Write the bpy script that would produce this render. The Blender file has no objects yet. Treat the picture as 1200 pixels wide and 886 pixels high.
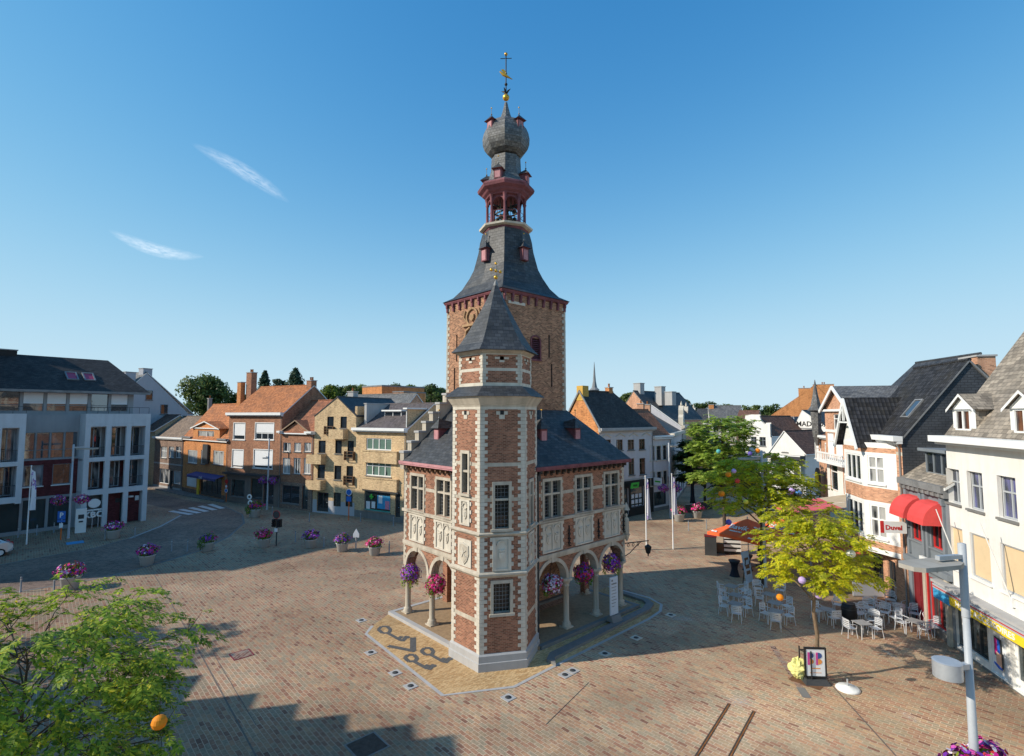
import bpy, bmesh, math, random
from mathutils import Vector, Matrix
C = bpy.context; D = bpy.data; scn = C.scene; COL = scn.collection
PI = math.pi; R_ = math.radians
random.seed(7)
# ------------------------------------------------------------------ camera geometry
H = 11.5; F = 613.0; PITCH = math.atan(43/613)
CP, SP = math.cos(PITCH), math.sin(PITCH)
def ray(px, py):
    r = px-600; u = 443-py
    return Vector((r, F*CP-u*SP, F*SP+u*CP))
def G(px, py, z=0.0):            # the point of the photo's pixel on the level z
    d = ray(px, py); t = (z-H)/d.z
    return Vector((d.x*t, d.y*t, z))
def zat(py, dist):               # height seen at row py at a distance
    d = ray(600, py); return H+dist*d.z/d.y
def xat(px, dist, z=None):
    f = dist*CP+((z if z is not None else H)-H)*SP
    return (px-600)/F*f
# ------------------------------------------------------------------ objects
def props(o, label=None, cat=None, group=None, kind=None):
    if label: o['label'] = label
    if cat: o['category'] = cat
    if group: o['group'] = group
    if kind: o['kind'] = kind
    return o
def thing(name, label, cat, loc=(0,0,0), rotz=0.0, group=None):
    o = D.objects.new(name, None); COL.objects.link(o)
    o.empty_display_size = .3
    o.location = loc; o.rotation_euler = (0,0,rotz)
    return props(o, label, cat, group)
def copy_tree(o, parent=None):
    c = o.copy(); COL.objects.link(c)
    if parent: c.parent = parent
    for ch in o.children: copy_tree(ch, c)
    return c
class MB:
    G=None
    def __init__(s): s.v=[]; s.f=[]; s.m=[]; s.s=[]; s.M=None
    def pts(s, P):
        b=len(s.v)
        for p in P:
            p=Vector(p)
            if len(p)==2: p=p.to_3d()
            if s.M is not None: p=s.M@p
            s.v.append(MB.G@p if MB.G is not None else p)
        return b
    def poly(s, P, mat=0, smooth=False):
        b=s.pts(P); s.f.append(tuple(range(b,b+len(P)))); s.m.append(mat); s.s.append(smooth)
    def faces(s, P, Fs, mat=0, smooth=False):
        b=s.pts(P)
        for f in Fs:
            s.f.append(tuple(b+i for i in f)); s.m.append(mat); s.s.append(smooth)
    def box(s, x0,x1,y0,y1,z0,z1, mat=0):
        P=[(x0,y0,z0),(x1,y0,z0),(x1,y1,z0),(x0,y1,z0),(x0,y0,z1),(x1,y0,z1),(x1,y1,z1),(x0,y1,z1)]
        s.faces(P,[(0,3,2,1),(4,5,6,7),(0,1,5,4),(1,2,6,5),(2,3,7,6),(3,0,4,7)],mat)
    def prism(s, P2, z0, z1, mat=0, top=None):
        n=len(P2); P=[(p[0],p[1],z0) for p in P2]+[(p[0],p[1],z1) for p in (top or P2)]
        s.faces(P,[tuple(reversed(range(n))),tuple(range(n,2*n))]+[(i,(i+1)%n,n+(i+1)%n,n+i) for i in range(n)],mat)
    def vprism(s, P2, y0, y1, mat=0):   # polygon in (x,z) extruded along y
        n=len(P2); P=[(p[0],y0,p[1]) for p in P2]+[(p[0],y1,p[1]) for p in P2]
        s.faces(P,[tuple(range(n)),tuple(reversed(range(n,2*n)))]+[(i,n+i,n+(i+1)%n,(i+1)%n) for i in range(n)],mat)
    def bar(s, p0, p1, w, h, mat=0):    # rectangular bar between two points
        p0=Vector(p0); p1=Vector(p1); d=(p1-p0).normalized()
        up=Vector((0,0,1)) if abs(d.z)<.95 else Vector((0,1,0))
        a=d.cross(up).normalized(); b=a.cross(d).normalized()
        P=[p+a*w/2*i+b*h/2*j for p in (p0,p1) for i,j in ((-1,-1),(1,-1),(1,1),(-1,1))]
        s.faces(P,[(3,2,1,0),(4,5,6,7),(0,1,5,4),(1,2,6,5),(2,3,7,6),(3,0,4,7)],mat)
    def tube(s, P, r, n=8, mat=0, cap=True, smooth=True):
        P=[Vector(p) for p in P]; k=len(P)
        rs = r if isinstance(r,(list,tuple)) else [r]*k
        b=len(s.v); pts=[]; a=None
        for i,p in enumerate(P):
            d=(P[min(i+1,k-1)]-P[max(i-1,0)])
            d = d.normalized() if d.length>1e-6 else Vector((0,0,1))
            if a is None:
                a=d.cross(Vector((0,0,1)) if abs(d.z)<.9 else Vector((1,0,0))).normalized()
            else:
                a=(a-d*a.dot(d)).normalized()
            e=d.cross(a)
            pts+= [p+(a*math.cos(2*PI*j/n)+e*math.sin(2*PI*j/n))*rs[i] for j in range(n)]
        b=s.pts(pts)
        for i in range(k-1):
            for j in range(n):
                s.f.append((b+i*n+j,b+i*n+(j+1)%n,b+(i+1)*n+(j+1)%n,b+(i+1)*n+j)); s.m.append(mat); s.s.append(smooth)
        if cap:
            b=s.capring(b,k,n,mat)
    def capring(s,b,k,n,mat):
        for o,rev in ((b,True),(b+(k-1)*n,False)):
            c=len(s.v); s.v.extend(Vector(v) for v in s.v[o:o+n]); r=range(n)
            s.f.append(tuple(c+j for j in (reversed(r) if rev else r))); s.m.append(mat); s.s.append(False)
    def lathe(s, prof, n=16, c=(0,0), rot=0.0, mat=0, smooth=True, cap=True):
        P=[(c[0]+r*math.cos(rot+2*PI*j/n), c[1]+r*math.sin(rot+2*PI*j/n), z) for r,z in prof for j in range(n)]
        b=s.pts(P); k=len(prof)
        for i in range(k-1):
            for j in range(n):
                s.f.append((b+i*n+j,b+i*n+(j+1)%n,b+(i+1)*n+(j+1)%n,b+(i+1)*n+j)); s.m.append(mat); s.s.append(smooth)
        if cap:
            s.capring(b,k,n,mat)
    def sphere(s, c, r, mat=0, n=12, k=8, sz=1.0):
        prof=[(r*math.sin(PI*i/k)+1e-4, c[2]-sz*r*math.cos(PI*i/k)) for i in range(k+1)]
        s.lathe(prof,n,(c[0],c[1]),0,mat)
    def build(s, name, mats, parent=None, loc=None, rot=None):
        me=D.meshes.new(name); me.from_pydata([tuple(v) for v in s.v],[],s.f)
        if not isinstance(mats,(list,tuple)): mats=[mats]
        for m in mats: me.materials.append(m)
        me.polygons.foreach_set('material_index', s.m)
        me.polygons.foreach_set('use_smooth', s.s)
        uv=me.uv_layers.new(name='UVMap').data
        V=s.v
        for p in me.polygons:
            n=p.normal
            if abs(n.z)>.985 or n.length<.5:
                for li in p.loop_indices:
                    q=V[me.loops[li].vertex_index]; uv[li].uv=(q.x,q.y)
            else:
                t=Vector((-n.y,n.x,0)).normalized(); b=n.cross(t)
                for li in p.loop_indices:
                    q=V[me.loops[li].vertex_index]; uv[li].uv=(q.dot(t),q.dot(b))
        me.validate(); me.update()
        o=D.objects.new(name,me); COL.objects.link(o)
        if parent: o.parent=parent
        if loc: o.location=loc
        if rot: o.rotation_euler=rot
        return o
def frame(origin, xdir, ydir):   # local -> parent matrix with z up
    x=Vector(xdir).to_3d().normalized(); y=Vector(ydir).to_3d().normalized(); z=Vector((0,0,1))
    M=Matrix((x,y,z)).transposed().to_4x4(); M.translation=Vector(origin).to_3d() if len(origin)==2 else Vector(origin)
    return M
def wall(mb, x0,x1,z0,z1, holes=(), y=0.0, mat=0, reveal=.15, bands=(), rmat=None):
    xs={x0,x1}; zs={z0,z1}
    for h in holes:
        for a in (h[0],h[1]):
            if x0<a<x1: xs.add(a)
        for a in (h[2],h[3]):
            if z0<a<z1: zs.add(a)
    for b in bands:
        for a in b[:2]:
            if z0<a<z1: zs.add(a)
    xs=sorted(xs); zs=sorted(zs)
    for i in range(len(xs)-1):
        for j in range(len(zs)-1):
            cx=(xs[i]+xs[i+1])/2; cz=(zs[j]+zs[j+1])/2
            if any(h[0]<cx<h[1] and h[2]<cz<h[3] for h in holes): continue
            m=mat
            for b in bands:
                if b[0]<cz<b[1]: m=b[2]
            mb.poly([(xs[i],y,zs[j]),(xs[i+1],y,zs[j]),(xs[i+1],y,zs[j+1]),(xs[i],y,zs[j+1])],m)
    rm = mat if rmat is None else rmat
    for (a,b,c,d) in [h[:4] for h in holes]:
        e=y+reveal
        mb.poly([(a,y,c),(a,e,c),(a,e,d),(a,y,d)],rm); mb.poly([(b,y,c),(b,y,d),(b,e,d),(b,e,c)],rm)
        mb.poly([(a,y,c),(b,y,c),(b,e,c),(a,e,c)],rm); mb.poly([(a,y,d),(a,e,d),(b,e,d),(b,y,d)],rm)
# ------------------------------------------------------------------ materials
MATS={}
class NT:
    def __init__(s, name):
        s.mat=D.materials.new(name); s.mat.use_nodes=True; s.t=s.mat.node_tree; s.n=s.t.nodes
        s.b=s.n['Principled BSDF']; s.out=s.n['Material Output']
    def add(s, typ, **kw):
        n=s.n.new(typ)
        for k,v in kw.items():
            if k in n.inputs.keys(): n.inputs[k].default_value=v
            else: setattr(n,k,v)
        return n
    def L(s,a,b): s.t.links.new(a,b)
    def ramp(s, fac, stops, interp='LINEAR'):
        r=s.add('ShaderNodeValToRGB'); r.color_ramp.interpolation=interp
        e=r.color_ramp.elements
        while len(e)<len(stops): e.new(.5)
        for i,(p,c) in enumerate(stops): e[i].position=p; e[i].color=(*c,1)
        s.L(fac,r.inputs[0]); return r.outputs[0]
    def mix(s, a, b, fac, blend='MIX'):
        m=s.add('ShaderNodeMix',data_type='RGBA',blend_type=blend)
        for sock,v in ((m.inputs[6],a),(m.inputs[7],b),(m.inputs[0],fac)):
            if isinstance(v,(int,float)): sock.default_value=v
            elif isinstance(v,tuple): sock.default_value=(*v,1)
            else: s.L(v,sock)
        return m.outputs[2]
    def math(s, op, a, b=0.0):
        m=s.add('ShaderNodeMath',operation=op)
        for sock,v in ((m.inputs[0],a),(m.inputs[1],b)):
            if isinstance(v,(int,float)): sock.default_value=v
            else: s.L(v,sock)
        return m.outputs[0]
    def uv(s, rot=0.0, scale=(1,1,1), loc=(0,0,0)):
        t=s.add('ShaderNodeTexCoord'); m=s.add('ShaderNodeMapping')
        m.inputs['Rotation'].default_value=(0,0,rot); m.inputs['Scale'].default_value=scale; m.inputs['Location'].default_value=loc
        s.L(t.outputs['UV'],m.inputs[0]); return m.outputs[0]
    def obj(s, scale=(1,1,1)):
        t=s.add('ShaderNodeTexCoord'); m=s.add('ShaderNodeMapping'); m.inputs['Scale'].default_value=scale
        s.L(t.outputs['Object'],m.inputs[0]); return m.outputs[0]
    def noise(s, vec, scale, detail=4.0, rough=.6):
        n=s.add('ShaderNodeTexNoise'); n.inputs['Scale'].default_value=scale; n.inputs['Detail'].default_value=detail; n.inputs['Roughness'].default_value=rough
        s.L(vec,n.inputs['Vector']); return n.outputs['Fac']
    def brick(s, vec, w, h, mort, c1=(0,0,0), c2=(1,1,1), cm=(.5,.5,.5), offset=.5, smooth=.1, bias=0.0):
        n=s.add('ShaderNodeTexBrick'); n.offset=offset
        i=n.inputs; i['Scale'].default_value=1; i['Brick Width'].default_value=w; i['Row Height'].default_value=h; i['Mortar Size'].default_value=mort
        i['Mortar Smooth'].default_value=smooth; i['Bias'].default_value=bias
        i['Color1'].default_value=(*c1,1); i['Color2'].default_value=(*c2,1); i['Mortar'].default_value=(*cm,1)
        s.L(vec,i['Vector']); return n
    def bump(s, h, strength=.3, dist=.02):
        b=s.add('ShaderNodeBump'); b.inputs['Strength'].default_value=strength; b.inputs['Distance'].default_value=dist
        s.L(h,b.inputs['Height']); s.L(b.outputs[0],s.b.inputs['Normal'])
    def fin(s, col, rough=.8, spec=.3, metal=0.0):
        if isinstance(col,tuple): s.b.inputs['Base Color'].default_value=(*col,1)
        else: s.L(col,s.b.inputs['Base Color'])
        if isinstance(rough,(int,float)): s.b.inputs['Roughness'].default_value=rough
        else: s.L(rough,s.b.inputs['Roughness'])
        s.b.inputs['Specular IOR Level'].default_value=spec; s.b.inputs['Metallic'].default_value=metal
        MATS[s.mat.name]=s.mat
        return s.mat
def sc(c,k): return tuple(min(1,x*k) for x in c)
def plain(name, c, rough=.7, var=.18, scale=1.5, spec=.3, metal=0.0, bump=0.0):
    t=NT(name); v=t.obj(); n=t.noise(v,scale,5,.65); n2=t.noise(v,scale*9,3)
    f=t.math('ADD',t.math('MULTIPLY',n,.7),t.math('MULTIPLY',n2,.3))
    col=t.ramp(f,[(.3,sc(c,1-var*1.4)),(.5,c),(.72,sc(c,1+var))])
    if bump: t.bump(n2,bump,.02)
    return t.fin(col,rough,spec,metal)
def weathered(name, c, dirt, rough=.85, amount=.5, scale=.8, streak=True, bump=.15):
    # masonry / render with soft dirt, darker streaks running down
    t=NT(name); v=t.uv(); vs=t.uv(scale=(2.2,.22,1)); n=t.noise(v,scale,6,.65); s=t.noise(vs,1.3,5,.6); g=t.noise(v,14,3)
    f=t.math('MULTIPLY',t.ramp(t.math('ADD',t.math('MULTIPLY',n,.5),t.math('MULTIPLY',s,.5)),[(.42,(0,0,0)),(.68,(1,1,1))]),amount)
    col=t.mix(c,dirt,f); col=t.mix(col,sc(c,.8),t.math('MULTIPLY',g,.35))
    t.bump(g,bump,.02)
    return t.fin(col,rough,.25)
def brickmat(name, c, mortar, w=.22, h=.075, mort=.012, spread=.35, rough=.85, stain=.35, hue=.0):
    t=NT(name); v=t.uv(); b=t.brick(v,w,h,mort)
    dark=sc(c,1-spread); lite=(min(1,c[0]*(1+spread)),min(1,c[1]*(1+spread*1.25)),min(1,c[2]*(1+spread*1.2)))
    col=t.ramp(b.outputs['Color'],[(0,sc(c,.55)),(.14,dark),(.5,c),(.85,lite),(1,(lite[0]*1.1,lite[1]*1.2,lite[2]*1.2))])
    col=t.mix(col,mortar,b.outputs['Fac'])
    n=t.noise(v,.55,6,.65); st=t.uv(scale=(1.6,.2,1)); n3=t.noise(st,1.1,4)
    f=t.ramp(t.math('ADD',t.math('MULTIPLY',n,.55),t.math('MULTIPLY',n3,.45)),[(.3,(1-stain,)*3),(.52,(1,1,1)),(.75,(1+stain*.5,1+stain*.5,1+stain*.5))])
    col=t.mix(col,f,1.0,'MULTIPLY')
    t.bump(t.math('SUBTRACT',1.0,b.outputs['Fac']),.35,.01)
    return t.fin(col,rough,.25)
def slatemat(name, c, w=.3, h=.2, spread=.35, lichen=None, rough=.55, lam=.35):
    t=NT(name); v=t.uv(); b=t.brick(v,w,h,.012)
    col=t.ramp(b.outputs['Color'],[(0,sc(c,1-spread)),(.5,c),(1,sc(c,1+spread))])
    col=t.mix(col,sc(c,.35),b.outputs['Fac'])
    n=t.noise(v,.6,6,.7); col=t.mix(col,t.ramp(n,[(.3,(.6,.6,.62)),(.7,(1.35,1.3,1.25))]),1.0,'MULTIPLY')
    if lichen:
        l=t.noise(v,2.2,7,.75); col=t.mix(col,lichen,t.math('MULTIPLY',t.ramp(l,[(.5,(0,0,0)),(.68,(1,1,1))]),lam))
    t.bump(t.math('SUBTRACT',1.0,b.outputs['Fac']),.4,.02)
    return t.fin(col,rough,.4)
def tilemat(name, c, spread=.3, dirt=(.08,.06,.05), w=.24, h=.3, dam=.45):
    t=NT(name); v=t.uv(); b=t.brick(v,w,h,.02,offset=0.0)
    col=t.ramp(b.outputs['Color'],[(0,sc(c,1-spread)),(.5,c),(1,sc(c,1+spread))])
    col=t.mix(col,sc(c,.35),b.outputs['Fac'])
    n=t.noise(v,.5,7,.72); col=t.mix(col,dirt,t.math('MULTIPLY',t.ramp(n,[(.46,(0,0,0)),(.7,(1,1,1))]),dam))
    wv=t.add('ShaderNodeTexWave',wave_type='BANDS',bands_direction='X'); wv.inputs['Scale'].default_value=2*PI/(w*20)*1.0
    t.L(v,wv.inputs['Vector'])
    t.bump(t.math('ADD',wv.outputs['Fac'],t.math('SUBTRACT',1.0,b.outputs['Fac'])),.5,.03)
    return t.fin(col,.8,.25)
def glassmat(name, dark=(.02,.025,.03), curtain=None, cover=.5, refl=1.9):
    # window pane seen from outside: dark room or curtain folds behind a reflecting sheet
    t=NT(name); v=t.uv(); oi=t.add('ShaderNodeObjectInfo')
    base=dark
    if curtain:
        fold=t.noise(t.uv(scale=(9,.25,1)),2.0,3); pick=t.noise(t.uv(scale=(1.1,.35,1)),.9,2)
        pk=t.ramp(t.math('ADD',pick,t.math('MULTIPLY',t.math('SUBTRACT',oi.outputs['Random'],.5),.35)),[(1-cover-.06,(0,0,0)),(1-cover+.06,(1,1,1))])
        base=t.mix(dark,t.mix(sc(curtain,.55),curtain,fold),pk)
    col=t.mix(base,sc(dark,.4),t.math('MULTIPLY',t.noise(v,1.2,3),.3))
    d=t.add('ShaderNodeBsdfDiffuse'); t.L(col,d.inputs[0])
    g=t.add('ShaderNodeBsdfGlossy'); g.inputs['Roughness'].default_value=.03; g.inputs[0].default_value=(.9,.95,1,1)
    bp=t.add('ShaderNodeBump'); bp.inputs['Strength'].default_value=.03; bp.inputs['Distance'].default_value=.05
    t.L(t.noise(v,1.1,2),bp.inputs['Height']); t.L(bp.outputs[0],g.inputs['Normal'])
    fr=t.add('ShaderNodeFresnel'); fr.inputs[0].default_value=refl
    m=t.add('ShaderNodeMixShader'); t.L(fr.outputs[0],m.inputs[0]); t.L(d.outputs[0],m.inputs[1]); t.L(g.outputs[0],m.inputs[2])
    t.L(m.outputs[0],t.out.inputs[0]); MATS[name]=t.mat
    return t.mat
def leafmat(name, stops, trans=.35, rough=.55):
    t=NT(name); g=t.add('ShaderNodeNewGeometry')
    col=t.ramp(g.outputs['Random Per Island'],stops)
    n=t.noise(t.obj(),.7,3); col=t.mix(col,t.ramp(n,[(.3,(.6,.65,.6)),(.7,(1.25,1.2,1.1))]),1.0,'MULTIPLY')
    t.L(col,t.b.inputs['Base Color']); t.b.inputs['Roughness'].default_value=rough; t.b.inputs['Specular IOR Level'].default_value=.3
    tr=t.add('ShaderNodeBsdfTranslucent'); t.L(col,tr.inputs[0])
    m=t.add('ShaderNodeMixShader'); m.inputs[0].default_value=trans
    t.L(t.b.outputs[0],m.inputs[1]); t.L(tr.outputs[0],m.inputs[2]); t.L(m.outputs[0],t.out.inputs[0])
    MATS[name]=t.mat; return t.mat
def petalmat(name, cols):
    t=NT(name); g=t.add('ShaderNodeNewGeometry'); n=len(cols)
    col=t.ramp(g.outputs['Random Per Island'],[(i/n,c) for i,c in enumerate(cols)],'CONSTANT')
    return t.fin(col,.6,.2)
# ------------------------------------------------------------------ palette
m_brick = brickmat('red_brick_old',(.285,.11,.066),(.35,.22,.15),spread=.36,w=.2,h=.07,mort=.012)
m_brick_tower = brickmat('tower_brick',(.34,.15,.085),(.38,.25,.16),spread=.45,w=.2,h=.075,mort=.013,stain=.45)
m_brick_house = brickmat('house_brick_brown',(.34,.145,.08),(.36,.22,.15),spread=.25,h=.07,mort=.009)
m_brick_orange = brickmat('house_brick_orange',(.6,.24,.085),(.55,.27,.13),spread=.15,h=.07,mort=.008)
m_brick_terra = brickmat('brick_terracotta',(.58,.29,.175),(.58,.38,.26),spread=.14,h=.07,mort=.008)
m_brick_yellow = brickmat('brick_yellow',(.62,.43,.24),(.56,.42,.27),spread=.13,h=.07,mort=.008)
m_brick_dark = brickmat('brick_dark',(.17,.09,.065),(.25,.19,.16))
m_brick_grey = brickmat('brick_grey_brown',(.25,.15,.11),(.3,.23,.19))
m_brick_white = brickmat('brick_white_painted',(.74,.72,.68),(.66,.64,.6),spread=.06,stain=.15)
m_brick_modern = brickmat('brick_maroon',(.13,.03,.035),(.11,.035,.035),spread=.25)
m_stone = weathered('limestone',(.58,.51,.41),(.2,.17,.13),amount=.75)
m_stone_w = weathered('white_stone',(.68,.62,.52),(.26,.22,.17),amount=.6)
m_stone_g = weathered('grey_bluestone',(.22,.215,.205),(.09,.09,.09),amount=.6)
m_slate = slatemat('dark_slate',(.052,.055,.06),lichen=(.16,.15,.12),lam=.2)
m_slate_l = slatemat('weathered_slate',(.15,.15,.15),lichen=(.3,.27,.2),w=.22,h=.16)
m_slate_grey = slatemat('grey_fibre_slates',(.27,.235,.19),lichen=(.5,.45,.36),w=.3,h=.22,rough=.85)
m_slate_br = slatemat('brown_black_slates',(.05,.045,.044),lichen=(.1,.085,.07),lam=.2,rough=.8)
m_tile = tilemat('clay_tiles_orange',(.5,.19,.075))
m_tile_old = tilemat('clay_tiles_weathered',(.38,.15,.08),dam=.7)
m_tile_brown = tilemat('brown_tiles',(.2,.1,.07))
m_tile_grey = tilemat('grey_brown_tiles',(.26,.19,.14),dirt=(.1,.08,.07))
m_tile_dark = tilemat('dark_glazed_tiles',(.03,.031,.036),dirt=(.16,.13,.06),dam=.12,spread=.5)
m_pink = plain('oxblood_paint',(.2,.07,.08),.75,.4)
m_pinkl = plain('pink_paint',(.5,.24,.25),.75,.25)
m_gold = plain('gilding',(.75,.42,.06),.35,.2,metal=.6)
m_iron = plain('black_iron',(.02,.02,.022),.5,.3)
m_leadgrey = plain('lead_sheet',(.22,.22,.22),.5,.3)
m_white = plain('white_paint',(.8,.8,.78),.55,.06)
m_render_w = weathered('white_render',(.82,.8,.76),(.5,.46,.4),amount=.42)
m_render_g = weathered('grey_blue_render',(.46,.47,.5),(.3,.3,.32),amount=.3)
m_render_pale = weathered('pale_stucco',(.62,.6,.62),(.38,.36,.36),amount=.35)
m_conc = weathered('pale_concrete',(.6,.63,.66),(.33,.35,.37),amount=.45)
m_concg = weathered('grey_concrete',(.33,.34,.35),(.2,.2,.21),amount=.4)
m_plinth = weathered('plinth_stone',(.45,.44,.43),(.26,.25,.24))
m_charcoal = plain('charcoal_paint',(.05,.052,.055),.55,.2)
m_black = plain('black_paint',(.015,.015,.017),.45,.3)
m_greyp = plain('blue_grey_paint',(.2,.225,.25),.6,.12)
m_dkred = plain('dark_red_paint',(.2,.02,.025),.5,.15)
m_red = plain('signal_red',(.55,.03,.03),.55,.12)
m_alu = plain('brushed_aluminium',(.74,.75,.77),.42,.06,metal=.35)
m_galv = plain('galvanised_steel',(.5,.52,.54),.45,.12,metal=.5)
m_greylamp = plain('lamp_grey_paint',(.42,.44,.46),.45,.08)
m_wood = plain('brown_wood',(.16,.09,.05),.6,.3,scale=4)
m_woodl = plain('weathered_wood',(.3,.22,.15),.8,.3,scale=4)
m_bark = plain('bark',(.2,.14,.09),.9,.4,scale=5,bump=.5)
m_barkd = plain('dark_bark',(.07,.055,.045),.9,.4,scale=5,bump=.5)
m_beige = plain('beige_blind',(.68,.52,.32),.8,.05)
m_blind = plain('white_roller_blind',(.78,.78,.78),.7,.05)
m_green = plain('green_sign',(.06,.5,.06),.5,.08)
m_yellow = plain('yellow_sign',(.85,.6,.03),.5,.08)
m_blue = plain('blue_sign',(.02,.14,.5),.45,.1)
m_cyan = plain('blue_poster',(.05,.33,.6),.5,.25,scale=5)
m_orange = plain('orange_paint',(.75,.16,.02),.5,.1)
m_parasol = plain('orange_red_canvas',(.9,.14,.04),.75,.08)
m_awnred = plain('red_canvas',(.68,.075,.07),.75,.12)
m_navy = plain('navy_cloth',(.02,.022,.035),.8,.3)
m_tyre = plain('tyre_rubber',(.015,.015,.015),.85,.2)
m_silver = plain('silver_car_paint',(.5,.52,.55),.25,.05,spec=.6,metal=.5)
m_lamp = plain('tail_lamp_red',(.5,.02,.02),.2,.1)
m_pot = weathered('planter_concrete',(.46,.46,.45),(.25,.25,.24),amount=.55)
m_paper = plain('poster_paper',(.78,.8,.82),.6,.05)
g_dark = glassmat('glass_dark')
g_curt = glassmat('glass_curtain',curtain=(.62,.62,.6),cover=.6)
g_half = glassmat('glass_half_curtain',curtain=(.45,.46,.48),cover=.42)
g_green = glassmat('glass_green_curtain',dark=(.03,.04,.04),curtain=(.2,.32,.26),cover=.6)
g_brown = glassmat('glass_brown_room',dark=(.035,.02,.015),curtain=(.3,.13,.08),cover=.45)
g_blue = glassmat('glass_blue_curtain',dark=(.03,.035,.05),curtain=(.16,.16,.42),cover=.45)
g_shop = glassmat('shop_glass',dark=(.035,.045,.045),curtain=(.2,.22,.2),cover=.3)
g_lead = glassmat('leaded_glass',dark=(.012,.013,.015),curtain=(.05,.04,.03),cover=.3,refl=1.5)
g_shiny = glassmat('reflecting_glass',dark=(.05,.055,.06),curtain=(.2,.2,.2),cover=.3,refl=2.6)
# ------------------------------------------------------------------ lettering
def text(parent, s, size, loc, rot, m, name='lettering', bold=.0, wx=1.0, extr=.006, align='CENTER', label=None):
    cu=D.curves.new(name,'FONT'); cu.body=s; cu.size=size; cu.align_x=align; cu.align_y='CENTER'; cu.extrude=extr; cu.offset=bold
    cu.resolution_u=2
    tmp=D.objects.new('tmp',cu); COL.objects.link(tmp); C.view_layer.update()
    me=D.meshes.new_from_object(tmp.evaluated_get(C.evaluated_depsgraph_get()))
    D.objects.remove(tmp); D.curves.remove(cu)
    me.name=name; me.materials.clear(); me.materials.append(m)
    o=D.objects.new(name,me); COL.objects.link(o); o.parent=parent
    o.location=loc; o.rotation_euler=rot; o.scale=(wx,1,1)
    if label: o['label']=label
    return o
FRONT=(PI/2,0,0)
# ------------------------------------------------------------------ the belfry with its arcaded hall
ROT=math.atan2(.676,.737); O=Vector((-.88,25.15,0))
dR=Vector((math.cos(ROT),math.sin(ROT),0)); dL=Vector((-dR.y,dR.x,0))
B=thing('belfry','tall brick belfry with onion dome rising from an arcaded hall amid the square','belfry',O,ROT)
def BW(x,y,z=0): return O+dR*x+dL*y+Vector((0,0,z))
XR,YL=10.4,8.0          # hall ends
ZS,ZL,ZM,ZE=2.78,4.2,6.0,8.65
T0,T1=3.12,8.36
def arcface(mb, centers, Rr, x0, x1, zs, zt, y0, thick, mat=0, smat=1, ring=.19):
    N=14; y1=y0+thick
    edges=[x0]+[c+s*Rr for c in centers for s in (-1,1)]+[x1]
    for i in range(0,len(edges),2):
        a,b=edges[i],edges[i+1]
        if b-a>1e-3:
            mb.poly([(a,y0,zs),(b,y0,zs),(b,y0,zt),(a,y0,zt)],mat); mb.poly([(a,y1,zs),(a,y1,zt),(b,y1,zt),(b,y1,zs)],mat)
            mb.poly([(a,y0,zs),(a,y1,zs),(b,y1,zs),(b,y0,zs)],smat)
    for c in centers:
        for k in range(N):
            a0,a1=PI-PI*k/N,PI-PI*(k+1)/N
            p=[(c+Rr*math.cos(a),zs+Rr*math.sin(a)) for a in (a0,a1)]
            q=[(c+(Rr+ring)*math.cos(a),zs+(Rr+ring)*math.sin(a)) for a in (a0,a1)]
            for y in (y0,y1): mb.poly([(p[0][0],y,p[0][1]),(p[1][0],y,p[1][1]),(p[1][0],y,zt),(p[0][0],y,zt)],mat)
            mb.poly([(p[0][0],y0-.05,p[0][1]),(p[1][0],y0-.05,p[1][1]),(p[1][0],y1,p[1][1]),(p[0][0],y1,p[0][1])],smat)
            mb.poly([(p[0][0],y0-.05,p[0][1]),(q[0][0],y0-.05,q[0][1]),(q[1][0],y0-.05,q[1][1]),(p[1][0],y0-.05,p[1][1])],smat)
            mb.poly([(q[0][0],y0-.05,q[0][1]),(q[0][0],y0,q[0][1]),(q[1][0],y0,q[1][1]),(q[1][0],y0-.05,q[1][1])],smat)
        mb.vprism([(c-.11,zs+Rr-.02),(c+.11,zs+Rr-.02),(c+.14,zs+Rr+ring+.06),(c-.14,zs+Rr+ring+.06)],y0-.09,y0+.02,smat)
def quoins(mb, x, z0, z1, y, mat, side=1, both=False, h=.17, wl=.3, ws=.17):
    z=z0;i=0
    while z<z1-.03:
        w=wl if i%2 else ws; zz=min(z+h-.012,z1)
        a,b=(x-w,x+w) if both else ((x,x+w) if side>0 else (x-w,x))
        mb.box(a,b,y-.022-.004*(i%3),y+.05,z,zz,mat); z+=h;i+=1
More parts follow.
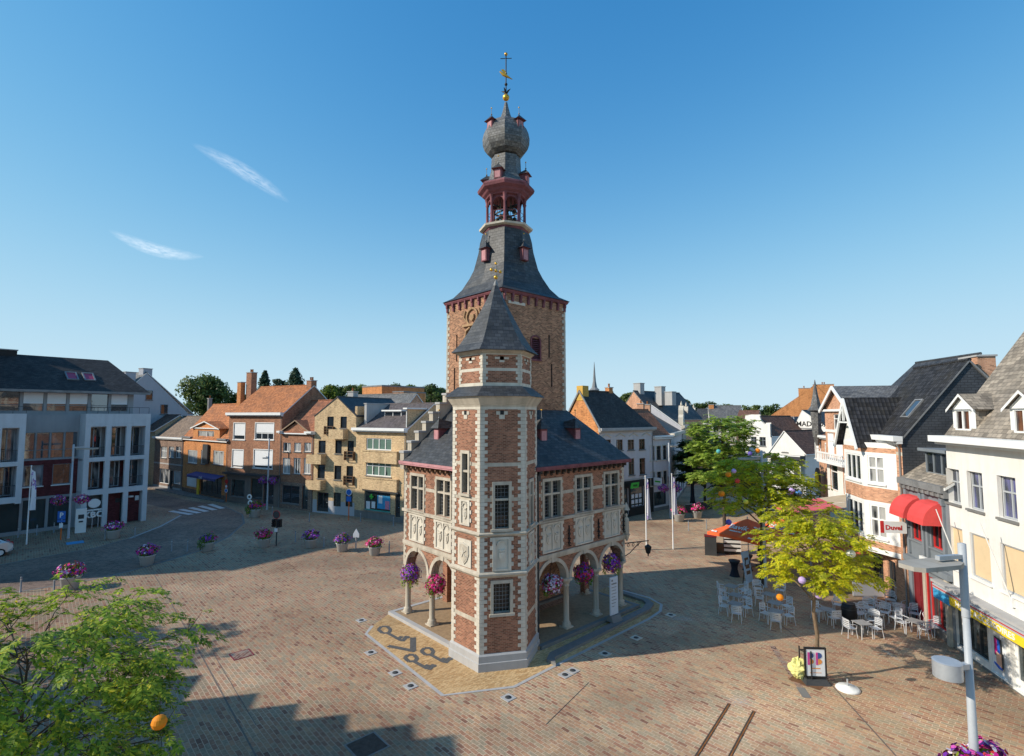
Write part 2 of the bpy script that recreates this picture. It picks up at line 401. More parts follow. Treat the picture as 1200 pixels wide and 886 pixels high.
def mullion_window(parent, M, x0,x1,z0,z1, y=.1, glass=None, cols=2, transom=.64, lead=True, sill=True):
    cx=(x0+x1)/2
    m=MB(); m.M=M
    t=.13
    m.box(x0-t,x0,y-.16,y+.1,z0-.02,z1+.15,0); m.box(x1,x1+t,y-.16,y+.1,z0-.02,z1+.15,0)
    m.box(x0,x1,y-.16,y+.1,z1,z1+.15,0)
    for k in range(1,cols):
        xm=x0+(x1-x0)*k/cols; m.box(xm-.06,xm+.06,y-.1,y+.1,z0,z1,0)
    if transom: m.box(x0,x1,y-.097,y+.1,z0+(z1-z0)*transom-.05,z0+(z1-z0)*transom+.05,0)
    i=0; z=z0
    while z<z1:
        w=.1 if i%2 else .0
        if w:
            m.box(x0-t-w,x0-t,y-.13,y+.0,z,z+.17,0); m.box(x1+t,x1+t+w,y-.13,y+.0,z,z+.17,0)
        z+=.19;i+=1
    w=m.build('window',m_stone,parent)
    p=MB(); p.M=M; p.poly([(x0,y+.12,z0),(x1,y+.12,z0),(x1,y+.12,z1),(x0,y+.12,z1)]); p.build('pane',glass or g_lead,w)
    g=MB(); g.M=M
    n=max(3,int((x1-x0)/.14))
    for k in range(1,n): g.box(x0+(x1-x0)*k/n-.008,x0+(x1-x0)*k/n+.008,y+.095,y+.11,z0,z1)
    k=z0+.16
    while k<z1: g.box(x0,x1,y+.09,y+.106,k-.008,k+.008); k+=.18
    g.build('leading',m_leadgrey,w)
    if sill:
        s=MB(); s.M=M; s.box(x0-.2,x1+.2,y-.22,y-.02,z0-.14,z0-.025); s.build('sill',m_stone,w)
    return w
def relief_panel(parent, M, x0,x1,z0,z1, y=0.0, n=2, kind='arms'):
    m=MB(); m.M=M
    m.box(x0-.14,x0,y-.07,y+.03,z0,z1); m.box(x1,x1+.14,y-.07,y+.03,z0,z1); m.box(x0,x1,y-.067,y+.03,z1-.1,z1); m.box(x0,x1,y-.08,y+.03,z0,z0+.08)
    i=0; z=z0
    while z<z1-.1:
        if i%2:
            m.box(x0-.25,x0-.14,y-.05,y+.03,z,z+.17); m.box(x1+.14,x1+.25,y-.05,y+.03,z,z+.17)
        z+=.19;i+=1
    m.poly([(x0,y-.008,z0),(x1,y-.008,z0),(x1,y-.008,z1),(x0,y-.008,z1)])
    w=(x1-x0)/n
    for k in range(n):
        a=x0+k*w; c=a+w/2
        if k: m.box(a-.045,a+.045,y-.066,y+.0,z0+.08,z1-.1)
        r=w*.4-.02; zt=z1-.16-r
        for q in range(8):   # pointed tracery head
            t0,t1=PI*q/8,PI*(q+1)/8
            m.bar((c+r*math.cos(t0),y-.045,zt+r*math.sin(t0)),(c+r*math.cos(t1),y-.045,zt+r*math.sin(t1)),.035,.05)
        zc=z0+(z1-z0)*.42
        P=[(c-.15,zc+.2),(c+.15,zc+.2),(c+.15,zc-.02),(c+.08,zc-.16),(c,zc-.22),(c-.08,zc-.16),(c-.15,zc-.02)]
        m.vprism(P,y-.06,y+.0)
        m.vprism([(c-.1,zc+.23),(c+.1,zc+.23),(c+.16,zc+.33),(c,zc+.28),(c-.16,zc+.33)],y-.075,y+.0)
        m.vprism([(c-.05,zc-.1),(c+.05,zc-.1),(c+.07,zc+.14),(c-.07,zc+.14)],y-.085,y-.04)
    return m.build('relief_panel',m_stone_w,parent)
# --- frames: right face of hall (x along +X), left face (x along -Y so that left is the far end)
MR=Matrix.Identity(4)
ML=frame((0,YL,0),(0,-1,0),(1,0,0))        # x 0..8 from far end to near corner, y inward = +X
lx=lambda Y: YL-Y
bays=(4.05,6.6,9.15)
for side,M,cs,x0,x1 in (('r',MR,bays,2.5,XR),('l',ML,[lx(c) for c in (6.6,4.05)],0.0,YL-2.5)):
    m=MB(); m.M=M
    arcface(m,cs,1.08,x0,x1,ZS,ZL,0,.45)
    hs=[(c-.62,c+.62,ZM+.14,ZM+2.02) for c in cs]
    wall(m,x0,x1,ZL,ZE,hs,0,0,.3,bands=[(7.26,7.44,1)],rmat=1)
    m.poly([(x0,.45,ZL),(x0,.45,ZE),(x1,.45,ZE),(x1,.45,ZL)],0)
    m.build('hall_wall',[m_brick,m_stone],B)
    s=MB(); s.M=M
    s.box(x0,x1+(.1 if side=='r' else 0),-.1,.02,ZL-.1,ZL+.1); s.box(x0-(.0 if side=='r' else .1),x1,-.12,.02,ZM-.08,ZM+.08); s.box(x0,x1,-.06,.02,ZL-.18,ZL-.1)
    far=x1 if side=='r' else x0
    quoins(s,far,ZS+.1,ZE-.2,0,0,-1 if side=='r' else 1)
    s.build('string_course',m_stone,B)
    for c in cs:
        mullion_window(B,M,c-.62,c+.62,ZM+.14,ZM+2.02)
        relief_panel(B,M,c-.62,c+.62,ZL+.17,ZM-.12)
    n=int((x1-x0)/.46)
    for i in range(n+1):
        k=MB(); k.M=M; xx=x0+.1+(x1-x0-.2)*i/n
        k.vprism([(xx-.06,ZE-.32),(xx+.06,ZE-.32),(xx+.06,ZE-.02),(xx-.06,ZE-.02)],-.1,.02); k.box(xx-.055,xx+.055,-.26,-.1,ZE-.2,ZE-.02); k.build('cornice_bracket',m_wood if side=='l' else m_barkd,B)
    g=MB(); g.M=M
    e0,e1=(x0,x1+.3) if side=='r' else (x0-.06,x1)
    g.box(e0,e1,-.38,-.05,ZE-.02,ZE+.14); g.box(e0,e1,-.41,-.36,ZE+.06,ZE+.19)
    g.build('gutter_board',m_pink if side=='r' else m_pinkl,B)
# --- end walls
ME=frame((XR,0,0),(0,1,0),(-1,0,0))
m=MB(); m.M=ME; arcface(m,[1.62],1.12,0,T0+.0,ZS,ZL,0,.45); wall(m,0,T0,ZL,ZE,[],0); m.poly([(0,.45,ZL),(0,.45,ZE),(T0,.45,ZE),(T0,.45,ZL)])
m.box(T0-.36,T0,0,.45,0,ZS)
m.build('hall_end_wall',[m_brick,m_stone],B)
MF=frame((0,YL,0),(1,0,0),(0,-1,0))
m=MB(); m.M=frame((T0,YL,0),(-1,0,0),(0,-1,0)); arcface(m,[1.5],1.12,0,T0,ZS,ZL,0,.45); wall(m,0,T0,ZL,ZE,[],0)
m.box(0,.36,0,.45,0,ZS)
m.build('hall_end_wall',[m_brick,m_stone],B)
m=MB()   # stepped gable over the far end of the left wing
n=7
for i in range(n):
    xa=-.3+(T0+.35)*i/n; xb=-.3+(T0+.35)*(i+1)/n; zt=ZE+.75+3.45*i/(n-1)
    m.box(xa,xb+.002,YL-.34,YL+.06,ZE-.3,zt-.12,0); m.box(xa-.05,xb+.03,YL-.4,YL+.12,zt-.12,zt,1)
m.build('stepped_gable',[m_stone,m_plinth],B)
# --- hall floor, plinth step and inner benches
m=MB()
m.prism([(2.3,-.5),(XR+.5,-.5),(XR+.5,T0),(2.3,T0)],0,.16); m.prism([(-.5,2.3),(2.295,2.3),(2.295,T0-.01),(T0,T0+.02),(T0,YL+.45),(-.5,YL+.45)],0,.157)
m.build('arcade_floor',plain('arcade_floor_brick',(.34,.235,.14),.85,.25,5),B)
m=MB()
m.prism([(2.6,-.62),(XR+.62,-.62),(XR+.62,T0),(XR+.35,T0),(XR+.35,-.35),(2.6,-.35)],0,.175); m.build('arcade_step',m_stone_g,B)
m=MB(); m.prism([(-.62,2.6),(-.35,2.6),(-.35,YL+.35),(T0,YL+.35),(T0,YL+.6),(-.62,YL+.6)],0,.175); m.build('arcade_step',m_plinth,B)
m=MB(); m.box(2.9,T1-.4,T0-.42,T0-.003,.5,.62,0); m.box(2.9,T1-.4,T0-.34,T0-.003,.16,.5,1); m.build('stone_bench',[m_stone_g,m_brick_dark],B)
m=MB(); m.box(2.6,T0,T0-.3,T0+.25,.16,ZE,0); m.box(T0-.3,T0+.2,2.4,T0,.16,ZE,0); m.box(T0,T1,T0,T0+.2,.16,ZE,0); m.box(T0,T0+.2,T0+.2,T1-.4,.16,ZE,0)
m.build('inner_wall',m_brick,B)
m=MB(); m.prism([(1.,.4),(XR-.02,.4),(XR-.02,T0),(1,T0)],ZL+.1,ZL+.2); m.prism([(.4,1),(T0,1),(T0,YL-.3),(.4,YL-.3)],ZL+.103,ZL+.197); m.build('vault',m_plinth,B)
# --- columns
def column(x,y,r=.16,name='column'):
    m=MB(); m.box(x-.27,x+.27,y-.27,y+.27,.0,.22)
    m.lathe([(.26,.22),(.27,.28),(.22,.34),(.24,.4),(r+.02,.46),(r,.5),(r*.93,2.3),(r+.02,2.32),(r+.04,2.36),(r,2.4),(r+.03,2.48),(.25,2.64)],16,(x,y))
    m.lathe([(.35,2.64),(.36,2.78)],8,(x,y),PI/8,smooth=False)
    return m.build(name,m_stone,B)
for x in (5.33,7.87,10.2): column(x,.2)
for y in (5.33,7.8): column(.2,y)
column(10.2,T0-.2)
for (x,y,w) in ((2.72,.2,.25),(.2,2.72,.25)):
    m=MB(); m.box(x-.22,x+.22,y-.22,y+.22,.16,ZS); m.build('pier',m_stone,B)
# --- lean-to roofs of the two wings
zt=11.95
m=MB(); ov=.4; tp=T0+.02
m.poly([(-ov,-ov,ZE+.16),(XR+.3,-ov,ZE+.16),(T1+.1,tp,zt),(tp,tp,zt)]); m.poly([(-ov,-ov,ZE+.1),(tp,tp,zt-.08),(T1+.1,tp,zt-.08),(XR+.3,-ov,ZE+.1)])
m.poly([(XR+.3,-ov,ZE+.16),(XR+.3,T1+.3,ZE+.16),(T1+.1,T1+.3,zt),(T1+.1,tp,zt)]); m.box(tp-.1,T1+.05,tp-.08,tp+.02,zt-.06,zt+.06,1)
m.build('hall_roof',[m_slate,m_leadgrey],B)
m=MB()
m.poly([(-ov,-ov,ZE+.16),(tp,tp,zt),(tp,YL-.3,zt),(-ov,YL-.3,ZE+.16)]); m.poly([(-ov,-ov,ZE+.1),(-ov,YL-.3,ZE+.1),(tp,YL-.3,zt-.08),(tp,tp,zt-.08)])
m.box(tp-.1,tp+.02,T0,YL-.3,zt-.06,zt+.06,1)
m.build('hall_roof',[m_slate,m_leadgrey],B)
def small_dormer(M, y, z, w=.5, h=.62, d=1.2, spire=.55, name='dormer', fin=True, parent=None):
    # y depth of its front from the facade line of frame M, x=0 at its middle
    m=MB(); m.M=M
    m.box(-w/2,w/2,y,y+d,z,z+h,0)
    m.box(-w*.36,w*.36,y-.02,y+.02,z+.06,z+h*.86,1)
    o=w*.5+.14
    m.poly([(-o,y-.16,z+h),(o,y-.16,z+h),(0,y+.18,z+h+spire)],2); m.poly([(-o,y-.16,z+h),(0,y+.18,z+h+spire),(0,y+d,z+h+spire*.6),(-o,y+d,z+h)],2); m.poly([(o,y-.16,z+h),(o,y+d,z+h),(0,y+d,z+h+spire*.6),(0,y+.18,z+h+spire)],2)
    m.poly([(-o,y-.16,z+h),(-o,y+d,z+h),(o,y+d,z+h),(o,y-.16,z+h)],0)
    ob=m.build(name,[m_pink,m_pinkl,m_slate],parent or B)
    if fin:
        f=MB(); f.M=M; f.tube([(0,y+.18,z+h+spire-.05),(0,y+.18,z+h+spire+.55)],.018,6); f.sphere((0,y+.18,z+h+spire+.05),.06,0,8,6); f.sphere((0,y+.18,z+h+spire+.5),.05,1,8,6); f.build('finial',[m_leadgrey,m_gold],ob)
    return ob
slope=(zt-ZE-.16)/(tp+ov)
for xc in (4.55,7.4):
    small_dormer(frame((xc,0,0),(1,0,0),(0,1,0)),1.05,ZE+.1+slope*1.4,.52,.72,1.3)
for yc in (6.35,4.0):
    small_dormer(frame((0,yc,0),(0,-1,0),(1,0,0)),1.05,ZE+.1+slope*1.4,.52,.72,1.3)
# --- hexagonal stair turret on the near corner
TX,TY,TR=.85,.85,2.12
def hexa(Rr): return [(TX+Rr*math.cos(R_(a)),TY+Rr*math.sin(R_(a))) for a in (-150,-90,-30,30,90,150)]
hx=hexa(TR)
def facet(i,Rr=TR):
    P=hexa(Rr); a=Vector(P[i]).to_3d(); b=Vector(P[(i+1)%6]).to_3d(); u=(b-a).normalized()
    return frame(a,u,(-u.y,u.x,0)),(b-a).length
facets={}
for i in range(6):
    M,L=facet(i); m=MB(); m.M=M; holes=[]
    c=L*.48
    if i==0: holes=[(c-.39,c+.39,2.5,3.8),(c-.33,c+.33,ZM+.28,ZM+2.25)]
    if i==5: holes=[(c-.22,c+.22,7.8,9.65)]
    if i==1: holes=[(c-.24,c+.24,ZM+.28,ZM+2.25)]
    bands=[(7.5,7.66,1),(9.1,9.27,1)]
    if i!=0: bands.append((2.05,2.25,1))
    wall(m,0,L,0,11.95,holes,0,0,.28,bands,rmat=1)
    s=m
    for z0,z1 in ((.74,ZL-.12),(ZL+.14,ZM-.1),(ZM+.12,11.8)):
        quoins(s,0,z0,z1,0,2,1,wl=.34,ws=.2); quoins(s,L,z0,z1,0,2,-1,wl=.34,ws=.2)
    s.box(.0,L,-.024,.05,11.75,11.95,2)
    # putlog ornament under the cornice
    s.box(c-.27,c+.27,-.03,.05,11.5,11.66,2); s.box(c-.13,c+.13,-.033,.05,11.3,11.5,2)
    m.build('turret_wall',[m_brick,m_stone,m_stone_w],B)
    if i in (5,0,1):
        q=MB(); q.M=M; q.box(c-.09,c+.09,-.045,-.034,11.5,11.7); q.build('putlog_hole',m_black,B)
for i in range(6):   # stepped plinth, strings and cornice as hexagonal rings
    pass
def hexring(name,prof,mat):
    m=MB(); m.lathe([(r,z) for r,z in prof],6,(TX,TY),R_(-30),smooth=False); return m.build(name,mat,B)
hexring('turret_plinth',[(TR+.14,0),(TR+.14,.36),(TR+.1,.38),(TR+.1,.66),(TR+.02,.74)],m_plinth)
hexring('turret_string',[(TR,ZL-.14),(TR+.13,ZL-.02),(TR+.13,ZL+.06),(TR,ZL+.15)],m_stone)
hexring('turret_string',[(TR,ZM-.1),(TR+.12,ZM+.0),(TR+.12,ZM+.06),(TR,ZM+.12)],m_stone)
hexring('turret_cornice',[(TR,11.8),(TR+.06,11.95),(TR+.1,12.0),(TR+.14,12.06),(TR+.3,12.28),(TR+.34,12.36)],m_stone)
hexring('turret_skirt_roof',[(TR+.45,12.36),(TR+.2,12.56),(1.9,12.86)],m_slate)
for i in range(6):
    M,L=facet(i,1.84); m=MB(); m.M=M
    c=L/2
    wall(m,0,L,12.8,14.45,[(c-.09,c+.09,14.1,14.28)] if i in (5,0,1) else [],0,0,.2,[(12.8,13.02,1),(13.58,13.72,1),(14.36,14.45,1)],rmat=2)
    for z0,z1 in ((13.02,13.58),(13.72,14.36)):
        quoins(m,0,z0,z1,0,1,1,h=.14,wl=.24,ws=.15); quoins(m,L,z0,z1,0,1,-1,h=.14,wl=.24,ws=.15)
    m.box(c-.34,c-.11,-.03,.05,14.14,14.24,1); m.box(c+.11,c+.34,-.03,.05,14.14,14.24,1); m.box(c-.12,c+.12,-.03,.05,13.99,14.09,1)
    m.build('turret_wall',[m_brick,m_stone_w,m_black],B)
zt2=zat(328,25.4)
hexring('turret_cornice',[(1.84,14.4),(1.98,14.5),(2.06,14.58)],m_stone)
sp=hexring('turret_spire',[(2.26,14.56),(1.86,14.95),(1.42,15.6),(.8,16.7),(.28,17.72),(.09,zt2)],m_slate)
m=MB(); m.lathe([(.1,zt2-.12),(.13,zt2),(.05,zt2+.2)],8,(TX,TY),mat=0); m.tube([(TX,TY,zt2),(TX,TY,zt2+1.1)],.025,6,0); m.sphere((TX,TY,zt2+.38),.11,1,10,8)
for z,l in ((zt2+.72,.3),): 
    m.bar((TX-l,TY,z),(TX+l,TY,z),.04,.04,0)
    for a in (-l,0,l): m.sphere((TX+a,TY,z),.085,1,8,6)
m.sphere((TX,TY,zt2+1.1),.07,1,8,6)
m.build('finial',[m_leadgrey,m_gold],sp)
# turret openings
M,L=facet(0); c=L*.48
mullion_window(B,M,c-.39,c+.39,2.5,3.8,cols=1,transom=0)
mullion_window(B,M,c-.33,c+.33,ZM+.28,ZM+2.25,cols=1,transom=.66)
relief_panel(B,M,c-.3,c+.3,ZL+.17,ZM-.12,n=1)
M,L=facet(5); c=L*.48
mullion_window(B,M,c-.22,c+.22,7.8,9.65,cols=1,transom=.55)
relief_panel(B,M,c-.24,c+.24,ZM+.3,7.5,n=1)
m=MB(); m.M=M; m.box(c-.5,c+.5,-.05,.02,ZL+.2,ZM-.35,0)
P=[(c-.34,5.45),(c-.1,5.52),(c+.34,5.4),(c+.36,5.0),(c+.22,4.7),(c,4.5),(c-.24,4.72),(c-.36,5.05)]
m.vprism(P,-.1,-.04,0); m.vprism([(c+(x-c)*.85,5+(z-5)*.85) for x,z in P],-.115,-.09,1)
for a in range(5): m.bar((c,-.125,5.05),(c+.24*math.cos(a*1.257+.5),-.125,5.05+.24*math.sin(a*1.257+.5)),.05,.03,0)
m.build('coat_of_arms',[m_stone_w,m_stone],B)
M,L=facet(1); c=L*.48
mullion_window(B,M,c-.24,c+.24,ZM+.28,ZM+2.25,cols=1,transom=.66)
relief_panel(B,M,c-.26,c+.26,ZL+.17,ZM-.12,n=1)
# drainpipes beside the turret
for (x,y,xb,yb) in ((2.9,-.1,2.9,-.35),(-.1,3.08,-.35,3.08)):
    m=MB(); m.tube([(xb,yb,ZE+.02),(x,y,ZE-.35),(x,y,.05)],.055,8); m.box(x-.11,x+.11,y-.11,y+.11,ZE-.55,ZE-.25); m.build('drainpipe',m_charcoal,B)
# iron wall anchors between the panels on the right
for xc in (2.95,5.33,7.87,10.25):
    m=MB(); m.M=MR; 
    m.bar((xc,-.06,4.5),(xc,-.06,5.55),.05,.05)
    for z,r in ((4.62,.1),(4.85,.13),(5.1,.1),(5.3,.07)):
        m.vprism([(xc-r,z),(xc,z-.08),(xc+r,z),(xc,z+.08)],-.1,-.04)
    m.bar((xc,-.2,4.5),(xc,-.02,4.45),.04,.04)
    m.build('wall_anchor',m_iron,B)
# statue on the far right corner and iron lantern bracket
m=MB(); cx,cy=XR+.1,-.1
m.lathe([(.05,ZL-.3),(.17,ZL+.02),(.2,ZL+.12)],8,(cx,cy)); m.lathe([(.14,ZL+.14),(.17,ZL+.3),(.15,ZL+.8),(.17,ZL+1.02),(.07,ZL+1.12),(.06,ZL+1.16),(.09,ZL+1.25),(.02,ZL+1.36)],10,(cx,cy)); m.lathe([(.22,ZL+1.55),(.16,ZL+1.7),(.02,ZL+2.0)],6,(cx,cy))
m.build('corner_statue',m_stone,B)
m=MB()
a=Vector((XR+.05,0,3.75)); d=Vector((1.0,-.35,0)).normalized()
m.bar(a,a+d*1.75,.05,.05); m.tube([a+Vector((0,0,-.75)),a+d*.35+Vector((0,0,-.6)),a+d*.8+Vector((0,0,-.25)),a+d*1.2],.025,6)
for k in range(3): m.tube([a+d*(.25+.35*k)+Vector((.1*math.cos(t),0,-.14-.1*math.sin(t)+.0)) for t in [j*PI/4 for j in range(9)]],.018,5)
e=a+d*1.7
m.tube([e,e-Vector((0,0,.22))],.02,5); m.lathe([(.05,e.z-.22),(.2,e.z-.34),(.21,e.z-.38),(.13,e.z-.74),(.05,e.z-.8),(.02,e.z-.95)],6,(e.x,e.y),smooth=False)
m.build('lantern_bracket',m_iron,B)
# --- the tower (its own measure: drawn at 1:0.947, base sunk to the ground)
KT=.947
MB.G=Matrix.Translation((-1.41,-1.6,.61))@Matrix.Scale(KT,4)
T0,T1=4.8,10.47; TC=(T0+T1)/2
fr=[(frame((T0,T0,0),(1,0,0),(0,1,0)),'R'),(frame((T0,T1,0),(0,-1,0),(1,0,0)),'L'),(frame((T1,T0,0),(0,1,0),(-1,0,0)),'B'),(frame((T1,T1,0),(-1,0,0),(0,-1,0)),'K')]
TW=T1-T0; ZT=zat(335.5,31)-.3
m=MB(); s=MB()
slits=[]
for M,n in fr:
    m.M=M; s.M=M
    holes=[(TW*.5-.42,TW*.5+.42,15.0,16.35)] if n in 'R' else []
    if n=='L': holes=[(TW*.5-.42,TW*.5+.42,15.0,16.35)]
    sl=[(TW*.72,15.2,16.7),(TW*.76,13.3,14.8),(TW*.36,13.4,14.9)] if n=='R' else [(TW*.2,15.0,16.8),(TW*.16,12.2,14.6)] if n=='L' else []
    holes+= [(x-.07,x+.07,a,b) for x,a,b in sl]
    wall(m,0,TW,-.94,ZT,holes,0,0,.3,rmat=1)
    quoins(s,0,9,ZT-.05,0,0,1,h=.21,wl=.33,ws=.16); quoins(s,TW,9,ZT-.05,0,0,-1,h=.21,wl=.33,ws=.16)
    for (x,a,b) in sl: m.poly([(x-.07,.25,a),(x+.07,.25,a),(x+.07,.25,b),(x-.07,.25,b)],2)
m.build('tower_wall',[m_brick_tower,m_brick_dark,m_black],B); s.build('tower_quoins',m_stone,B)
for M,n in fr[:2]:
    c=TW*.5
    w=MB(); w.M=M
    for sgn in (-1,1): w.box(c+sgn*.42-.05,c+sgn*.42+.05,-.05,.1,15.0,16.25)
    N=8
    for k in range(N):
        a0,a1=PI-PI*k/N,PI-PI*(k+1)/N
        w.bar((c+.42*math.cos(a0),.02,16.2+.3*math.sin(a0)),(c+.42*math.cos(a1),.02,16.2+.3*math.sin(a1)),.14,.1)
    w.box(c-.5,c+.5,-.08,.1,14.9,15.0)
    wo=w.build('louvred_window',m_pink,B)
    l=MB(); l.M=M
    for k in range(11):
        z=15.05+k*.125; ww=.4 if z<16.2 else .3
        l.poly([(c-ww,.02,z),(c+ww,.02,z),(c+ww,.14,z+.1),(c-ww,.14,z+.1)])
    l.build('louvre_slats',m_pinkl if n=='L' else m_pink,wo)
# gilded heraldic relief high on the left face
M=fr[1][0]; m=MB(); m.M=M; c=TW*.5; zc=ZT-1.5
for k in range(20):
    a=2*PI*k/20; m.bar((c+.55*math.cos(a),-.06,zc+.35+.55*math.sin(a)),(c+.55*math.cos(a+.33),-.06,zc+.35+.55*math.sin(a+.33)),.1,.12)
m.box(c-.95,c+.95,-.14,.02,zc-.22,zc-.08)
for sgn in (-1,1):
    m.tube([(c+sgn*.2,-.06,zc-.3),(c+sgn*.6,-.07,zc-.5),(c+sgn*.7,-.07,zc-.9),(c+sgn*.3,-.07,zc-1.1),(c+sgn*.15,-.06,zc-.8)],.07,6)
    m.tube([(c+sgn*.6,-.06,zc+.1),(c+sgn*.85,-.08,zc+.4),(c+sgn*.7,-.08,zc+.8)],.06,6)
P=[(c-.2,zc+.5),(c+.2,zc+.5),(c+.2,zc+.25),(c,zc+.05),(c-.2,zc+.25)]; m.vprism(P,-.12,.0)
m.build('heraldic_relief',plain('relief_stone',(.38,.24,.13),.85,.35),B)
m=MB(); M=fr[0][0]; m.M=M; m.box(.5,1.9,-.03,.02,ZT-.62,ZT-.45); m.build('plaque',m_stone_w,B)
# eaves brackets and pink cornice
for M,n in fr:
    for i in range(9):
        k=MB(); k.M=M; xx=.12+(TW-.24)*i/8
        k.vprism([(xx-.07,ZT-.5),(xx+.07,ZT-.5),(xx+.07,ZT+.05),(xx-.07,ZT+.05)],-.12,.02); k.box(xx-.065,xx+.065,-.17,-.12,ZT-.22,ZT+.02); k.build('cornice_bracket',m_pink,B)
hw=TW/2
m=MB(); s2=math.sqrt(2)
m.lathe([(s2*(hw+.1),ZT+.0),(s2*(hw+.16),ZT+.1),(s2*(hw+.19),ZT+.22)],4,(TC,TC),PI/4,smooth=False); m.build('tower_cornice',m_pink,B)
Dt=35.0
zc=[zat(y,Dt) for y in (314,300,288,276,266)]
zle=zat(265.5,34.2)
# bell-cast roof: square at the eaves, octagonal at the top
def ringpts(r_face, r_corner, z):
    P=[]
    for k in range(8):
        a=k*PI/4+PI/4; r=r_corner if k%2==0 else r_face
        P.append((TC+r*math.cos(a),TC+r*math.sin(a),z))
    return P
e=hw+.23
ze0=ZT+.21
dz=ze0-zat(350,35.2)
prof=[(e,e*s2,ze0)]+[(rc*q_,rc,zat(y,35.0)+dz*k_) for rc,y,q_,k_ in ((3.6,344,.71,1),(3.0,335,.73,.9),(2.5,323,.77,.7),(2.2,314,.81,.5),(2.04,305,.85,.3),(1.88,295,.88,.2),(1.78,284,.9,.1))]+[(1.5,1.62,zle-.25)]
rings=[ringpts(*p) for p in prof]
m=MB()
for a,b in zip(rings[:-1],rings[1:]):
    for k in range(8): m.poly([a[k],a[(k+1)%8],b[(k+1)%8],b[k]],0)
m.poly(list(reversed(ringpts(e,e*s2,ze0-.02))),0)
m.build('tower_roof',m_slate,B)
def oct(name,prof,mat,parent=None,rot=PI/4,n=8):
    m=MB(); m.lathe(prof,n,(TC,TC),rot,smooth=False); return m.build(name,mat,parent or B)
def dirframe(ang): # local frame looking outward along local angle ang, origin on the tower axis
    o=Vector((math.cos(ang),math.sin(ang),0)); x=Vector((-o.y,o.x,0)); return frame((TC,TC,0),x,-o)
for ang in (-PI/2,PI,0,PI/2):
    small_dormer(dirframe(ang),-1.95,zat(305,33.6),.52,.85,.9,.5)
oct('lantern_base',[(1.5,zle-.3),(1.55,zle-.22),(1.55,zle-.05)],m_pink)
oct('lantern_ledge',[(1.6,zle-.08),(1.82,zle-.02),(1.86,zle+.1),(1.4,zle+.22)],m_stone_w)
zla=zle+.2; zlb=zat(230.5,34.4)
for k in range(8):
    a=k*PI/4+PI/4; x,y=TC+1.28*math.cos(a),TC+1.28*math.sin(a)
    m=MB(); m.lathe([(.15,zla),(.15,zla+.16),(.1,zla+.22),(.085,zlb-.5),(.14,zlb-.36),(.1,zlb-.3),(.14,zlb-.05),(.18,zlb+.05)],8,(x,y)); m.build('lantern_column',m_pink,B)
    a2=a+PI/8*1.0+PI/8*0; 
    # arch head and tracery between this column and the next
    b=a+PI/4; P0=Vector((TC+1.24*math.cos(a),TC+1.24*math.sin(a),0)); P1=Vector((TC+1.24*math.cos(b),TC+1.24*math.sin(b),0)); u=(P1-P0).normalized(); L=(P1-P0).length
    Mx=frame(P0,-u*-1,(-u.y,u.x,0)); q=MB(); q.M=Mx
    c=L/2; r=L/2-.09; zz=zlb-.12-r
    for kk in range(8):
        t0,t1=PI-PI*kk/8,PI-PI*(kk+1)/8
        pa=(c+r*math.cos(t0),zz+r*math.sin(t0)); pb=(c+r*math.cos(t1),zz+r*math.sin(t1))
        q.poly([(pa[0],0,pa[1]),(pb[0],0,pb[1]),(pb[0],0,zlb+.05),(pa[0],0,zlb+.05)])
    q.poly([(0,0,zz),(.09,0,zz),(.09,0,zlb+.05),(0,0,zlb+.05)]); q.poly([(L-.09,0,zz),(L,0,zz),(L,0,zlb+.05),(L-.09,0,zlb+.05)])
    for zr in (zla+.45,zla+.9): q.box(.1,L-.1,-.01,.01,zr-.015,zr+.015)
    q.build('lantern_arch',m_pink,B)
for (dx,dy,z,r) in ((.42,-.42,.35,.26),(-.42,.42,.3,.27),(-.45,-.45,.7,.22),(.4,.4,.35,.24),(-.45,-.45,.05,.28),(0,-.55,1.15,.2),(-.55,0,1.2,.18),(.5,-.35,1.1,.19),(0,0,.6,.36),(-.15,-.6,.4,.2),(-.6,-.15,.5,.2)):
    m=MB(); z0=zla+z; m.lathe([(r,z0),(r*.95,z0+r*.15),(r*.68,z0+r*.7),(r*.58,z0+r*1.25),(r*.3,z0+r*1.5),(.02,z0+r*1.55)],12,(TC+dx,TC+dy)); m.bar((TC+dx,TC+dy,z0+r*1.5),(TC+dx,TC+dy,zlb),.03,.03); m.build('bell',plain('bell_bronze',(.12,.1,.07),.4,.3,metal=.7) if 'bell_bronze' not in MATS else MATS['bell_bronze'],B)
m=MB(); m.lathe([(.1,zla),(.1,zlb)],6,(TC,TC)); 
for z in (zla+.7,zla+1.35): m.bar((TC-1.1,TC,z),(TC+1.1,TC,z),.08,.08); m.bar((TC,TC-1.1,z),(TC,TC+1.1,z),.08,.08)
m.build('bell_frame',m_black,B)
zco=zat(214,34)
oct('lantern_cornice',[(1.3,zlb),(1.42,zlb+.03),(1.45,zlb+.1),(1.62,zlb+.22),(1.7,zlb+.34),(1.92,zlb+.48),(1.98,zco-.14),(1.9,zco)],m_pink)
zn0=zat(194,34.3); zn=zat(180,34.3)
oct('neck_roof',[(1.88,zco),(1.45,zco+.28),(1.18,zco+.7),(1.04,zn0),(1.0,zn)],m_slate_l)
for ang in (R_(-62),R_(28),R_(118),R_(208)):
    small_dormer(dirframe(ang),-1.62,zco+.12,.5,.66,.7,.42)
zd=0
oct('onion_dome',[(r,zat(y,34.7)) for r,y in ((1.0,181),(1.3,177.5),(1.5,173),(1.62,167),(1.64,160),(1.56,153.5),(1.42,148),(1.2,143.5),(.9,140.5),(.55,138.3),(.4,135),(.26,128),(.14,120),(.1,116.5))],m_slate_l)
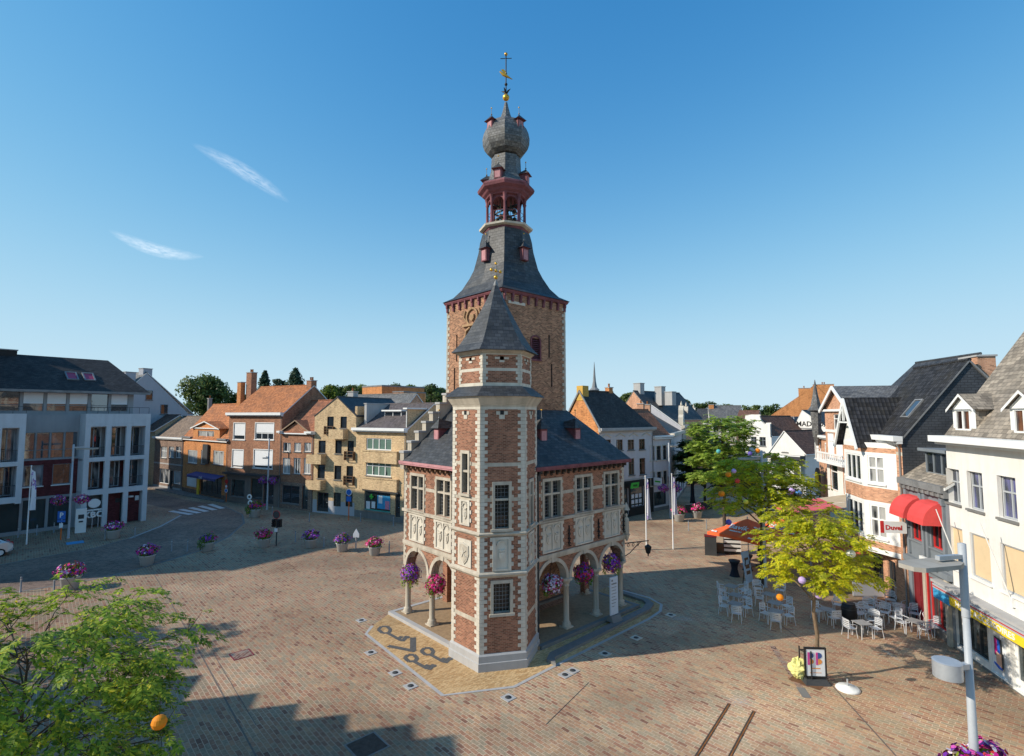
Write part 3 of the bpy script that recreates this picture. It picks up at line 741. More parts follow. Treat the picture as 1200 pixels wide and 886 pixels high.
for ang in (R_(-62),R_(28),R_(118),R_(208)):
    small_dormer(dirframe(ang+R_(-28)),-1.5,zat(150.5,34),.52,.62,.7,.42)
zb=zat(113.4,35)
v=MB(); v.sphere((TC,TC,zb),.24,1,14,10); v.tube([(TC,TC,zb+.2),(TC,TC,zat(64,35))],.04,6,0)
v.sphere((TC,TC,zat(62.5,35)),.12,1,10,8)
zq=zat(67.5,35); v.bar((TC-.28,TC-.28,zq),(TC+.28,TC+.28,zq),.035,.035,0); v.bar((TC-.28,TC+.28,zq),(TC+.28,TC-.28,zq),.035,.035,0)
for k in range(4):
    a=k*PI/2+.4; v.tube([(TC,TC,zb+.22),(TC+.16*math.cos(a),TC+.16*math.sin(a),zb+.45),(TC+.36*math.cos(a),TC+.36*math.sin(a),zb+.55)],[.05,.07,.01],5,0)
zv=zat(88,35)
w=Vector((math.cos(R_(137)),math.sin(R_(137)),0))  # gilt bird vane
Pw=Vector((TC,TC,zv))
v.tube([Pw+w*.42+Vector((0,0,.32)),Pw+w*.2+Vector((0,0,.1)),Pw,Pw-w*.25+Vector((0,0,-.14)),Pw-w*.45+Vector((0,0,-.26))],[.05,.1,.1,.05,.02],6,1)
v.faces([Pw,Pw+w*.38+Vector((0,0,.46)),Pw+w*.16+Vector((0,0,.5)),Pw-w*.1+Vector((0,0,.18))],[(0,1,2,3)],1)
v.sphere((TC,TC,zat(98,35)),.11,0,8,6)
v.build('weathervane',[m_iron,m_gold],B)
MB.G=None
# ------------------------------------------------------------------ light, sky, camera
EL=R_(31.5); SD=Vector((.975,.222,0)).normalized()
cam=D.cameras.new('camera'); cam.sensor_width=36; cam.lens=F/1200*36; cam.clip_end=6000; cam.clip_start=.1
co=D.objects.new('camera',cam); COL.objects.link(co); co.location=(0,0,H); co.rotation_euler=(PI/2+PITCH,0,0); scn.camera=co
sun=D.lights.new('sun','SUN'); sun.energy=5.0; sun.angle=R_(.53); sun.color=(1,.91,.77)
so=D.objects.new('sun',sun); COL.objects.link(so); so.location=(-60,-20,60)
so.rotation_euler=Vector((SD.x*math.cos(EL),SD.y*math.cos(EL),-math.sin(EL))).to_track_quat('-Z','Y').to_euler()
w=D.worlds.new('World'); scn.world=w; w.use_nodes=True
nt=w.node_tree; bg=nt.nodes['Background']
sky=nt.nodes.new('ShaderNodeTexSky'); sky.sky_type='NISHITA'; sky.sun_disc=False; sky.sun_elevation=EL
sky.sun_rotation=math.atan2(-SD.x,-SD.y); sky.air_density=1.0; sky.dust_density=.1; sky.ozone_density=2.6; sky.altitude=0
def wn(op,a,b=None,c=None):
    n=nt.nodes.new('ShaderNodeMath'); n.operation=op
    for i,v in enumerate((a,b,c)):
        if v is None: continue
        if isinstance(v,(int,float)): n.inputs[i].default_value=v
        else: nt.links.new(v,n.inputs[i])
    return n.outputs[0]
tc=nt.nodes.new('ShaderNodeTexCoord')
def dotv(v):
    n=nt.nodes.new('ShaderNodeVectorMath'); n.operation='DOT_PRODUCT'; n.inputs[1].default_value=v; nt.links.new(tc.outputs['Generated'],n.inputs[0]); return n.outputs['Value']
masks=[]
for (ax,ay,bx,by,wd,bend,amt) in ((224,168,340,238,.013,.005,.42),(126,269,240,301,.011,-.010,.6)):
    a=ray(ax,ay).normalized(); b=ray(bx,by).normalized(); c=(a+b).normalized(); t=(b-a); Lh=t.length/2; t.normalize(); n_=c.cross(t).normalized()
    u=wn('DIVIDE',dotv(t),Lh); v=wn('ADD',dotv(n_),wn('MULTIPLY',wn('SUBTRACT',1.0,wn('MULTIPLY',u,u)),bend))
    cv=nt.nodes.new('ShaderNodeCombineXYZ'); nt.links.new(wn('MULTIPLY',u,2.2),cv.inputs[0]); nt.links.new(wn('MULTIPLY',wn('ADD',v,wn('MULTIPLY',u,.006)),120.0),cv.inputs[1]); cv.inputs[2].default_value=ax
    nz=nt.nodes.new('ShaderNodeTexNoise'); nz.inputs['Scale'].default_value=2.2; nz.inputs['Detail'].default_value=7; nz.inputs['Roughness'].default_value=.68; nt.links.new(cv.outputs[0],nz.inputs['Vector'])
    nn=wn('MULTIPLY',wn('SUBTRACT',nz.outputs['Fac'],.5),2.6)
    e=wn('MAXIMUM',wn('SUBTRACT',1.0,wn('ADD',wn('POWER',wn('ABSOLUTE',u),2.0),wn('POWER',wn('DIVIDE',wn('ABSOLUTE',v),wd),1.6))),0.0)
    front=wn('GREATER_THAN',dotv(c),.5)
    m_=wn('MULTIPLY',wn('MULTIPLY',wn('MINIMUM',wn('MAXIMUM',wn('MULTIPLY',e,wn('ADD',.55,nn)),0.0),1.0),amt),front)
    masks.append(m_)
mk=wn('MINIMUM',wn('ADD',masks[0],masks[1]),1.0)
hs=nt.nodes.new('ShaderNodeHueSaturation'); hs.inputs['Saturation'].default_value=1.22; hs.inputs['Value'].default_value=1.0
gm=nt.nodes.new('ShaderNodeGamma'); gm.inputs[1].default_value=1.0; nt.links.new(sky.outputs[0],gm.inputs[0])
ml=nt.nodes.new('ShaderNodeMix'); ml.data_type='RGBA'; ml.blend_type='MULTIPLY'; ml.inputs[0].default_value=1; nt.links.new(gm.outputs[0],ml.inputs[6]); ml.inputs[7].default_value=(1.34,1.7,1.95,1); sp_=nt.nodes.new('ShaderNodeSeparateColor'); nt.links.new(ml.outputs[2],sp_.inputs[0]); cb_=nt.nodes.new('ShaderNodeCombineColor')
for k_,mx_ in enumerate((4.2,5.5,6.4)):   # soft shoulder so that the horizon does not burn out
    c_=sp_.outputs[k_]; nt.links.new(wn('DIVIDE',c_,wn('SQRT',wn('ADD',1.0,wn('POWER',wn('DIVIDE',c_,mx_),2.0)))),cb_.inputs[k_])
nt.links.new(cb_.outputs[0],hs.inputs['Color'])
mx=nt.nodes.new('ShaderNodeMix'); mx.data_type='RGBA'; nt.links.new(mk,mx.inputs[0]); nt.links.new(hs.outputs[0],mx.inputs[6]); mx.inputs[7].default_value=(7.5,8.0,8.6,1)
sx_=nt.nodes.new('ShaderNodeSeparateXYZ'); nt.links.new(tc.outputs['Generated'],sx_.inputs[0])
hz_=wn('MULTIPLY',wn('POWER',wn('SUBTRACT',1.0,wn('MINIMUM',wn('ABSOLUTE',sx_.outputs[2]),1.0)),6.0),.85)
mh=nt.nodes.new('ShaderNodeMix'); mh.data_type='RGBA'; nt.links.new(hz_,mh.inputs[0]); nt.links.new(mx.outputs[2],mh.inputs[6]); mh.inputs[7].default_value=(4.1,5.4,6.2,1)
nt.links.new(mh.outputs[2],bg.inputs['Color']); bg.inputs['Strength'].default_value=.15
scn.view_settings.view_transform='Standard'; scn.view_settings.look='None'; scn.view_settings.exposure=0; scn.view_settings.gamma=1
scn.render.engine='CYCLES'; scn.cycles.max_bounces=6; scn.cycles.diffuse_bounces=3; scn.cycles.glossy_bounces=3; scn.cycles.transparent_max_bounces=6
# ------------------------------------------------------------------ paving
def paving(name, rot, w, h, stops, joint, mort=.012, patch=.3, rough=.8, wear=None, light_ramp=False):
    t=NT(name); v=t.uv(rot=rot)
    wob=t.noise(t.uv(),.9,3); mv=t.add('ShaderNodeVectorMath',operation='MULTIPLY_ADD')
    cx=t.add('ShaderNodeCombineXYZ'); t.L(wob,cx.inputs[0]); t.L(t.noise(t.uv(loc=(7,3,0)),.7,3),cx.inputs[1])
    t.L(cx.outputs[0],mv.inputs[0]); mv.inputs[1].default_value=(.12,.10,0); t.L(v,mv.inputs[2]); v=mv.outputs[0]
    b=t.brick(v,w,h,mort,smooth=.25)
    col=t.ramp(b.outputs['Color'],stops)
    sp=t.noise(t.uv(),9,4); col=t.mix(col,t.ramp(sp,[(.3,(.78,.78,.78)),(.7,(1.2,1.2,1.2))]),1.0,'MULTIPLY')
    jn=t.noise(t.uv(),.35,5); jc=t.ramp(jn,[(.38,sc(joint,.62)),(.58,joint)])
    col=t.mix(col,jc,t.math('MULTIPLY',b.outputs['Fac'],.68))
    big=t.noise(t.uv(),.11,6,.62); col=t.mix(col,t.ramp(big,[(.32,(1-patch,1-patch,1-patch*.95)),(.5,(1,1,1)),(.72,(1+patch*.6,1+patch*.55,1+patch*.5))]),1.0,'MULTIPLY')
    pb=t.brick(t.uv(rot=rot+.0,loc=(1.3,.7,0)),4.6,2.3,.0); pn=t.brick(t.uv(rot=rot+.4),17,9,.0)
    col=t.mix(col,t.ramp(pb.outputs['Color'],[(0,(.88,.87,.86)),(1,(1.1,1.1,1.1))]),1.0,'MULTIPLY'); col=t.mix(col,t.ramp(t.noise(t.uv(loc=(3,5,0)),.045,4),[(.36,(.82,.78,.76)),(.62,(1.14,1.14,1.13))]),1.0,'MULTIPLY')
    if light_ramp:  # left-to-right brightness of the sunlight put into the paver colour
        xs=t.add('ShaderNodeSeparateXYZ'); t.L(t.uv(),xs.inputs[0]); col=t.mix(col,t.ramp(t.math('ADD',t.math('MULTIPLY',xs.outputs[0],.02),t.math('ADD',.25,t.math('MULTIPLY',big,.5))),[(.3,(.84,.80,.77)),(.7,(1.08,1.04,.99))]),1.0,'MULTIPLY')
    st=t.noise(t.uv(scale=(1,1,1),loc=(4,9,0)),1.6,6,.7); col=t.mix(col,(.06,.05,.045),t.math('MULTIPLY',t.ramp(st,[(.58,(0,0,0)),(.76,(1,1,1))]),.5))
    t.bump(t.math('ADD',t.math('SUBTRACT',1.0,b.outputs['Fac']),t.math('MULTIPLY',sp,.25)),.45,.015)
    return t.fin(col,rough,.3)
rowrot=-math.atan2(-.735,.678)      # rows run along the belfry's left flank
m_pave=paving('clay_pavers',rowrot,.37,.17,[(0,(.22,.12,.085)),(.04,(.30,.165,.112)),(.18,(.39,.23,.152)),(.34,(.38,.28,.186)),(.5,(.335,.29,.208)),(.64,(.375,.29,.19)),(.8,(.41,.25,.16)),(.93,(.48,.34,.21)),(1,(.38,.2,.13))],(.72,.58,.44),mort=.013,light_ramp=True)
m_pave_l=paving('worn_clay_pavers',rowrot,.30,.145,[(0,(.09,.05,.045)),(.12,(.2,.1,.08)),(.3,(.29,.17,.13)),(.5,(.27,.225,.195)),(.7,(.33,.235,.185)),(.88,(.38,.225,.165)),(1,(.3,.15,.12))],(.5,.43,.36))
m_road=paving('dark_road_pavers',R_(-28),.24,.12,[(0,(.11,.075,.06)),(.5,(.2,.14,.11)),(1,(.28,.185,.14))],(.33,.26,.2),patch=.25)
m_walk=paving('grey_pavement_slabs',R_(-28),.3,.3,[(0,(.17,.16,.155)),(.5,(.22,.2,.19)),(1,(.27,.24,.22))],(.14,.13,.12))
m_yellowpave=paving('yellow_clay_pavers',rowrot+PI/2,.22,.07,[(0,(.42,.24,.1)),(.3,(.52,.33,.15)),(.6,(.6,.4,.2)),(1,(.66,.46,.24))],(.38,.27,.15),mort=.008,patch=.18)
m_greypave=plain('anthracite_pavers',(.1,.1,.1),.85,.25,6)
def sheet(name, P, z, m, kind='structure'):
    q=MB(); q.poly([(p[0],p[1],z) for p in P]); o=q.build(name,m); o['kind']=kind; return o
sheet('ground',[(-2500,-600),(2500,-600),(2500,4500),(-2500,4500)],-.03,weathered('distant_ground',(.16,.15,.11),(.07,.09,.05),scale=.05))
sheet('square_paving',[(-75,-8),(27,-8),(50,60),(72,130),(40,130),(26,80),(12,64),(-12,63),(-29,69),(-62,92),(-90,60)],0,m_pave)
rp=[(-60,690),(-60,668),(0,662),(60,651),(112,642),(152,631),(188,617),(212,604),(205,598),(160,588),(150,578),(178,577),(214,585),(262,593),(284,603),(286,613),(268,629),(236,645),(190,659),(150,670),(95,682),(0,697)]
road=[G(x,y) for x,y in rp]
sheet('road',road,.004,m_road)
# flush kerb bands along the road
def band(name, pts, w, z, m):
    q=MB(); P=[Vector((p[0],p[1],0)) for p in pts]; L=[];Rr=[]
    for i,p in enumerate(P):
        d=(P[min(i+1,len(P)-1)]-P[max(i-1,0)]).normalized(); n=Vector((-d.y,d.x,0)); L.append(p+n*w/2); Rr.append(p-n*w/2)
    for i in range(len(P)-1):
        q.poly([(L[i].x,L[i].y,z),(Rr[i].x,Rr[i].y,z),(Rr[i+1].x,Rr[i+1].y,z),(L[i+1].x,L[i+1].y,z)])
    o=q.build(name,m); o['kind']='structure'; return o
band('kerb',[G(x,y) for x,y in rp[1:9]],.16,.009,m_stone_g)
band('kerb',[G(x,y) for x,y in rp[5:8]],.25,.0115,m_plinth)
band('kerb',[G(x,y) for x,y in rp[13:]],.2,.009,m_stone_g)
def raised(name,P,z,m):
    q=MB(); q.prism([(p[0],p[1]) for p in P],-.02,z); o=q.build(name,m); o['kind']='structure'; return o
# pavement before the left houses and under the apartment block, real steps
raised('pavement',[G(150,572),G(178,572.5),G(214,581),G(262,589.5),G(264,586),G(214,574),G(178,565),G(150,562)],.12,m_walk)
# zebra crossing
m_paint=weathered('road_paint',(.72,.72,.7),(.35,.34,.33),amount=.6)
q=MB()
for k in range(5):
    a=G(246-11.5*k,591+2.0*k); b=G(261-9.2*k,596+1.75*k); d_=(b-a).normalized(); n_=Vector((-d_.y,d_.x,0))*.32
    q.poly([(p.x,p.y,.013) for p in (a+n_,a-n_,b-n_,b+n_)])
o=q.build('crosswalk',m_paint); o['kind']='structure'
# belfry apron of yellow pavers with its grey edging and paved keys
def zz(x,y,x0,y0,s): return (x0+x/s,y0+y/s)
ap=[zz(x,y,420,700,4.764) for x,y in ((42,205),(80,160),(212,118))]
left=[G(*zz(42,205,420,700,4.764)),G(*zz(78,160,420,700,4.764)),BW(-.6,YL+.6),BW(-.6,2.0),BW(2.0,-.6),BW(XR+.6,-.6),BW(XR+.6,3),BW(XR+2.3,3),BW(XR+2.5,0),BW(XR+2.0,-1.2),BW(XR+1.0,-1.75),BW(XR-.5,-1.95),G(*zz(1048,408,420,700,4.764)),G(*zz(870,500,420,700,4.764)),G(*zz(470,548,420,700,4.764))]
sheet('belfry_apron',left,.006,m_yellowpave)
edge=[left[i] for i in (7,8,9,10,11,12,13,14,0,1)]
band('apron_edging',edge,.17,.011,m_plinth)
q=MB(); q.M=Matrix.Translation(O)@Matrix.Rotation(ROT,4,'Z')
st=[(1.9,-2.2),(2.3,-1.75),(XR+.6,-1.35),(XR+1.5,-1.0),(XR+1.95,-.3),(XR+2.0,1.5),(XR+1.6,1.5),(XR+1.55,-.2),(XR+1.2,-.65),(XR+.4,-.92),(2.5,-1.25),(1.9,-1.6)]
q.prism(st,0,.14); o=q.build('apron_step',m_stone_g); o['kind']='structure'
# keys and cloth-worker's square laid in dark pavers
q=MB()
def kp(zx,zy): return G(*zz(zx,zy,420,700,4.764))
def seg(a,b,w,z=.012):
    a=kp(*a); b=kp(*b); d=(b-a).normalized(); n=Vector((-d.y,d.x,0))*w/2
    q.poly([(a.x+n.x,a.y+n.y,z),(a.x-n.x,a.y-n.y,z),(b.x-n.x,b.y-n.y,z),(b.x+n.x,b.y+n.y,z)])
for (cx,cy) in ((145,183),(385,304),(293,342)):
    sx=1
    pts=[(-34,-2),(-16,-20),(16,-20),(34,-2),(26,16),(-10,18),(-34,-2)]
    for a,b in zip(pts[:-1],pts[1:]): seg((cx+a[0],cy+a[1]),(cx+b[0],cy+b[1]),.2,.0115+.0002*len(q.f))
    seg((cx+12,cy+14),(cx+92,cy+58),.2,.0145)
    seg((cx+72,cy+54),(cx+98,cy+36),.24,.016); seg((cx+98,cy+64),(cx+130,cy+34),.24,.0155); seg((cx+112,cy+36),(cx+140,cy+46),.16,.017)
seg((165,272),(318,302),.26,.0125); seg((305,225),(305,302),.3,.0135)
for i in range(7): seg((182+i*18,274+i*3.6),(178+i*18,282+i*3.6),.16,.0138+.0003*i)
o=q.build('paving_pattern',m_greypave); o['kind']='structure'
m_linegrey=plain('joint_line',(.16,.13,.11),.9,.3,4)
# drainage lines in the paving
for k,(a,b,wd_) in enumerate((((300,886),(235,766),.06),((235,766),(180,672),.05),((250,766),(300,850),.03),((905,757),(938,806),.26),((890,715),(942,752),.05),((972,800),(1050,886),.05),((938,806),(946,818),.34))):
    band('gutter',[G(*a),G(*b)],wd_,.005+.0008*k,m_linegrey if wd_<.2 else (m_pave_l if wd_<.3 else m_stone_g))
band('gutter',[G(735,644.5),G(832,643)],.12,.006,m_charcoal)
band('gutter',[G(690,800),G(640,849)],.03,.006,m_charcoal)
# pale worn patches where joints were refilled
m_patch=NT('lime_splash'); v=m_patch.uv(); n=m_patch.noise(v,.9,6,.75)
tb=m_patch.add('ShaderNodeBsdfTransparent'); ms=m_patch.add('ShaderNodeMixShader'); bb=m_patch.brick(m_patch.uv(rot=rowrot),.37,.17,.03)
m_patch.b.inputs['Base Color'].default_value=(.72,.68,.62,1); m_patch.b.inputs['Roughness'].default_value=.9
dist=m_patch.add('ShaderNodeTexGradient',gradient_type='SPHERICAL'); tcg=m_patch.add('ShaderNodeTexCoord'); mp=m_patch.add('ShaderNodeMapping'); mp.inputs['Location'].default_value=(-1,-1,0); mp.inputs['Scale'].default_value=(2,2,1)
m_patch.L(tcg.outputs['Generated'],mp.inputs[0]); m_patch.L(mp.outputs[0],dist.inputs[0])
f=m_patch.math('MULTIPLY',m_patch.ramp(m_patch.math('MULTIPLY',n,dist.outputs['Fac']),[(.12,(0,0,0)),(.4,(1,1,1))]),m_patch.math('ADD',.22,m_patch.math('MULTIPLY',bb.outputs['Fac'],.8)))
m_patch.L(f,ms.inputs[0]); m_patch.L(tb.outputs[0],ms.inputs[1]); m_patch.L(m_patch.b.outputs[0],ms.inputs[2]); m_patch.L(ms.outputs[0],m_patch.out.inputs[0])
for k,(x,y,w_,h_) in enumerate(((868,822,2.4,1.6),(1045,768,.7,2.6),(590,745,.1,.1),(800,725,3,1.6),(1065,840,1,2))):
    c=G(x,y); o=sheet('paving_stain',[(c.x-w_/2,c.y-h_/2),(c.x+w_/2,c.y-h_/2),(c.x+w_/2,c.y+h_/2),(c.x-w_/2,c.y+h_/2)],.0075+.0004*k,m_patch.mat)
# ------------------------------------------------------------------ houses
def v2(p): return Vector((p[0],p[1],0))
class House:
    def __init__(s,name,label,A,Bp,depth,eave,cat='house',group=None):
        A=v2(A); Bp=v2(Bp); s.A=A; s.u=(Bp-A).normalized(); s.W=(Bp-A).length; s.n=Vector((-s.u.y,s.u.x,0))
        s.depth=depth; s.eave=eave
        s.root=thing(name,label,cat,A,math.atan2(s.u.y,s.u.x),group)
        s.holes=[]; s.z0=(0,0,1)
    def zoom(s,x0,y0,k): s.z0=(x0,y0,k); return s
    def hit(s,zx,zy,y=0.0):
        px=s.z0[0]+zx/s.z0[2]; py=s.z0[1]+zy/s.z0[2]
        d=ray(px,py); o=Vector((0,0,H)); p0=s.A+s.n*y
        t=(p0-o).dot(s.n)/d.dot(s.n); p=o+d*t-p0
        return p.dot(s.u),(o+d*t).z
    def rect(s,x0,y0,x1,y1,y=0.0):
        a,_=s.hit(x0,(y0+y1)/2,y); b,_=s.hit(x1,(y0+y1)/2,y); _,t=s.hit((x0+x1)/2,y0,y); _,l=s.hit((x0+x1)/2,y1,y)
        return (a,b,max(l,.02),t)
    def win(s,r,cols=2,rows=(),fm=None,gm=None,sill=True,sur=0.0,surm=None,y=.12,blind=0.0,hole=True,fw=.07,name='window',blindm=None,bars=0,M=None,parent=None,label=None):
        x0,x1,z0,z1=r; fm=fm or m_white; gm=gm or g_curt
        if hole and M is None: s.holes.append(r)
        m=MB(); m.M=M
        m.box(x0,x0+fw,y-.04,y+.04,z0,z1); m.box(x1-fw,x1,y-.04,y+.04,z0,z1); m.box(x0+fw,x1-fw,y-.04,y+.04,z1-fw,z1); m.box(x0+fw,x1-fw,y-.04,y+.04,z0,z0+fw)
        for k in range(1,cols): xm=x0+(x1-x0)*k/cols; m.box(xm-fw*.5,xm+fw*.5,y-.035,y+.035,z0+fw,z1-fw)
        for f in rows: zm=z0+(z1-z0)*f; m.box(x0+fw,x1-fw,y-.037,y+.037,zm-fw*.5,zm+fw*.5)
        mats=[fm,surm or m_stone_w]
        if sur:
            m.box(x0-sur,x0,-.03,.1,z0,z1+sur,1); m.box(x1,x1+sur,-.03,.1,z0,z1+sur,1); m.box(x0,x1,-.03,.1,z1,z1+sur,1)
        if bars:
            for k in range(bars+1): xx=x0+.03+(x1-x0-.06)*k/bars; m.box(xx-.012,xx+.012,-.09,-.07,z0,z0+.95)
            m.box(x0,x1,-.1,-.06,z0+.95,z0+1.0); m.box(x0,x1,-.1,-.06,z0+.04,z0+.08)
        p=parent or s.root
        w=m.build(name,mats,p)
        if label: w['label']=label
        g=MB(); g.M=M; g.poly([(x0+fw*.5,y+.02,z0+fw*.5),(x1-fw*.5,y+.02,z0+fw*.5),(x1-fw*.5,y+.02,z1-fw*.5),(x0+fw*.5,y+.02,z1-fw*.5)]); g.build('pane',gm,w)
        if blind: 
            b=MB(); b.M=M; b.box(x0+fw*.6,x1-fw*.6,y-.062,y-.045,z1-(z1-z0)*blind,z1-fw*.5); b.build('roller_blind',blindm or m_blind,w)
        if sill:
            q=MB(); q.M=M; q.box(x0-.08-sur,x1+.08+sur,-.1,.08,z0-.1,z0-.004); q.build('sill',surm or m_stone_g,w)
        return w
    def door(s,r,m=None,glass=None,cols=2,panel=.35,y=.14,hole=True,name='door'):
        x0,x1,z0,z1=r
        if hole: s.holes.append(r)
        q=MB(); q.box(x0,x0+.08,y-.05,y+.05,z0,z1); q.box(x1-.08,x1,y-.05,y+.05,z0,z1); q.box(x0+.08,x1-.08,y-.05,y+.05,z1-.08,z1)
        w=(x1-x0-.16)/cols
        for k in range(cols):
            a=x0+.08+k*w
            if glass:
                q.box(a,a+.08,y-.03,y+.03,z0,z1-.08); q.box(a+w-.08,a+w,y-.03,y+.03,z0,z1-.08); q.box(a+.08,a+w-.08,y-.03,y+.03,z0,z0+(z1-z0)*panel*.5)
            else: 
                q.box(a+.01,a+w-.01,y-.02,y+.03,z0,z1-.08); q.box(a+.1,a+w-.1,y-.045,y-.02,z0+.15,z0+(z1-z0)*.4); q.box(a+.1,a+w-.1,y-.045,y-.02,z0+(z1-z0)*.48,z1-.25)
        d=q.build(name,m or m_wood,s.root)
        if glass:
            g=MB(); g.poly([(x0+.08,y+.01,z0),(x1-.08,y+.01,z0),(x1-.08,y+.01,z1-.08),(x0+.08,y+.01,z1-.08)]); g.build('pane',glass,d)
        h=MB(); h.tube([(x1-.2,y-.03,z0+1.05),(x1-.2,y-.1,z0+1.05),(x1-.32,y-.1,z0+1.05)],.015,6); h.build('handle',m_alu,d)
        return d
    def walls(s,m,bands=(),gable=None,rz=0,ry=None,xr=None,sidem=None,reveal=.16,name='wall',front_poly=None,zb=0.0):
        W,d,e=s.W,s.depth,s.eave
        q=MB(); mats=[m]+[b[2] for b in bands]+[sidem or m]
        wall(q,0,W,zb,e,s.holes,0,0,reveal,[(b[0],b[1],i+1) for i,b in enumerate(bands)])
        k=len(mats)-1
        q.poly([(0,d,zb),(0,0,zb),(0,0,e),(0,d,e)],k); q.poly([(W,0,zb),(W,d,zb),(W,d,e),(W,0,e)],k); q.poly([(W,d,zb),(0,d,zb),(0,d,e),(W,d,e)],k)
        # dim floor and back so panes never look into the sky
        if gable=='side':
            ry=d/2 if ry is None else ry
            for x in (0,W): q.poly([(x,0,e),(x,d,e),(x,ry,rz)],k)
        if gable=='front':
            xr=W/2 if xr is None else xr
            q.poly([(0,0,e),(W,0,e),(xr,0,rz)],0); q.poly([(0,d,e),(xr,d,rz),(W,d,e)],k)
        if front_poly: q.poly([(x,0,z) for x,z in front_poly],0); q.poly([(x,.3,z) for x,z in reversed(front_poly)],0)
        s.wallobj=q.build(name,mats,s.root); return s.wallobj
    def roof_side(s,rz,m,ry=None,ov=.3,ove=.12,verge=None,th=.14,x0=None,x1=None,eave=None,ridge=True,ridgem=None):
        W,d=s.W,s.depth; e=s.eave if eave is None else eave; ry=d/2 if ry is None else ry
        a=(-ove if x0 is None else x0); b=(W+ove if x1 is None else x1)
        sf=(rz-e)/ry; sb=(rz-e)/(d-ry)
        f=(-ov,e-sf*ov+.04); bk=(d+ov,e-sb*ov+.04); r=(ry,rz+.04)
        q=MB()
        q.vprism
        for (y0,z0),(y1,z1) in ((f,r),(r,bk)):
            q.poly([(a,y0,z0+th),(b,y0,z0+th),(b,y1,z1+th),(a,y1,z1+th)],0); q.poly([(a,y0,z0),(a,y1,z1),(b,y1,z1),(b,y0,z0)],1)
            q.poly([(a,y0,z0),(a,y0,z0+th),(a,y1,z1+th),(a,y1,z1)],1); q.poly([(b,y0,z0),(b,y1,z1),(b,y1,z1+th),(b,y0,z0+th)],1)
        for (y0,z0) in (f,bk): q.poly([(a,y0,z0),(b,y0,z0),(b,y0,z0+th),(a,y0,z0+th)],1)
        if ridge: q.tube([(a,ry,rz+.16),(b,ry,rz+.16)],.11,6,2)
        s.roofobj=q.build('roof',[m,verge or m_white,ridgem or m],s.root)
        s.rp=(e,rz,ry,sf,th)
        return s.roofobj
    def roof_front(s,rz,m,xr=None,ov=.25,ove=.2,th=.14,verge=None,y0=None,y1=None,eave=None):
        W,d=s.W,s.depth; e=s.eave if eave is None else eave; xr=W/2 if xr is None else xr
        a=-ove if y0 is None else y0; b=d+.1 if y1 is None else y1
        q=MB(); sl=(rz-e)/xr; sr=(rz-e)/(W-xr)
        for (x0,z0),(x1,z1) in (((-ov,e-sl*ov+.03),(xr,rz+.03)),((xr,rz+.03),(W+ov,e-sr*ov+.03))):
            q.poly([(x0,a,z0+th),(x1,a,z1+th),(x1,b,z1+th),(x0,b,z0+th)],0); q.poly([(x0,a,z0),(x0,b,z0),(x1,b,z1),(x1,a,z1)],1)
            q.poly([(x0,a,z0),(x1,a,z1),(x1,a,z1+th),(x0,a,z0+th)],1); q.poly([(x0,b,z0),(x0,b,z0+th),(x1,b,z1+th),(x1,b,z1)],1)
        q.poly([(-ov,a,e-sl*ov+.03),(-ov,a,e-sl*ov+.03+th),(-ov,b,e-sl*ov+.03+th),(-ov,b,e-sl*ov+.03)],1); q.poly([(W+ov,a,e-sr*ov+.03),(W+ov,b,e-sr*ov+.03),(W+ov,b,e-sr*ov+.03+th),(W+ov,a,e-sr*ov+.03+th)],1)
        q.tube([(xr,a,rz+.15),(xr,b,rz+.15)],.1,6,0)
        s.roofobj=q.build('roof',[m,verge or m_white],s.root); return s.roofobj
    def gutter(s,m=None,h=.22,d=.42,x0=-.15,x1=None,z=None,name='gutter',y=0.0):
        z=s.eave if z is None else z; x1=s.W+.15 if x1 is None else x1
        q=MB(); q.box(x0,x1,y-d,y-.004,z-.06,z-.06+h); q.box(x0+.02,x1-.02,y-d*.6,y-.006,z-.2,z-.06); g=q.build(name,m or m_white,s.root)
        if y==0 and x1>s.W-.3 and z>4:
            xd=s.W-.14; p=MB(); p.tube([(xd,-.3,z-.06),(xd,-.09,z-.5),(xd,-.09,.02)],.045,8); p.build('drainpipe',m_leadgrey,s.root)
        return g
    def chimney(s,x,y,w,d,z0,z1,m,cap=True,pots=1,parent=None):
        q=MB(); q.box(x-w/2,x+w/2,y-d/2,y+d/2,z0,z1,0)
        if cap: q.box(x-w/2-.07,x+w/2+.07,y-d/2-.07,y+d/2+.07,z1,z1+.1,1)
        c=q.build('chimney',[m,m_plinth],parent or getattr(s,'roofobj',s.root))
        for k in range(pots):
            p=MB(); p.lathe([(.12,z1+.1),(.1,z1+.45),(.13,z1+.47),(.13,z1+.52)],8,(x+(k-(pots-1)/2)*.35,y)); p.build('chimney_pot',m_tile,c)
        return c
    def flatdormer(s,x0,x1,z0,z1,y,m=None,cols=3,depth=2.5,gm=None,top=None,cheek=None,roofm=None):
        # y: front plane behind the facade
        q=MB(); 
        q.poly([(x0,y,z0),(x0,y+depth,z0),(x0,y+depth,z1),(x0,y,z1)],0); q.poly([(x1,y,z0),(x1,y,z1),(x1,y+depth,z1),(x1,y+depth,z0)],0)
        q.poly([(x0,y+.1,z0),(x1,y+.1,z0),(x1,y+.1,z1),(x0,y+.1,z1)],0)
        q.box(x0-.2,x1+.2,y-.3,y+depth,z1,z1+.16,1)
        dd=q.build('dormer',[cheek or m_leadgrey,m or m_white],s.roofobj)
        mm=Matrix.Translation((0,y-.12,0))
        s.win((x0+.04,x1-.04,z0+.1,z1-.02),cols,(),m,gm,sill=False,M=mm,parent=dd)
        return dd
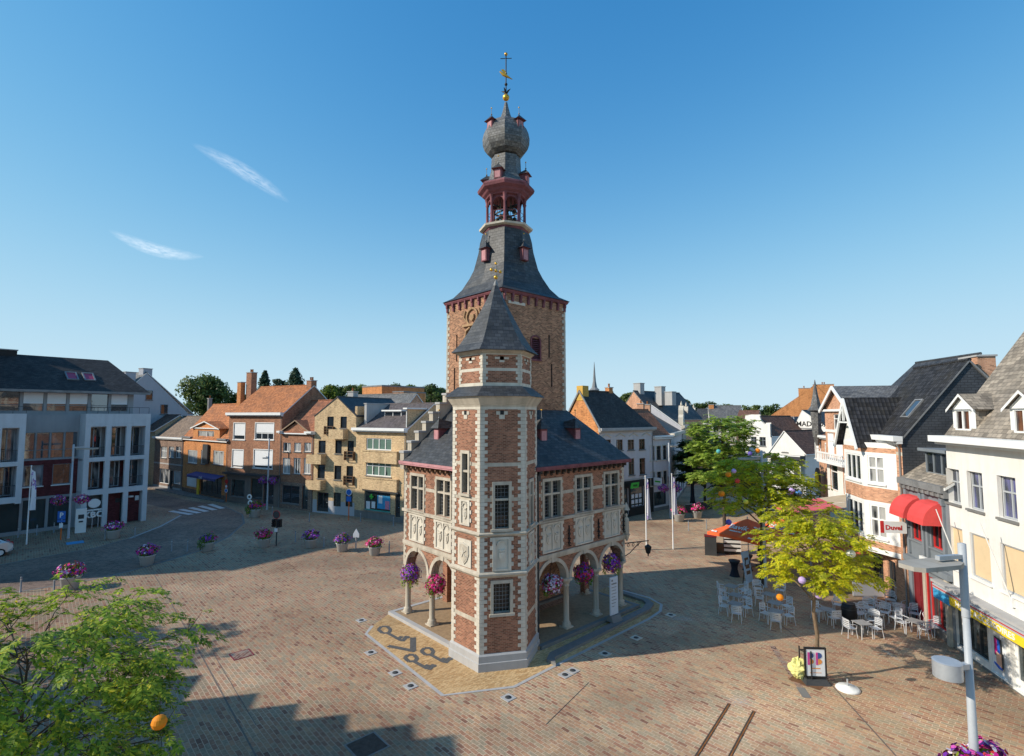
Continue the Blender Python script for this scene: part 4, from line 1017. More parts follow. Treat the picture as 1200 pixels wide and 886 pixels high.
    def skylight(s,x,f,w=.8,l=1.1,gm=None,parent=None):
        e,rz,ry,sf,th=s.rp; y=ry*f; z=e+sf*y+.04+th
        d=Vector((0,1,sf)).normalized(); n=Vector((0,-sf,1)).normalized()
        q=MB(); o=Vector((x,y,z))
        def P(a,b,c): return o+Vector((a,0,0))+d*b+n*c
        for (a,b,c,e2) in ((-w/2,-w/2+.08,0,l),(w/2-.08,w/2,0,l),(-w/2+.08,w/2-.08,0,.08),(-w/2+.08,w/2-.08,l-.08,l)):
            q.faces([P(a,c,-.02),P(b,c,-.02),P(b,e2,-.02),P(a,e2,-.02),P(a,c,.09),P(b,c,.09),P(b,e2,.09),P(a,e2,.09)],[(4,5,6,7),(0,1,5,4),(1,2,6,5),(2,3,7,6),(3,0,4,7)],0)
        k=q.build('skylight',m_leadgrey,s.roofobj)
        g=MB(); g.poly([P(-w/2+.04,.04,.05),P(w/2-.04,.04,.05),P(w/2-.04,l-.04,.05),P(-w/2+.04,l-.04,.05)]); g.build('pane',gm or g_shiny,k)
        return k
def linept(px, A, Bp):
    d=ray(px,486); A=v2(A); Bp=v2(Bp); u=Bp-A
    # A+u*t with x/y = d.x/d.y
    k=d.x/d.y; t=(k*A.y-A.x)/(u.x-k*u.y); return A+u*t
# ================================================================== left apartment block
LA=G(171,610); Ld=Vector((math.sin(R_(37)),math.cos(R_(37)),0))
Lfar=v2(LA); Lnear=Lfar-Ld*12.3
h=House('apartment_building','modern pale concrete and dark red brick apartment block with long slate roof',Lnear,Lfar,12,11.2,cat='apartment block')
W=h.W
zl=lambda a,b,c: h.zoom(a,b,c)
h.zoom(0,0,1)
def lp(px,py,y=0): h.zoom(0,0,1); return h.hit(px,py,y)
xe=lp(100,560)[0]      # left edge of the framed bay
f0=1.9                 # framed bays stand this far proud of the recessed wall
# heights
z1,z2,z3=[lp(150,y,0)[1] for y in (588,532,498)]
z1=3.75; z2=7.0; z3=10.3; zp=11.6
x_a=lp(97,560)[0]; 
roomg=glassmat('room_glass',dark=(.05,.05,.055),curtain=(.3,.3,.3),cover=.35,refl=2.3)
def framed_bay(x0,x1,n,low,tag):
    # concrete frame as one part; balconies and recessed fronts behind it
    q=MB(); p=.44; D=f0
    w=(x1-x0-p)/n
    for k in range(n+1):
        a=x0+k*w; q.box(a,a+p,0,.4 if 0<k<n else D,0 if low else z1-.55,z3-.02)
    for (a,b) in ((z1-.45,z1+.1),(z2-.3,z2+.12),(z3-.02,zp)):
        q.box(x0-.0+.003,x1-.003,.003,.397 if b<zp else D,a+.002,b-.002)
    q.box(x0,x1,.41,D+.2,z1-.2,z1-.05); q.box(x0,x1,.41,D+.2,z2-.2,z2-.02); q.box(x0+.01,x1-.01,.41,D+.2,z3-.1,z3)
    q.build('concrete_frame',m_conc,h.root)
    for k in range(n):
        a=x0+k*w+p; b=x0+(k+1)*w
        for (zb,zt) in ((z1+.1,z2-.3),(z2+.12,z3-.02)):
            M=Matrix.Translation((0,D-.42,0))
            h.win((a,b,zb,zt-.1),2 if (k+int(zb))%2 else 3,(),m_greylamp,roomg if k%2 else g_half,sill=False,M=M,fw=.1)
            r=MB(); nb=max(6,int((b-a)/.13))
            for i in range(nb+1): xx=a+(b-a)*i/nb; r.box(xx-.012,xx+.012,.28,.30,zb,zb+1.0)
            r.box(a,b,.265,.315,zb+1.0,zb+1.05); r.build('balcony_railing',m_charcoal,h.root)
    if tag:  # planters, chairs on the balcony
        pass
framed_bay(x_a,W,3,True,True)
x_b=lp(28,540)[0]
framed_bay(x_b-4.0*max(1,round(x_b/4.0)) if x_b>4 else -.0,x_b,1,False,False)
# recessed middle section and ground floor
q=MB()
h.holes=[]
rw=f0
def rwin(x0,x1,z0_,z1_,**k): 
    h.holes.append((x0,x1,z0_,z1_)); M=Matrix.Translation((0,rw,0)); h.win((x0,x1,z0_,z1_),M=M,**k)
xm0,xm1=x_b,x_a
wmid=xm1-xm0
for i,(a,b) in enumerate(((.08,.40),(.56,.88))):
    rwin(xm0+wmid*a,xm0+wmid*b,z1+.75,z2-.45,cols=1,fm=m_greyp,gm=g_half,sill=True,surm=m_white)
n=4
for i in range(n): rwin(xm0+.05+(wmid-.1)*i/n,xm0+.05+(wmid-.1)*(i+1)/n-.06,z2+.15,z3-.55,cols=1,rows=(.33,),fm=m_leadgrey,gm=g_shiny,sill=False)
gx0=2.0
gx0=.6
for i in range(3):
    a=gx0+i*(x_a-gx0-.2)/3; b=gx0+(i+1)*(x_a-gx0-.2)/3-.22
    rwin(a,b,.35,z1-.55,cols=1,fm=m_charcoal,gm=g_shop,sill=False)
q=MB(); wall(q,0,W,0,zp-.1,h.holes,rw,0,.15,[(0,z1-.3,2),(z1-.3,z2,1),(z2,zp,2)])
e=h.depth; q.poly([(0,e,0),(0,rw,0),(0,rw,zp),(0,e,zp)],2); q.poly([(W,rw,0),(W,e,0),(W,e,zp),(W,rw,zp)],2); q.poly([(W,e,0),(0,e,0),(0,e,zp),(W,e,zp)],2)
q.poly([(0,rw,zp-.1),(W,rw,zp-.1),(W,e,zp-.1),(0,e,zp-.1)],2)
q.build('wall',[m_conc,m_brick_modern,m_concg],h.root)
# dark red doors and glazed entrance in the framed bay
w3=(W-x_a-.44)/3
a=x_a+w3+.44; q=MB(); q.box(a,x_a+2*w3,.9,1.0,0,z1-.45,0); q.box(a+.9,a+1.5,.87,.9,2.2,2.6,1); q.build('garage_door',[m_brick_modern,m_charcoal],h.root)
q=MB(); q.box(a+w3,a+w3+1.5,.9,1.0,0,z1-.45,0); q.build('front_door',m_brick_modern,h.root)
q=MB(); q.lathe([(.02,2.55),(.3,2.6),(.3,2.75),(.02,2.8)],12,(a+w3+.45,.8)); q.box(a+w3+.9,a+w3+1.25,.8,.88,2.2,2.7); q.build('wall_sign',m_paper,h.root)
# penthouse floor set back under the roof eave
yp=2.6
q=MB(); hh=[]
zc0,zc1=zp+.25,zp+2.15
npn=6
for i in range(npn):
    a=.4+(W-1.6)*i/npn; b=.4+(W-1.6)*(i+1)/npn-.22
    M=Matrix.Translation((0,yp,0)); hh.append((a,b,zc0,zc1)); h.win((a,b,zc0,zc1),1,(.32,),m_leadgrey,g_shiny,sill=False,M=M,blind=.6 if i%4 else 0)
wall(q,0,W-.9,zp-.1,zp+2.5,hh,yp,0,.15); q.poly([(W-.9,yp,zp-.1),(W-.9,e,zp-.1),(W-.9,e,zp+2.5),(W-.9,yp,zp+2.5)])
q.build('penthouse_wall',m_concg,h.root)
q=MB()
for a,b in ((.2,x_b),(x_a+.1,W-.1)):
    nb=int((b-a)/.9)
    for i in range(nb+1): xx=a+(b-a)*i/nb; q.box(xx-.015,xx+.015,.3,.33,zp,zp+.65)
    q.box(a,b,.29,.34,zp+.65,zp+.69); 
q.build('parapet_railing',m_charcoal,h.root)
er=zp+2.35; rz=zat(424,62)
q=MB()
a,b=-.5,W+.35; ry=7.2; xe_=W-2.2
q.poly([(a,yp-1.0,er),(b,yp-1.0,er),(xe_,ry,rz),(a,ry,rz)],0); q.poly([(a,yp-1.0,er-.1),(a,ry,rz-.1),(xe_,ry,rz-.1),(b,yp-1.0,er-.1)],1)
q.poly([(b,yp-1,er),(b,e+1,er),(xe_,ry,rz)],0); q.poly([(a,ry,rz),(xe_,ry,rz),(b,e+1,er),(a,e+1,er)],0); q.poly([(a,yp-1,er),(a,ry,rz),(a,e+1,er)],1)
q.box(a,b,yp-1.12,yp-.98,er-.22,er+.02,1)
h.roofobj=q.build('roof',[m_slate_br,m_leadgrey],h.root)
h.rp=(er,rz,ry,(rz-er)/(ry-yp+1),.0)
def sky_at(px,py,gm,w=1.0,l=1.5):
    # on the roof slope: march for the point where the slope meets the pixel ray
    e_,rz_,ry_,sf,_=h.rp
    best=min((abs(lp(px,py,y)[1]-(er+sf*(y-yp+1))),y) for y in [yp+i*.05 for i in range(100)])
    y=best[1]; x,z=lp(px,py,y); d=Vector((0,1,sf)).normalized(); n=Vector((0,-sf,1)).normalized(); o=Vector((x,y,z))
    def P(a,b,c): return o+Vector((a,0,0))+d*b+n*c
    q=MB()
    for (a,b,c,e2) in ((-w/2,-w/2+.12,-l/2,l/2),(w/2-.12,w/2,-l/2,l/2),(-w/2+.12,w/2-.12,-l/2,-l/2+.12),(-w/2+.12,w/2-.12,l/2-.12,l/2)):
        q.faces([P(a,c,-.03),P(b,c,-.03),P(b,e2,-.03),P(a,e2,-.03),P(a,c,.12),P(b,c,.12),P(b,e2,.12),P(a,e2,.12)],[(4,5,6,7),(0,1,5,4),(1,2,6,5),(2,3,7,6),(3,0,4,7)],0)
    k=q.build('skylight',m_greyp,h.roofobj); g=MB(); g.poly([P(-w/2+.05,-l/2+.05,.05),P(w/2-.05,-l/2+.05,.05),P(w/2-.05,l/2-.05,.05),P(-w/2+.05,l/2-.05,.05)]); g.build('pane',gm,k)
pinkg=plain('pink_blind',(.42,.06,.12),.4,.1)
sky_at(84,441,pinkg); sky_at(104,442,pinkg); sky_at(25,455,g_dark,1.0,1.0)
h.chimney(lp(9,418,ry)[0],ry,1.3,.7,rz-.4,rz+.35,m_black,pots=0)
def fromsn_(s_,n_): return Vector((SD.x*s_-SD.y*n_, SD.y*s_+SD.x*n_,0))
# unseen tall block, added further left to throw the long shadow over the road
Ninw=Vector((-Ld.y,Ld.x,0))
hN=House('apartment_building','unseen tall plain grey block added beyond the left edge of the square to shade the road',Lfar-Ld*34,Lfar-Ld*17,11,24.6,cat='apartment block')
for i in range(4):
    for j in range(6): hN.win((1.2+i*3.6,3.0+i*3.6,1.3+j*3.5,3.3+j*3.5),2,(),sill=False)
hN.walls(m_concg); q=MB(); q.box(-.1,hN.W,-.3,hN.depth+.3,24.6,24.9); q.build('roof',m_slate,hN.root)
for (lb_,a_,b_,dp_,hh_) in (('unseen taller narrow block added next to the apartment block for its shadow',Lfar-Ld*16.9,Lfar-Ld*13.4+Vector((-.3,-.2,0)),11,26.0),('unseen long tall block added behind the apartment block to shade the houses',fromsn_(-44.4,66),fromsn_(-62,92),9,23.0)):  # two more unseen blocks, added to shade the road and the left houses
    hB=House('apartment_building',lb_,a_,b_,dp_,hh_,cat='apartment block')
    for i in range(3):
        for j in range(6): hB.win((.4+i*1.3,1.4+i*1.3,1.3+j*3.5,3.3+j*3.5),1,(),sill=False)
    hB.walls(m_concg); q=MB(); q.box(0,hB.W,-.2,hB.depth,hh_,hh_+.3); q.build('roof',m_slate,hB.root)
# stepped-gable house behind the photographer's left, its shadow lies over the foreground
gb=[]
cS=[(-9.4,25.17),(-4.7,23.8),(2.75,19.46),(2.2,17.5)]
def fromsn(s_,n_): return Vector((SD.x*s_-SD.y*n_, SD.y*s_+SD.x*n_,0))
sx=-24.0
top=fromsn(sx,18.4)
tanE=math.tan(EL)
steps=[(14.3,-10.5),(15.1,-7.0),(15.8,-3.6),(16.5,-.6),(17.2,2.4),(19.7,1.0),(20.7,-1.4),(21.9,-3.4),(23.1,-5.2),(24.3,-8.0)]
gh=House('gabled_house','tall brick house with stepped gable behind the photographer',fromsn(sx,13.5),fromsn(sx,26.5),9,8,cat='house')
P=[(0,8),(0,(-12.1-sx)*tanE)]
for nn,s_ in steps:
    P.append((nn-13.5,P[-1][1])); P.append((nn-13.5,(s_-sx)*tanE))
P.append((13.0,P[-1][1])); P.append((13.0,8))
for j in range(3): gh.win((1.2+4*j,2.6+4*j,4.5,7),2)
gh.walls(m_brick_house,front_poly=P); gh.roof_front(max(z for x,z in P)-1.4,m_tile,xr=4.9,y0=.4)
# ================================================================== row of houses behind the square, left of the belfry
bl=[(179,570),(213,576),(265,587.5),(328,595),(366,600),(415,605),(475,613.5)]
BP=[v2(G(*p)) for p in bl]
# straighten the row a little: keep each joint on the line of its neighbours
def seglens(): return [(BP[i+1]-BP[i]).length for i in range(len(BP)-1)]
m_dimwall=weathered('brown_grey_stone_cladding',(.2,.165,.145),(.1,.085,.075))
# white gabled house far left behind the apartment block
wl0=Vector((xat(140,78),78,0)); wl1=wl0+Vector((.62,.25,0)).normalized()*0
pA=Vector((xat(118,82),82,0)); pB=Vector((xat(226,96),96,0))
h=House('gabled_house','pale grey rendered gable house with two small windows and two chimneys','',pB,14,10) if False else House('gabled_house','pale grey rendered gable house behind the apartment block with two small windows and two chimneys',pA,pB,12,zat(520,90),cat='house')
h.zoom(0,400,3.165)
ap_x,ap_z=h.hit(545,118); 
for r in ((540,182,566,218),(595,234,622,270)): h.win(h.rect(*r),1,(),m_greyp,g_dark,hole=False,y=-.03)
el,_=h.hit(700,275); _,ez=h.hit(700,270); h.eave=ez
h.walls(m_render_g,gable=None)
q=MB(); x2=h.W; sl=(ap_z-ez)/(el-ap_x)
q.poly([(0,0,ez),(x2,0,ez),(el,0,ez),(ap_x,0,ap_z),(max(0,ap_x-(ap_z-ez)/sl),0,ez)]) ; q.build('gable',m_render_g,h.root)
h.roof_front(ap_z,m_slate_l,xr=ap_x,ov=.1,ove=.08)
for (zx,zy0,zy1,w) in ((490,115,150,1.6),(553,102,140,1.5)):
    x,zt_=h.hit(zx,zy0); _,zb_=h.hit(zx,zy1); h.chimney(x,.9,w,1.2,zb_-3,zt_,m_render_g,pots=0)
# 1: low house with brown tiles, and the yellow lit sliver left of it
h=House('corner_house','narrow yellow house half hidden behind the apartment block with dark red gable edge',v2(G(160,566)),BP[0]-(BP[1]-BP[0]).normalized()*.02,7,zat(505,84),cat='house')
h.zoom(170,480,7.383); h.win((1.2,2.2,3.8,5.6),1); h.walls(m_brick_yellow,gable='side',rz=h.eave+2.4); h.roof_side(h.eave+2.4,m_tile_brown)
h=House('terraced_house','low grey brown house with weathered brown roof and white shop window in shade',BP[0],BP[1],8,zat(513.5,82),cat='house')
h.zoom(170,480,7.383)
for a,b in ((138,188),(205,250),(266,312)): h.win(h.rect(a,320,b,418),2,(.6,),gm=g_curt)
h.win(h.rect(122,512,212,640),2,(),gm=g_curt,sill=False); h.door(h.rect(216,530,240,690),m_charcoal,g_dark,1); h.win(h.rect(246,530,308,645),1,(),gm=g_curt,sill=False)
h.walls(m_brick_grey,bands=[(3.75,3.95,m_plinth),(.0,.4,m_plinth)],gable='side',rz=zat(489,86)); h.roof_side(zat(489,86),m_tile_grey); h.gutter(m_white)
h.skylight(h.hit(310,170)[0],.35,.7,1.2)
# 2: orange house with gabled dormer, café front
h=House('cafe_house','orange brick house with tall gabled dormer above a dark café front and blue awning',BP[1],BP[2],8,zat(514,75),cat='house')
h.zoom(170,480,7.383)
rz=zat(475,80)
for r in ((368,350,452,465),(482,350,522,470),(588,356,680,478)): h.win(h.rect(*r),2,(),gm=g_curt,fw=.12)
xa,za=h.hit(420,150); xb,_=h.hit(650,150); wr=h.rect(458,184,598,268)
h.holes.append((0,0,0,0)); h.holes.pop()
h.win(h.rect(358,560,445,668),1,(),gm=m_blind,sill=False,blind=.95)
dr=h.rect(478,585,662,752); h.door(dr,m_charcoal,g_dark,4)
# small name letters in gold above the café door
h.walls(m_brick_orange,bands=[(0,.7,m_brick_dark)],gable='side',rz=rz); h.roof_side(rz,m_tile); h.gutter(m_leadgrey,x0=-.1,x1=xa); h.gutter(m_leadgrey,x0=xb,x1=h.W+.1)
q=MB(); zt_=za; xm=(xa+xb)/2; zp_=h.hit(528,105)[1]
wall(q,xa,xb,h.eave-.35,zt_,[wr],-.03,0,.18); q.poly([(xa,-.03,h.eave-.35),(xa,-.03,zt_),(xa,3,zt_),(xa,3,h.eave-.35)]); q.poly([(xb,-.03,h.eave-.35),(xb,3,h.eave-.35),(xb,3,zt_),(xb,-.03,zt_)]); q.poly([(xa,-.03,zt_),(xb,-.03,zt_),(xm,-.03,zp_)])
d=q.build('dormer',m_brick_orange,h.roofobj); h.win(wr,2,(),gm=g_curt,hole=False,parent=d,fw=.12)
q=MB(); 
for (x0,zz0,x1,zz1) in ((xa-.35,zt_-.12,xm,zp_+.1),(xm,zp_+.1,xb+.35,zt_-.12)):
    q.poly([(x0,-.35,zz0),(x1,-.35,zz1),(x1,4,zz1),(x0,4,zz0)],0); q.poly([(x0,-.35,zz0-.16),(x0,-.35,zz0),(x1,-.35,zz1),(x1,-.35,zz1-.16)],1)
q.box(xa-.1,xb+.1,-.2,-.04,zt_-.2,zt_-.06,1)
q.build('dormer_roof',[m_tile,m_white],d)
q=MB(); x0,zt1=h.hit(440,535); x1,_=h.hit(690,550); zb=h.hit(520,575)[1]
q.faces([(x0,-.0,zt1),(x1,-.0,zt1),(x1,-1.2,zb+.1),(x0,-1.2,zb+.1),(x0,-1.2,zb-.2),(x1,-1.2,zb-.2)],[(0,1,2,3),(3,2,5,4)]); aw=q.build('awning',m_blue if False else plain('navy_canvas',(.05,.06,.22),.7),h.root)
text(aw,'CAFÉ',.42,((x0+x1)/2,-1.215,zb-.04),FRONT,m_white)
q=MB(); r=h.rect(518,300,560,468); q.box(r[0],r[1],-.35,-.12,r[2],r[3]); sg=q.build('hanging_sign',m_charcoal,h.root)
q=MB(); r=h.rect(455,580,472,720); q.box(r[0],r[1],-.12,-.01,0,r[3]); q.build('door_post',m_yellow,h.root)
h.chimney(h.hit(322,75)[0]-.4,4,.5,.5,rz-1.5,rz+1.1,m_leadgrey,pots=1)
# 3: large brown brick house
h=House('brick_house','large brown brick house with white roller blinds and orange tiled roof carrying a flat dormer',BP[2],BP[3],9.5,zat(486,67),cat='house')
h.zoom(250,440,4.925)
rz=zat(453.5,71.5)
h.win(h.rect(118,276,182,370),1,(),gm=g_dark,sur=.1,surm=m_white,blind=.75); h.win(h.rect(243,276,348,370),3,(.38,),gm=g_dark,sur=.1,surm=m_white,blind=.58)
h.win(h.rect(110,430,172,530),1,(),gm=g_dark,sur=.1,surm=m_white,blind=.9); h.win(h.rect(234,430,340,536),1,(),gm=g_dark,sur=.1,surm=m_white,blind=.86)
h.win(h.rect(98,600,180,700),1,(),m_leadgrey,g_shop); h.win(h.rect(215,595,282,720),1,(),m_wood,g_shop,sill=False); h.door(h.rect(290,600,348,742),m_charcoal,g_dark,1)
zb=h.hit(215,570)[1]
h.walls(m_brick_house,bands=[(0,zb-.05,m_dimwall)],gable='side',rz=rz); h.roof_side(rz,m_tile,ov=.3,verge=m_white); h.gutter(m_white,h=.34,d=.5)
q=MB(); q.box(-.05,h.W-.1,-.7,-.01,zb-.1,zb+.15); q.build('canopy',m_charcoal,h.root)
e_,r_,ry_,sf,_=h.rp
x0,z0=h.hit(203,212,2.1); x1,z1=h.hit(300,172,2.1)
h.flatdormer(x0,x1,h.eave+sf*1.9,z1,2.0,cols=4,depth=2.4,gm=g_curt)
cx=h.hit(222,100,4.7)[0]; h.chimney(cx,4.6,1.1,.9,rz-2.5,zat(434,71),m_brick_house,pots=2); h.chimney(cx-1.4,4.0,.8,.7,rz-3.5,zat(446,71),m_brick_orange,pots=0)
h.chimney(h.W-.4,4.75,.9,.9,rz-1,zat(447,71),m_brick_house,pots=2)
# 4: brick house with little gable
h=House('gabled_brick_house','narrow brown brick house with a small stepped pediment gable and orange roof',BP[3],BP[4],9,zat(507,63.5),cat='house')
h.zoom(250,440,4.925)
rz=zat(470.5,68)
for a,b in ((403,447),(466,506),(524,565)):
    h.win(h.rect(a,388,b,440),2,(),gm=g_curt); h.win(h.rect(a-3,476,b-3,568),2,(),gm=g_curt)
h.win(h.rect(394,634,496,740),1,(),m_leadgrey,g_dark,sill=True); h.door(h.rect(512,636,545,772),m_charcoal,g_shop,1)
xg,zg=h.hit(482,268); x0,_=h.hit(400,335); x1,_=h.hit(560,335)
h.walls(m_brick_house,bands=[(0,h.hit(480,620)[1],m_brick_grey)],gable='side',rz=rz,front_poly=[(x0,h.eave),(x1,h.eave),(xg,zg)]); h.roof_side(rz,m_tile_old)
q=MB()
for (a,za_,b,zb_) in ((x0-.2,h.eave,xg,zg+.15),(xg,zg+.15,x1+.2,h.eave)):
    q.poly([(a,-.3,za_+.1),(b,-.3,zb_+.1),(b,3,zb_+.1),(a,3,za_+.1)]); q.poly([(a,-.3,za_-.05),(b,-.3,zb_-.05),(b,-.3,zb_+.1),(a,-.3,za_+.1)],1)
q.build('gable_roof',[m_tile_old,m_woodl],h.root)
h.gutter(m_white,x0=-.2,x1=x0+.3,d=.7); h.gutter(m_white,x0=x1-.3,x1=h.W+.2,d=.7)
q=MB(); q.lathe([(.01,0),(.2,.005)],4); 
# 5: yellow brick apartments with front gable and balconies
h=House('yellow_gabled_house','yellow brick gabled house with small brick balconies and dark windows',BP[4],BP[5],10,zat(489,60),cat='house')
h.zoom(355,450,5.369)
xg,zg=h.hit(217,88)
for r,bal in (((152,198,193,315),1),((236,198,276,278),0),((98,356,143,435),0),((203,356,244,438),0),((280,358,320,470),1),((92,508,138,595),0),((197,514,241,602),0),((273,516,315,625),1),((193,684,238,770),2),((268,686,312,772),2)):
    h.win(h.rect(*r),1,(),m_black,g_dark if bal<2 else g_shop,sill=bal==0,fw=.06)
h.door(h.rect(88,682,160,802),m_charcoal,g_dark,2)
e5=h.hit(100,205)[1]; h.eave=e5
h.walls(m_brick_yellow,bands=[(0,1.5,m_render_g)],gable='front',rz=zg,xr=xg); h.roof_front(zg,m_slate,xr=xg,ov=.08,ove=.05,verge=m_charcoal)
for r in ((56,442,148,500),(52,602,146,660),(196,285,286,345)):
    x0,x1,z0,z1=h.rect(*r); q=MB(); q.box(x0,x1,-.9,-.002,z0,z0+.15); q.box(x0,x1,-.9,-.78,z0+.15,z1); q.box(x0,x0+.12,-.78,-.002,z0+.15,z1); q.box(x1-.12,x1,-.78,-.002,z0+.15,z1); q.build('balcony',m_brick_yellow,h.root)
for r in ((144,268,200,318),(270,425,328,480),(266,580,325,636)):
    x0,x1,z0,z1=h.rect(*r); q=MB()
    for k in range(4): zz_=z0+(z1-z0)*k/3; q.box(x0,x1,-.35,-.31,zz_,zz_+.06)
    q.box(x0,x0+.05,-.35,-.003,z0,z1); q.box(x1-.05,x1,-.35,-.003,z0,z1); q.build('balcony_railing',m_wood,h.root)
h.chimney(h.hit(192,60)[0]-.6,4,.9,.9,zg-2.5,zat(458,62),m_plinth,pots=1)
q=MB(); x0,z0=h.hit(372,240); q.box(h.W-.35,h.W-.02,.2,5,e5-1.5,h.hit(355,140)[1]); q.build('parapet',m_brick_yellow,h.root)
# 6: yellow pharmacy house
h=House('pharmacy_house','yellow brick pharmacy with green cross in the shop window and dark grey pan tiled roof',BP[5],BP[6],9,zat(503,57.5),cat='house')
h.zoom(355,450,5.369)
rz=zat(474.5,61)
h.eave=h.hit(480,290)[1]
h.win(h.rect(398,342,556,416),4,(),gm=g_green,fw=.1); h.win(h.rect(396,492,554,580),4,(.72,),gm=g_green,fw=.1)
h.win(h.rect(386,672,550,800),1,(),m_leadgrey,g_shop,sill=True); h.door(h.rect(580,690,612,840),m_charcoal,g_dark,1)
h.walls(m_brick_yellow,bands=[(0,.75,m_stone_g)],gable='side',rz=rz); h.roof_side(rz,m_tile_dark if False else tilemat('grey_pan_tiles',(.13,.11,.11),dirt=(.2,.17,.14),dam=.3),ov=.4); h.gutter(m_white,h=.3,d=.6)
for z_ in (420,588):
    x0,zt_=h.hit(390,z_); x1,_=h.hit(604,z_); q=MB(); q.box(x0,x1,-.35,-.002,zt_-1.25,zt_); q.box(x0-.05,x1+.05,-.42,-.003,zt_+.002,zt_+.1); q.build('balcony',m_brick_yellow,h.root)
x0,zt_=h.hit(385,668); x1,_=h.hit(610,668); q=MB(); q.box(x0,x1,-.3,-.003,zt_,zt_+.2); q.build('canopy',m_charcoal,h.root)
x,z=h.hit(434,708); q=MB(); q.box(x-.28,x+.28,-.1,-.03,z-.09,z+.09); q.box(x-.09,x+.09,-.098,-.032,z-.28,z-.09); q.box(x-.09,x+.09,-.098,-.032,z+.09,z+.28); q.build('pharmacy_cross',m_green,h.root)
for r,mm in (((466,704,546,788),m_cyan),((474,704,498,752),m_paper),((516,738,542,790),plain('poster_pink',(.7,.25,.35),.6,.4,6)),((396,738,420,785),m_paper),((430,740,452,782),m_paper),((386,794,550,808),plain('teal_board',(.05,.35,.3),.6))):
    x0,x1,z0,z1=h.rect(*r); q=MB(); dy=.03+.004*len(h.root.children)%.03; q.box(x0,x1,.05-.004*(r[0]%7),.085,z0,z1); q.build('window_poster',mm,h.root)
h.flatdormer(h.hit(428,0)[0],h.hit(538,0)[0],h.eave+1.15,h.eave+2.1,2.2,cols=2,depth=2.0,gm=g_dark)
x0=h.hit(640,0)[0]; h.flatdormer(x0,h.W-.2,h.eave-.3,h.eave+2.3,.3,cols=1,depth=3,gm=m_beige,cheek=m_brick_yellow)
h.chimney(h.hit(363,140)[0],4.5,.35,7.5,h.eave-.5,rz+.1,m_plinth,pots=0)
# beyond: dark roofed house between them and a modern orange brick block
q0=v2((xat(392,78),78)); q1=v2((xat(462,72),72))
h=House('house_behind','grey roofed house peeping above the yellow gable',q0,q1,9,zat(487,75)-1,cat='house'); h.win((1,2,2,3)); h.walls(m_brick_terra,gable='side',rz=zat(463,78)); h.roof_side(zat(463,78),m_slate_l)
hb=House('brick_block','plain modern orange brick block rising behind the grey roofs',v2((xat(424,92),92)),v2((xat(447,88),88)),9,zat(453.5,90),cat='building')
hb.win((.8,1.6,2,4)); hb.walls(m_brick_orange); q=MB(); q.box(-.05,hb.W+.05,-.05,hb.depth+.05,hb.eave,hb.eave+.25); q.build('roof_edge',m_leadgrey,hb.root)
hb=House('brick_block','lower orange brick block beside the taller one behind the grey roofs',v2((xat(460,86),86)),v2((xat(472.5,85),85)),6,zat(460,86),cat='building')
hb.win((.4,.9,2,4)); hb.walls(m_brick_orange); q=MB(); q.box(-.05,hb.W+.05,-.05,hb.depth+.05,hb.eave,hb.eave+.2); q.build('roof_edge',m_leadgrey,hb.root)
# ================================================================== right side of the square
def Rp(d): return Vector((21.3+.22*(d-24.1),d,0))
# ---- white corner building with shop
h=House('white_shop_house','large white rendered building with grey slate roof, white dormers and yellow shop fascia',Rp(26.5),Rp(9.5),9,10.25,cat='shop building')
h.zoom(1090,500,5.536)
for r in ((108,275,192,495),(243,295,342,540),(440,325,560,600)):
    h.win(h.rect(*r,y=.0),2,(.62,),m_greylamp,g_blue,sur=0,y=.22)
xs=[h.rect(*r) for r in ((108,275,192,495),(243,295,342,540),(440,325,560,600))]
xx=xs[-1][1]+1.1; zlo,zhi=xs[0][2],xs[0][3]
for k in range(2): h.win((xx+2.2*k,xx+2.2*k+1.15,zlo,zhi),2,(.62,),m_greylamp,g_blue,y=.22)
h.zoom(0,0,1)
for r in ((1113,622,1129,668),(1138,630,1160.6,680),(1174,645,1203,700)):
    x0,x1,z0,z1=h.rect(*r); h.win((x0,x1,4.0,6.0),1,(),m_greylamp,m_beige,y=.1,sill=True,surm=m_white)
h.win((xx,xx+1.3,4.0,6.0),1,(),m_greylamp,m_beige,y=.1,surm=m_white)
# ground floor shop
x_,_=h.hit(1108,740); 
sx0=h.hit(1112,740)[0]; sx1=h.hit(1128,740)[0]; sx2=h.hit(1134,740)[0]; sx3=h.hit(1160,770)[0]; sx4=h.hit(1183,790)[0]
h.win((sx0,sx1,.25,2.55),1,(),m_leadgrey,g_shop,sill=False,y=.1)
h.win((sx2,sx3-.08,.45,2.6),2,(),m_charcoal,g_shop,sill=False,y=.14)
h.win((sx3,sx4-.1,.12,2.6),1,(),m_white,m_paper,sill=False,y=.05,fw=.05)
h.door((sx4+.15,sx4+1.6,.05,2.6),m_white,g_shop,1,y=.2); h.win((sx4+1.8,h.W-3,.3,2.6),3,(),m_leadgrey,g_shop,sill=False)
rz=16.9; ry=4.75
h.walls(m_render_w,bands=[(0,.12,m_stone_g)],gable='side',rz=rz,ry=ry); h.roof_side(rz,m_slate_grey,ry=ry,ov=.15,verge=m_white)
h.gutter(m_white,h=.3,d=.7,z=10.22)
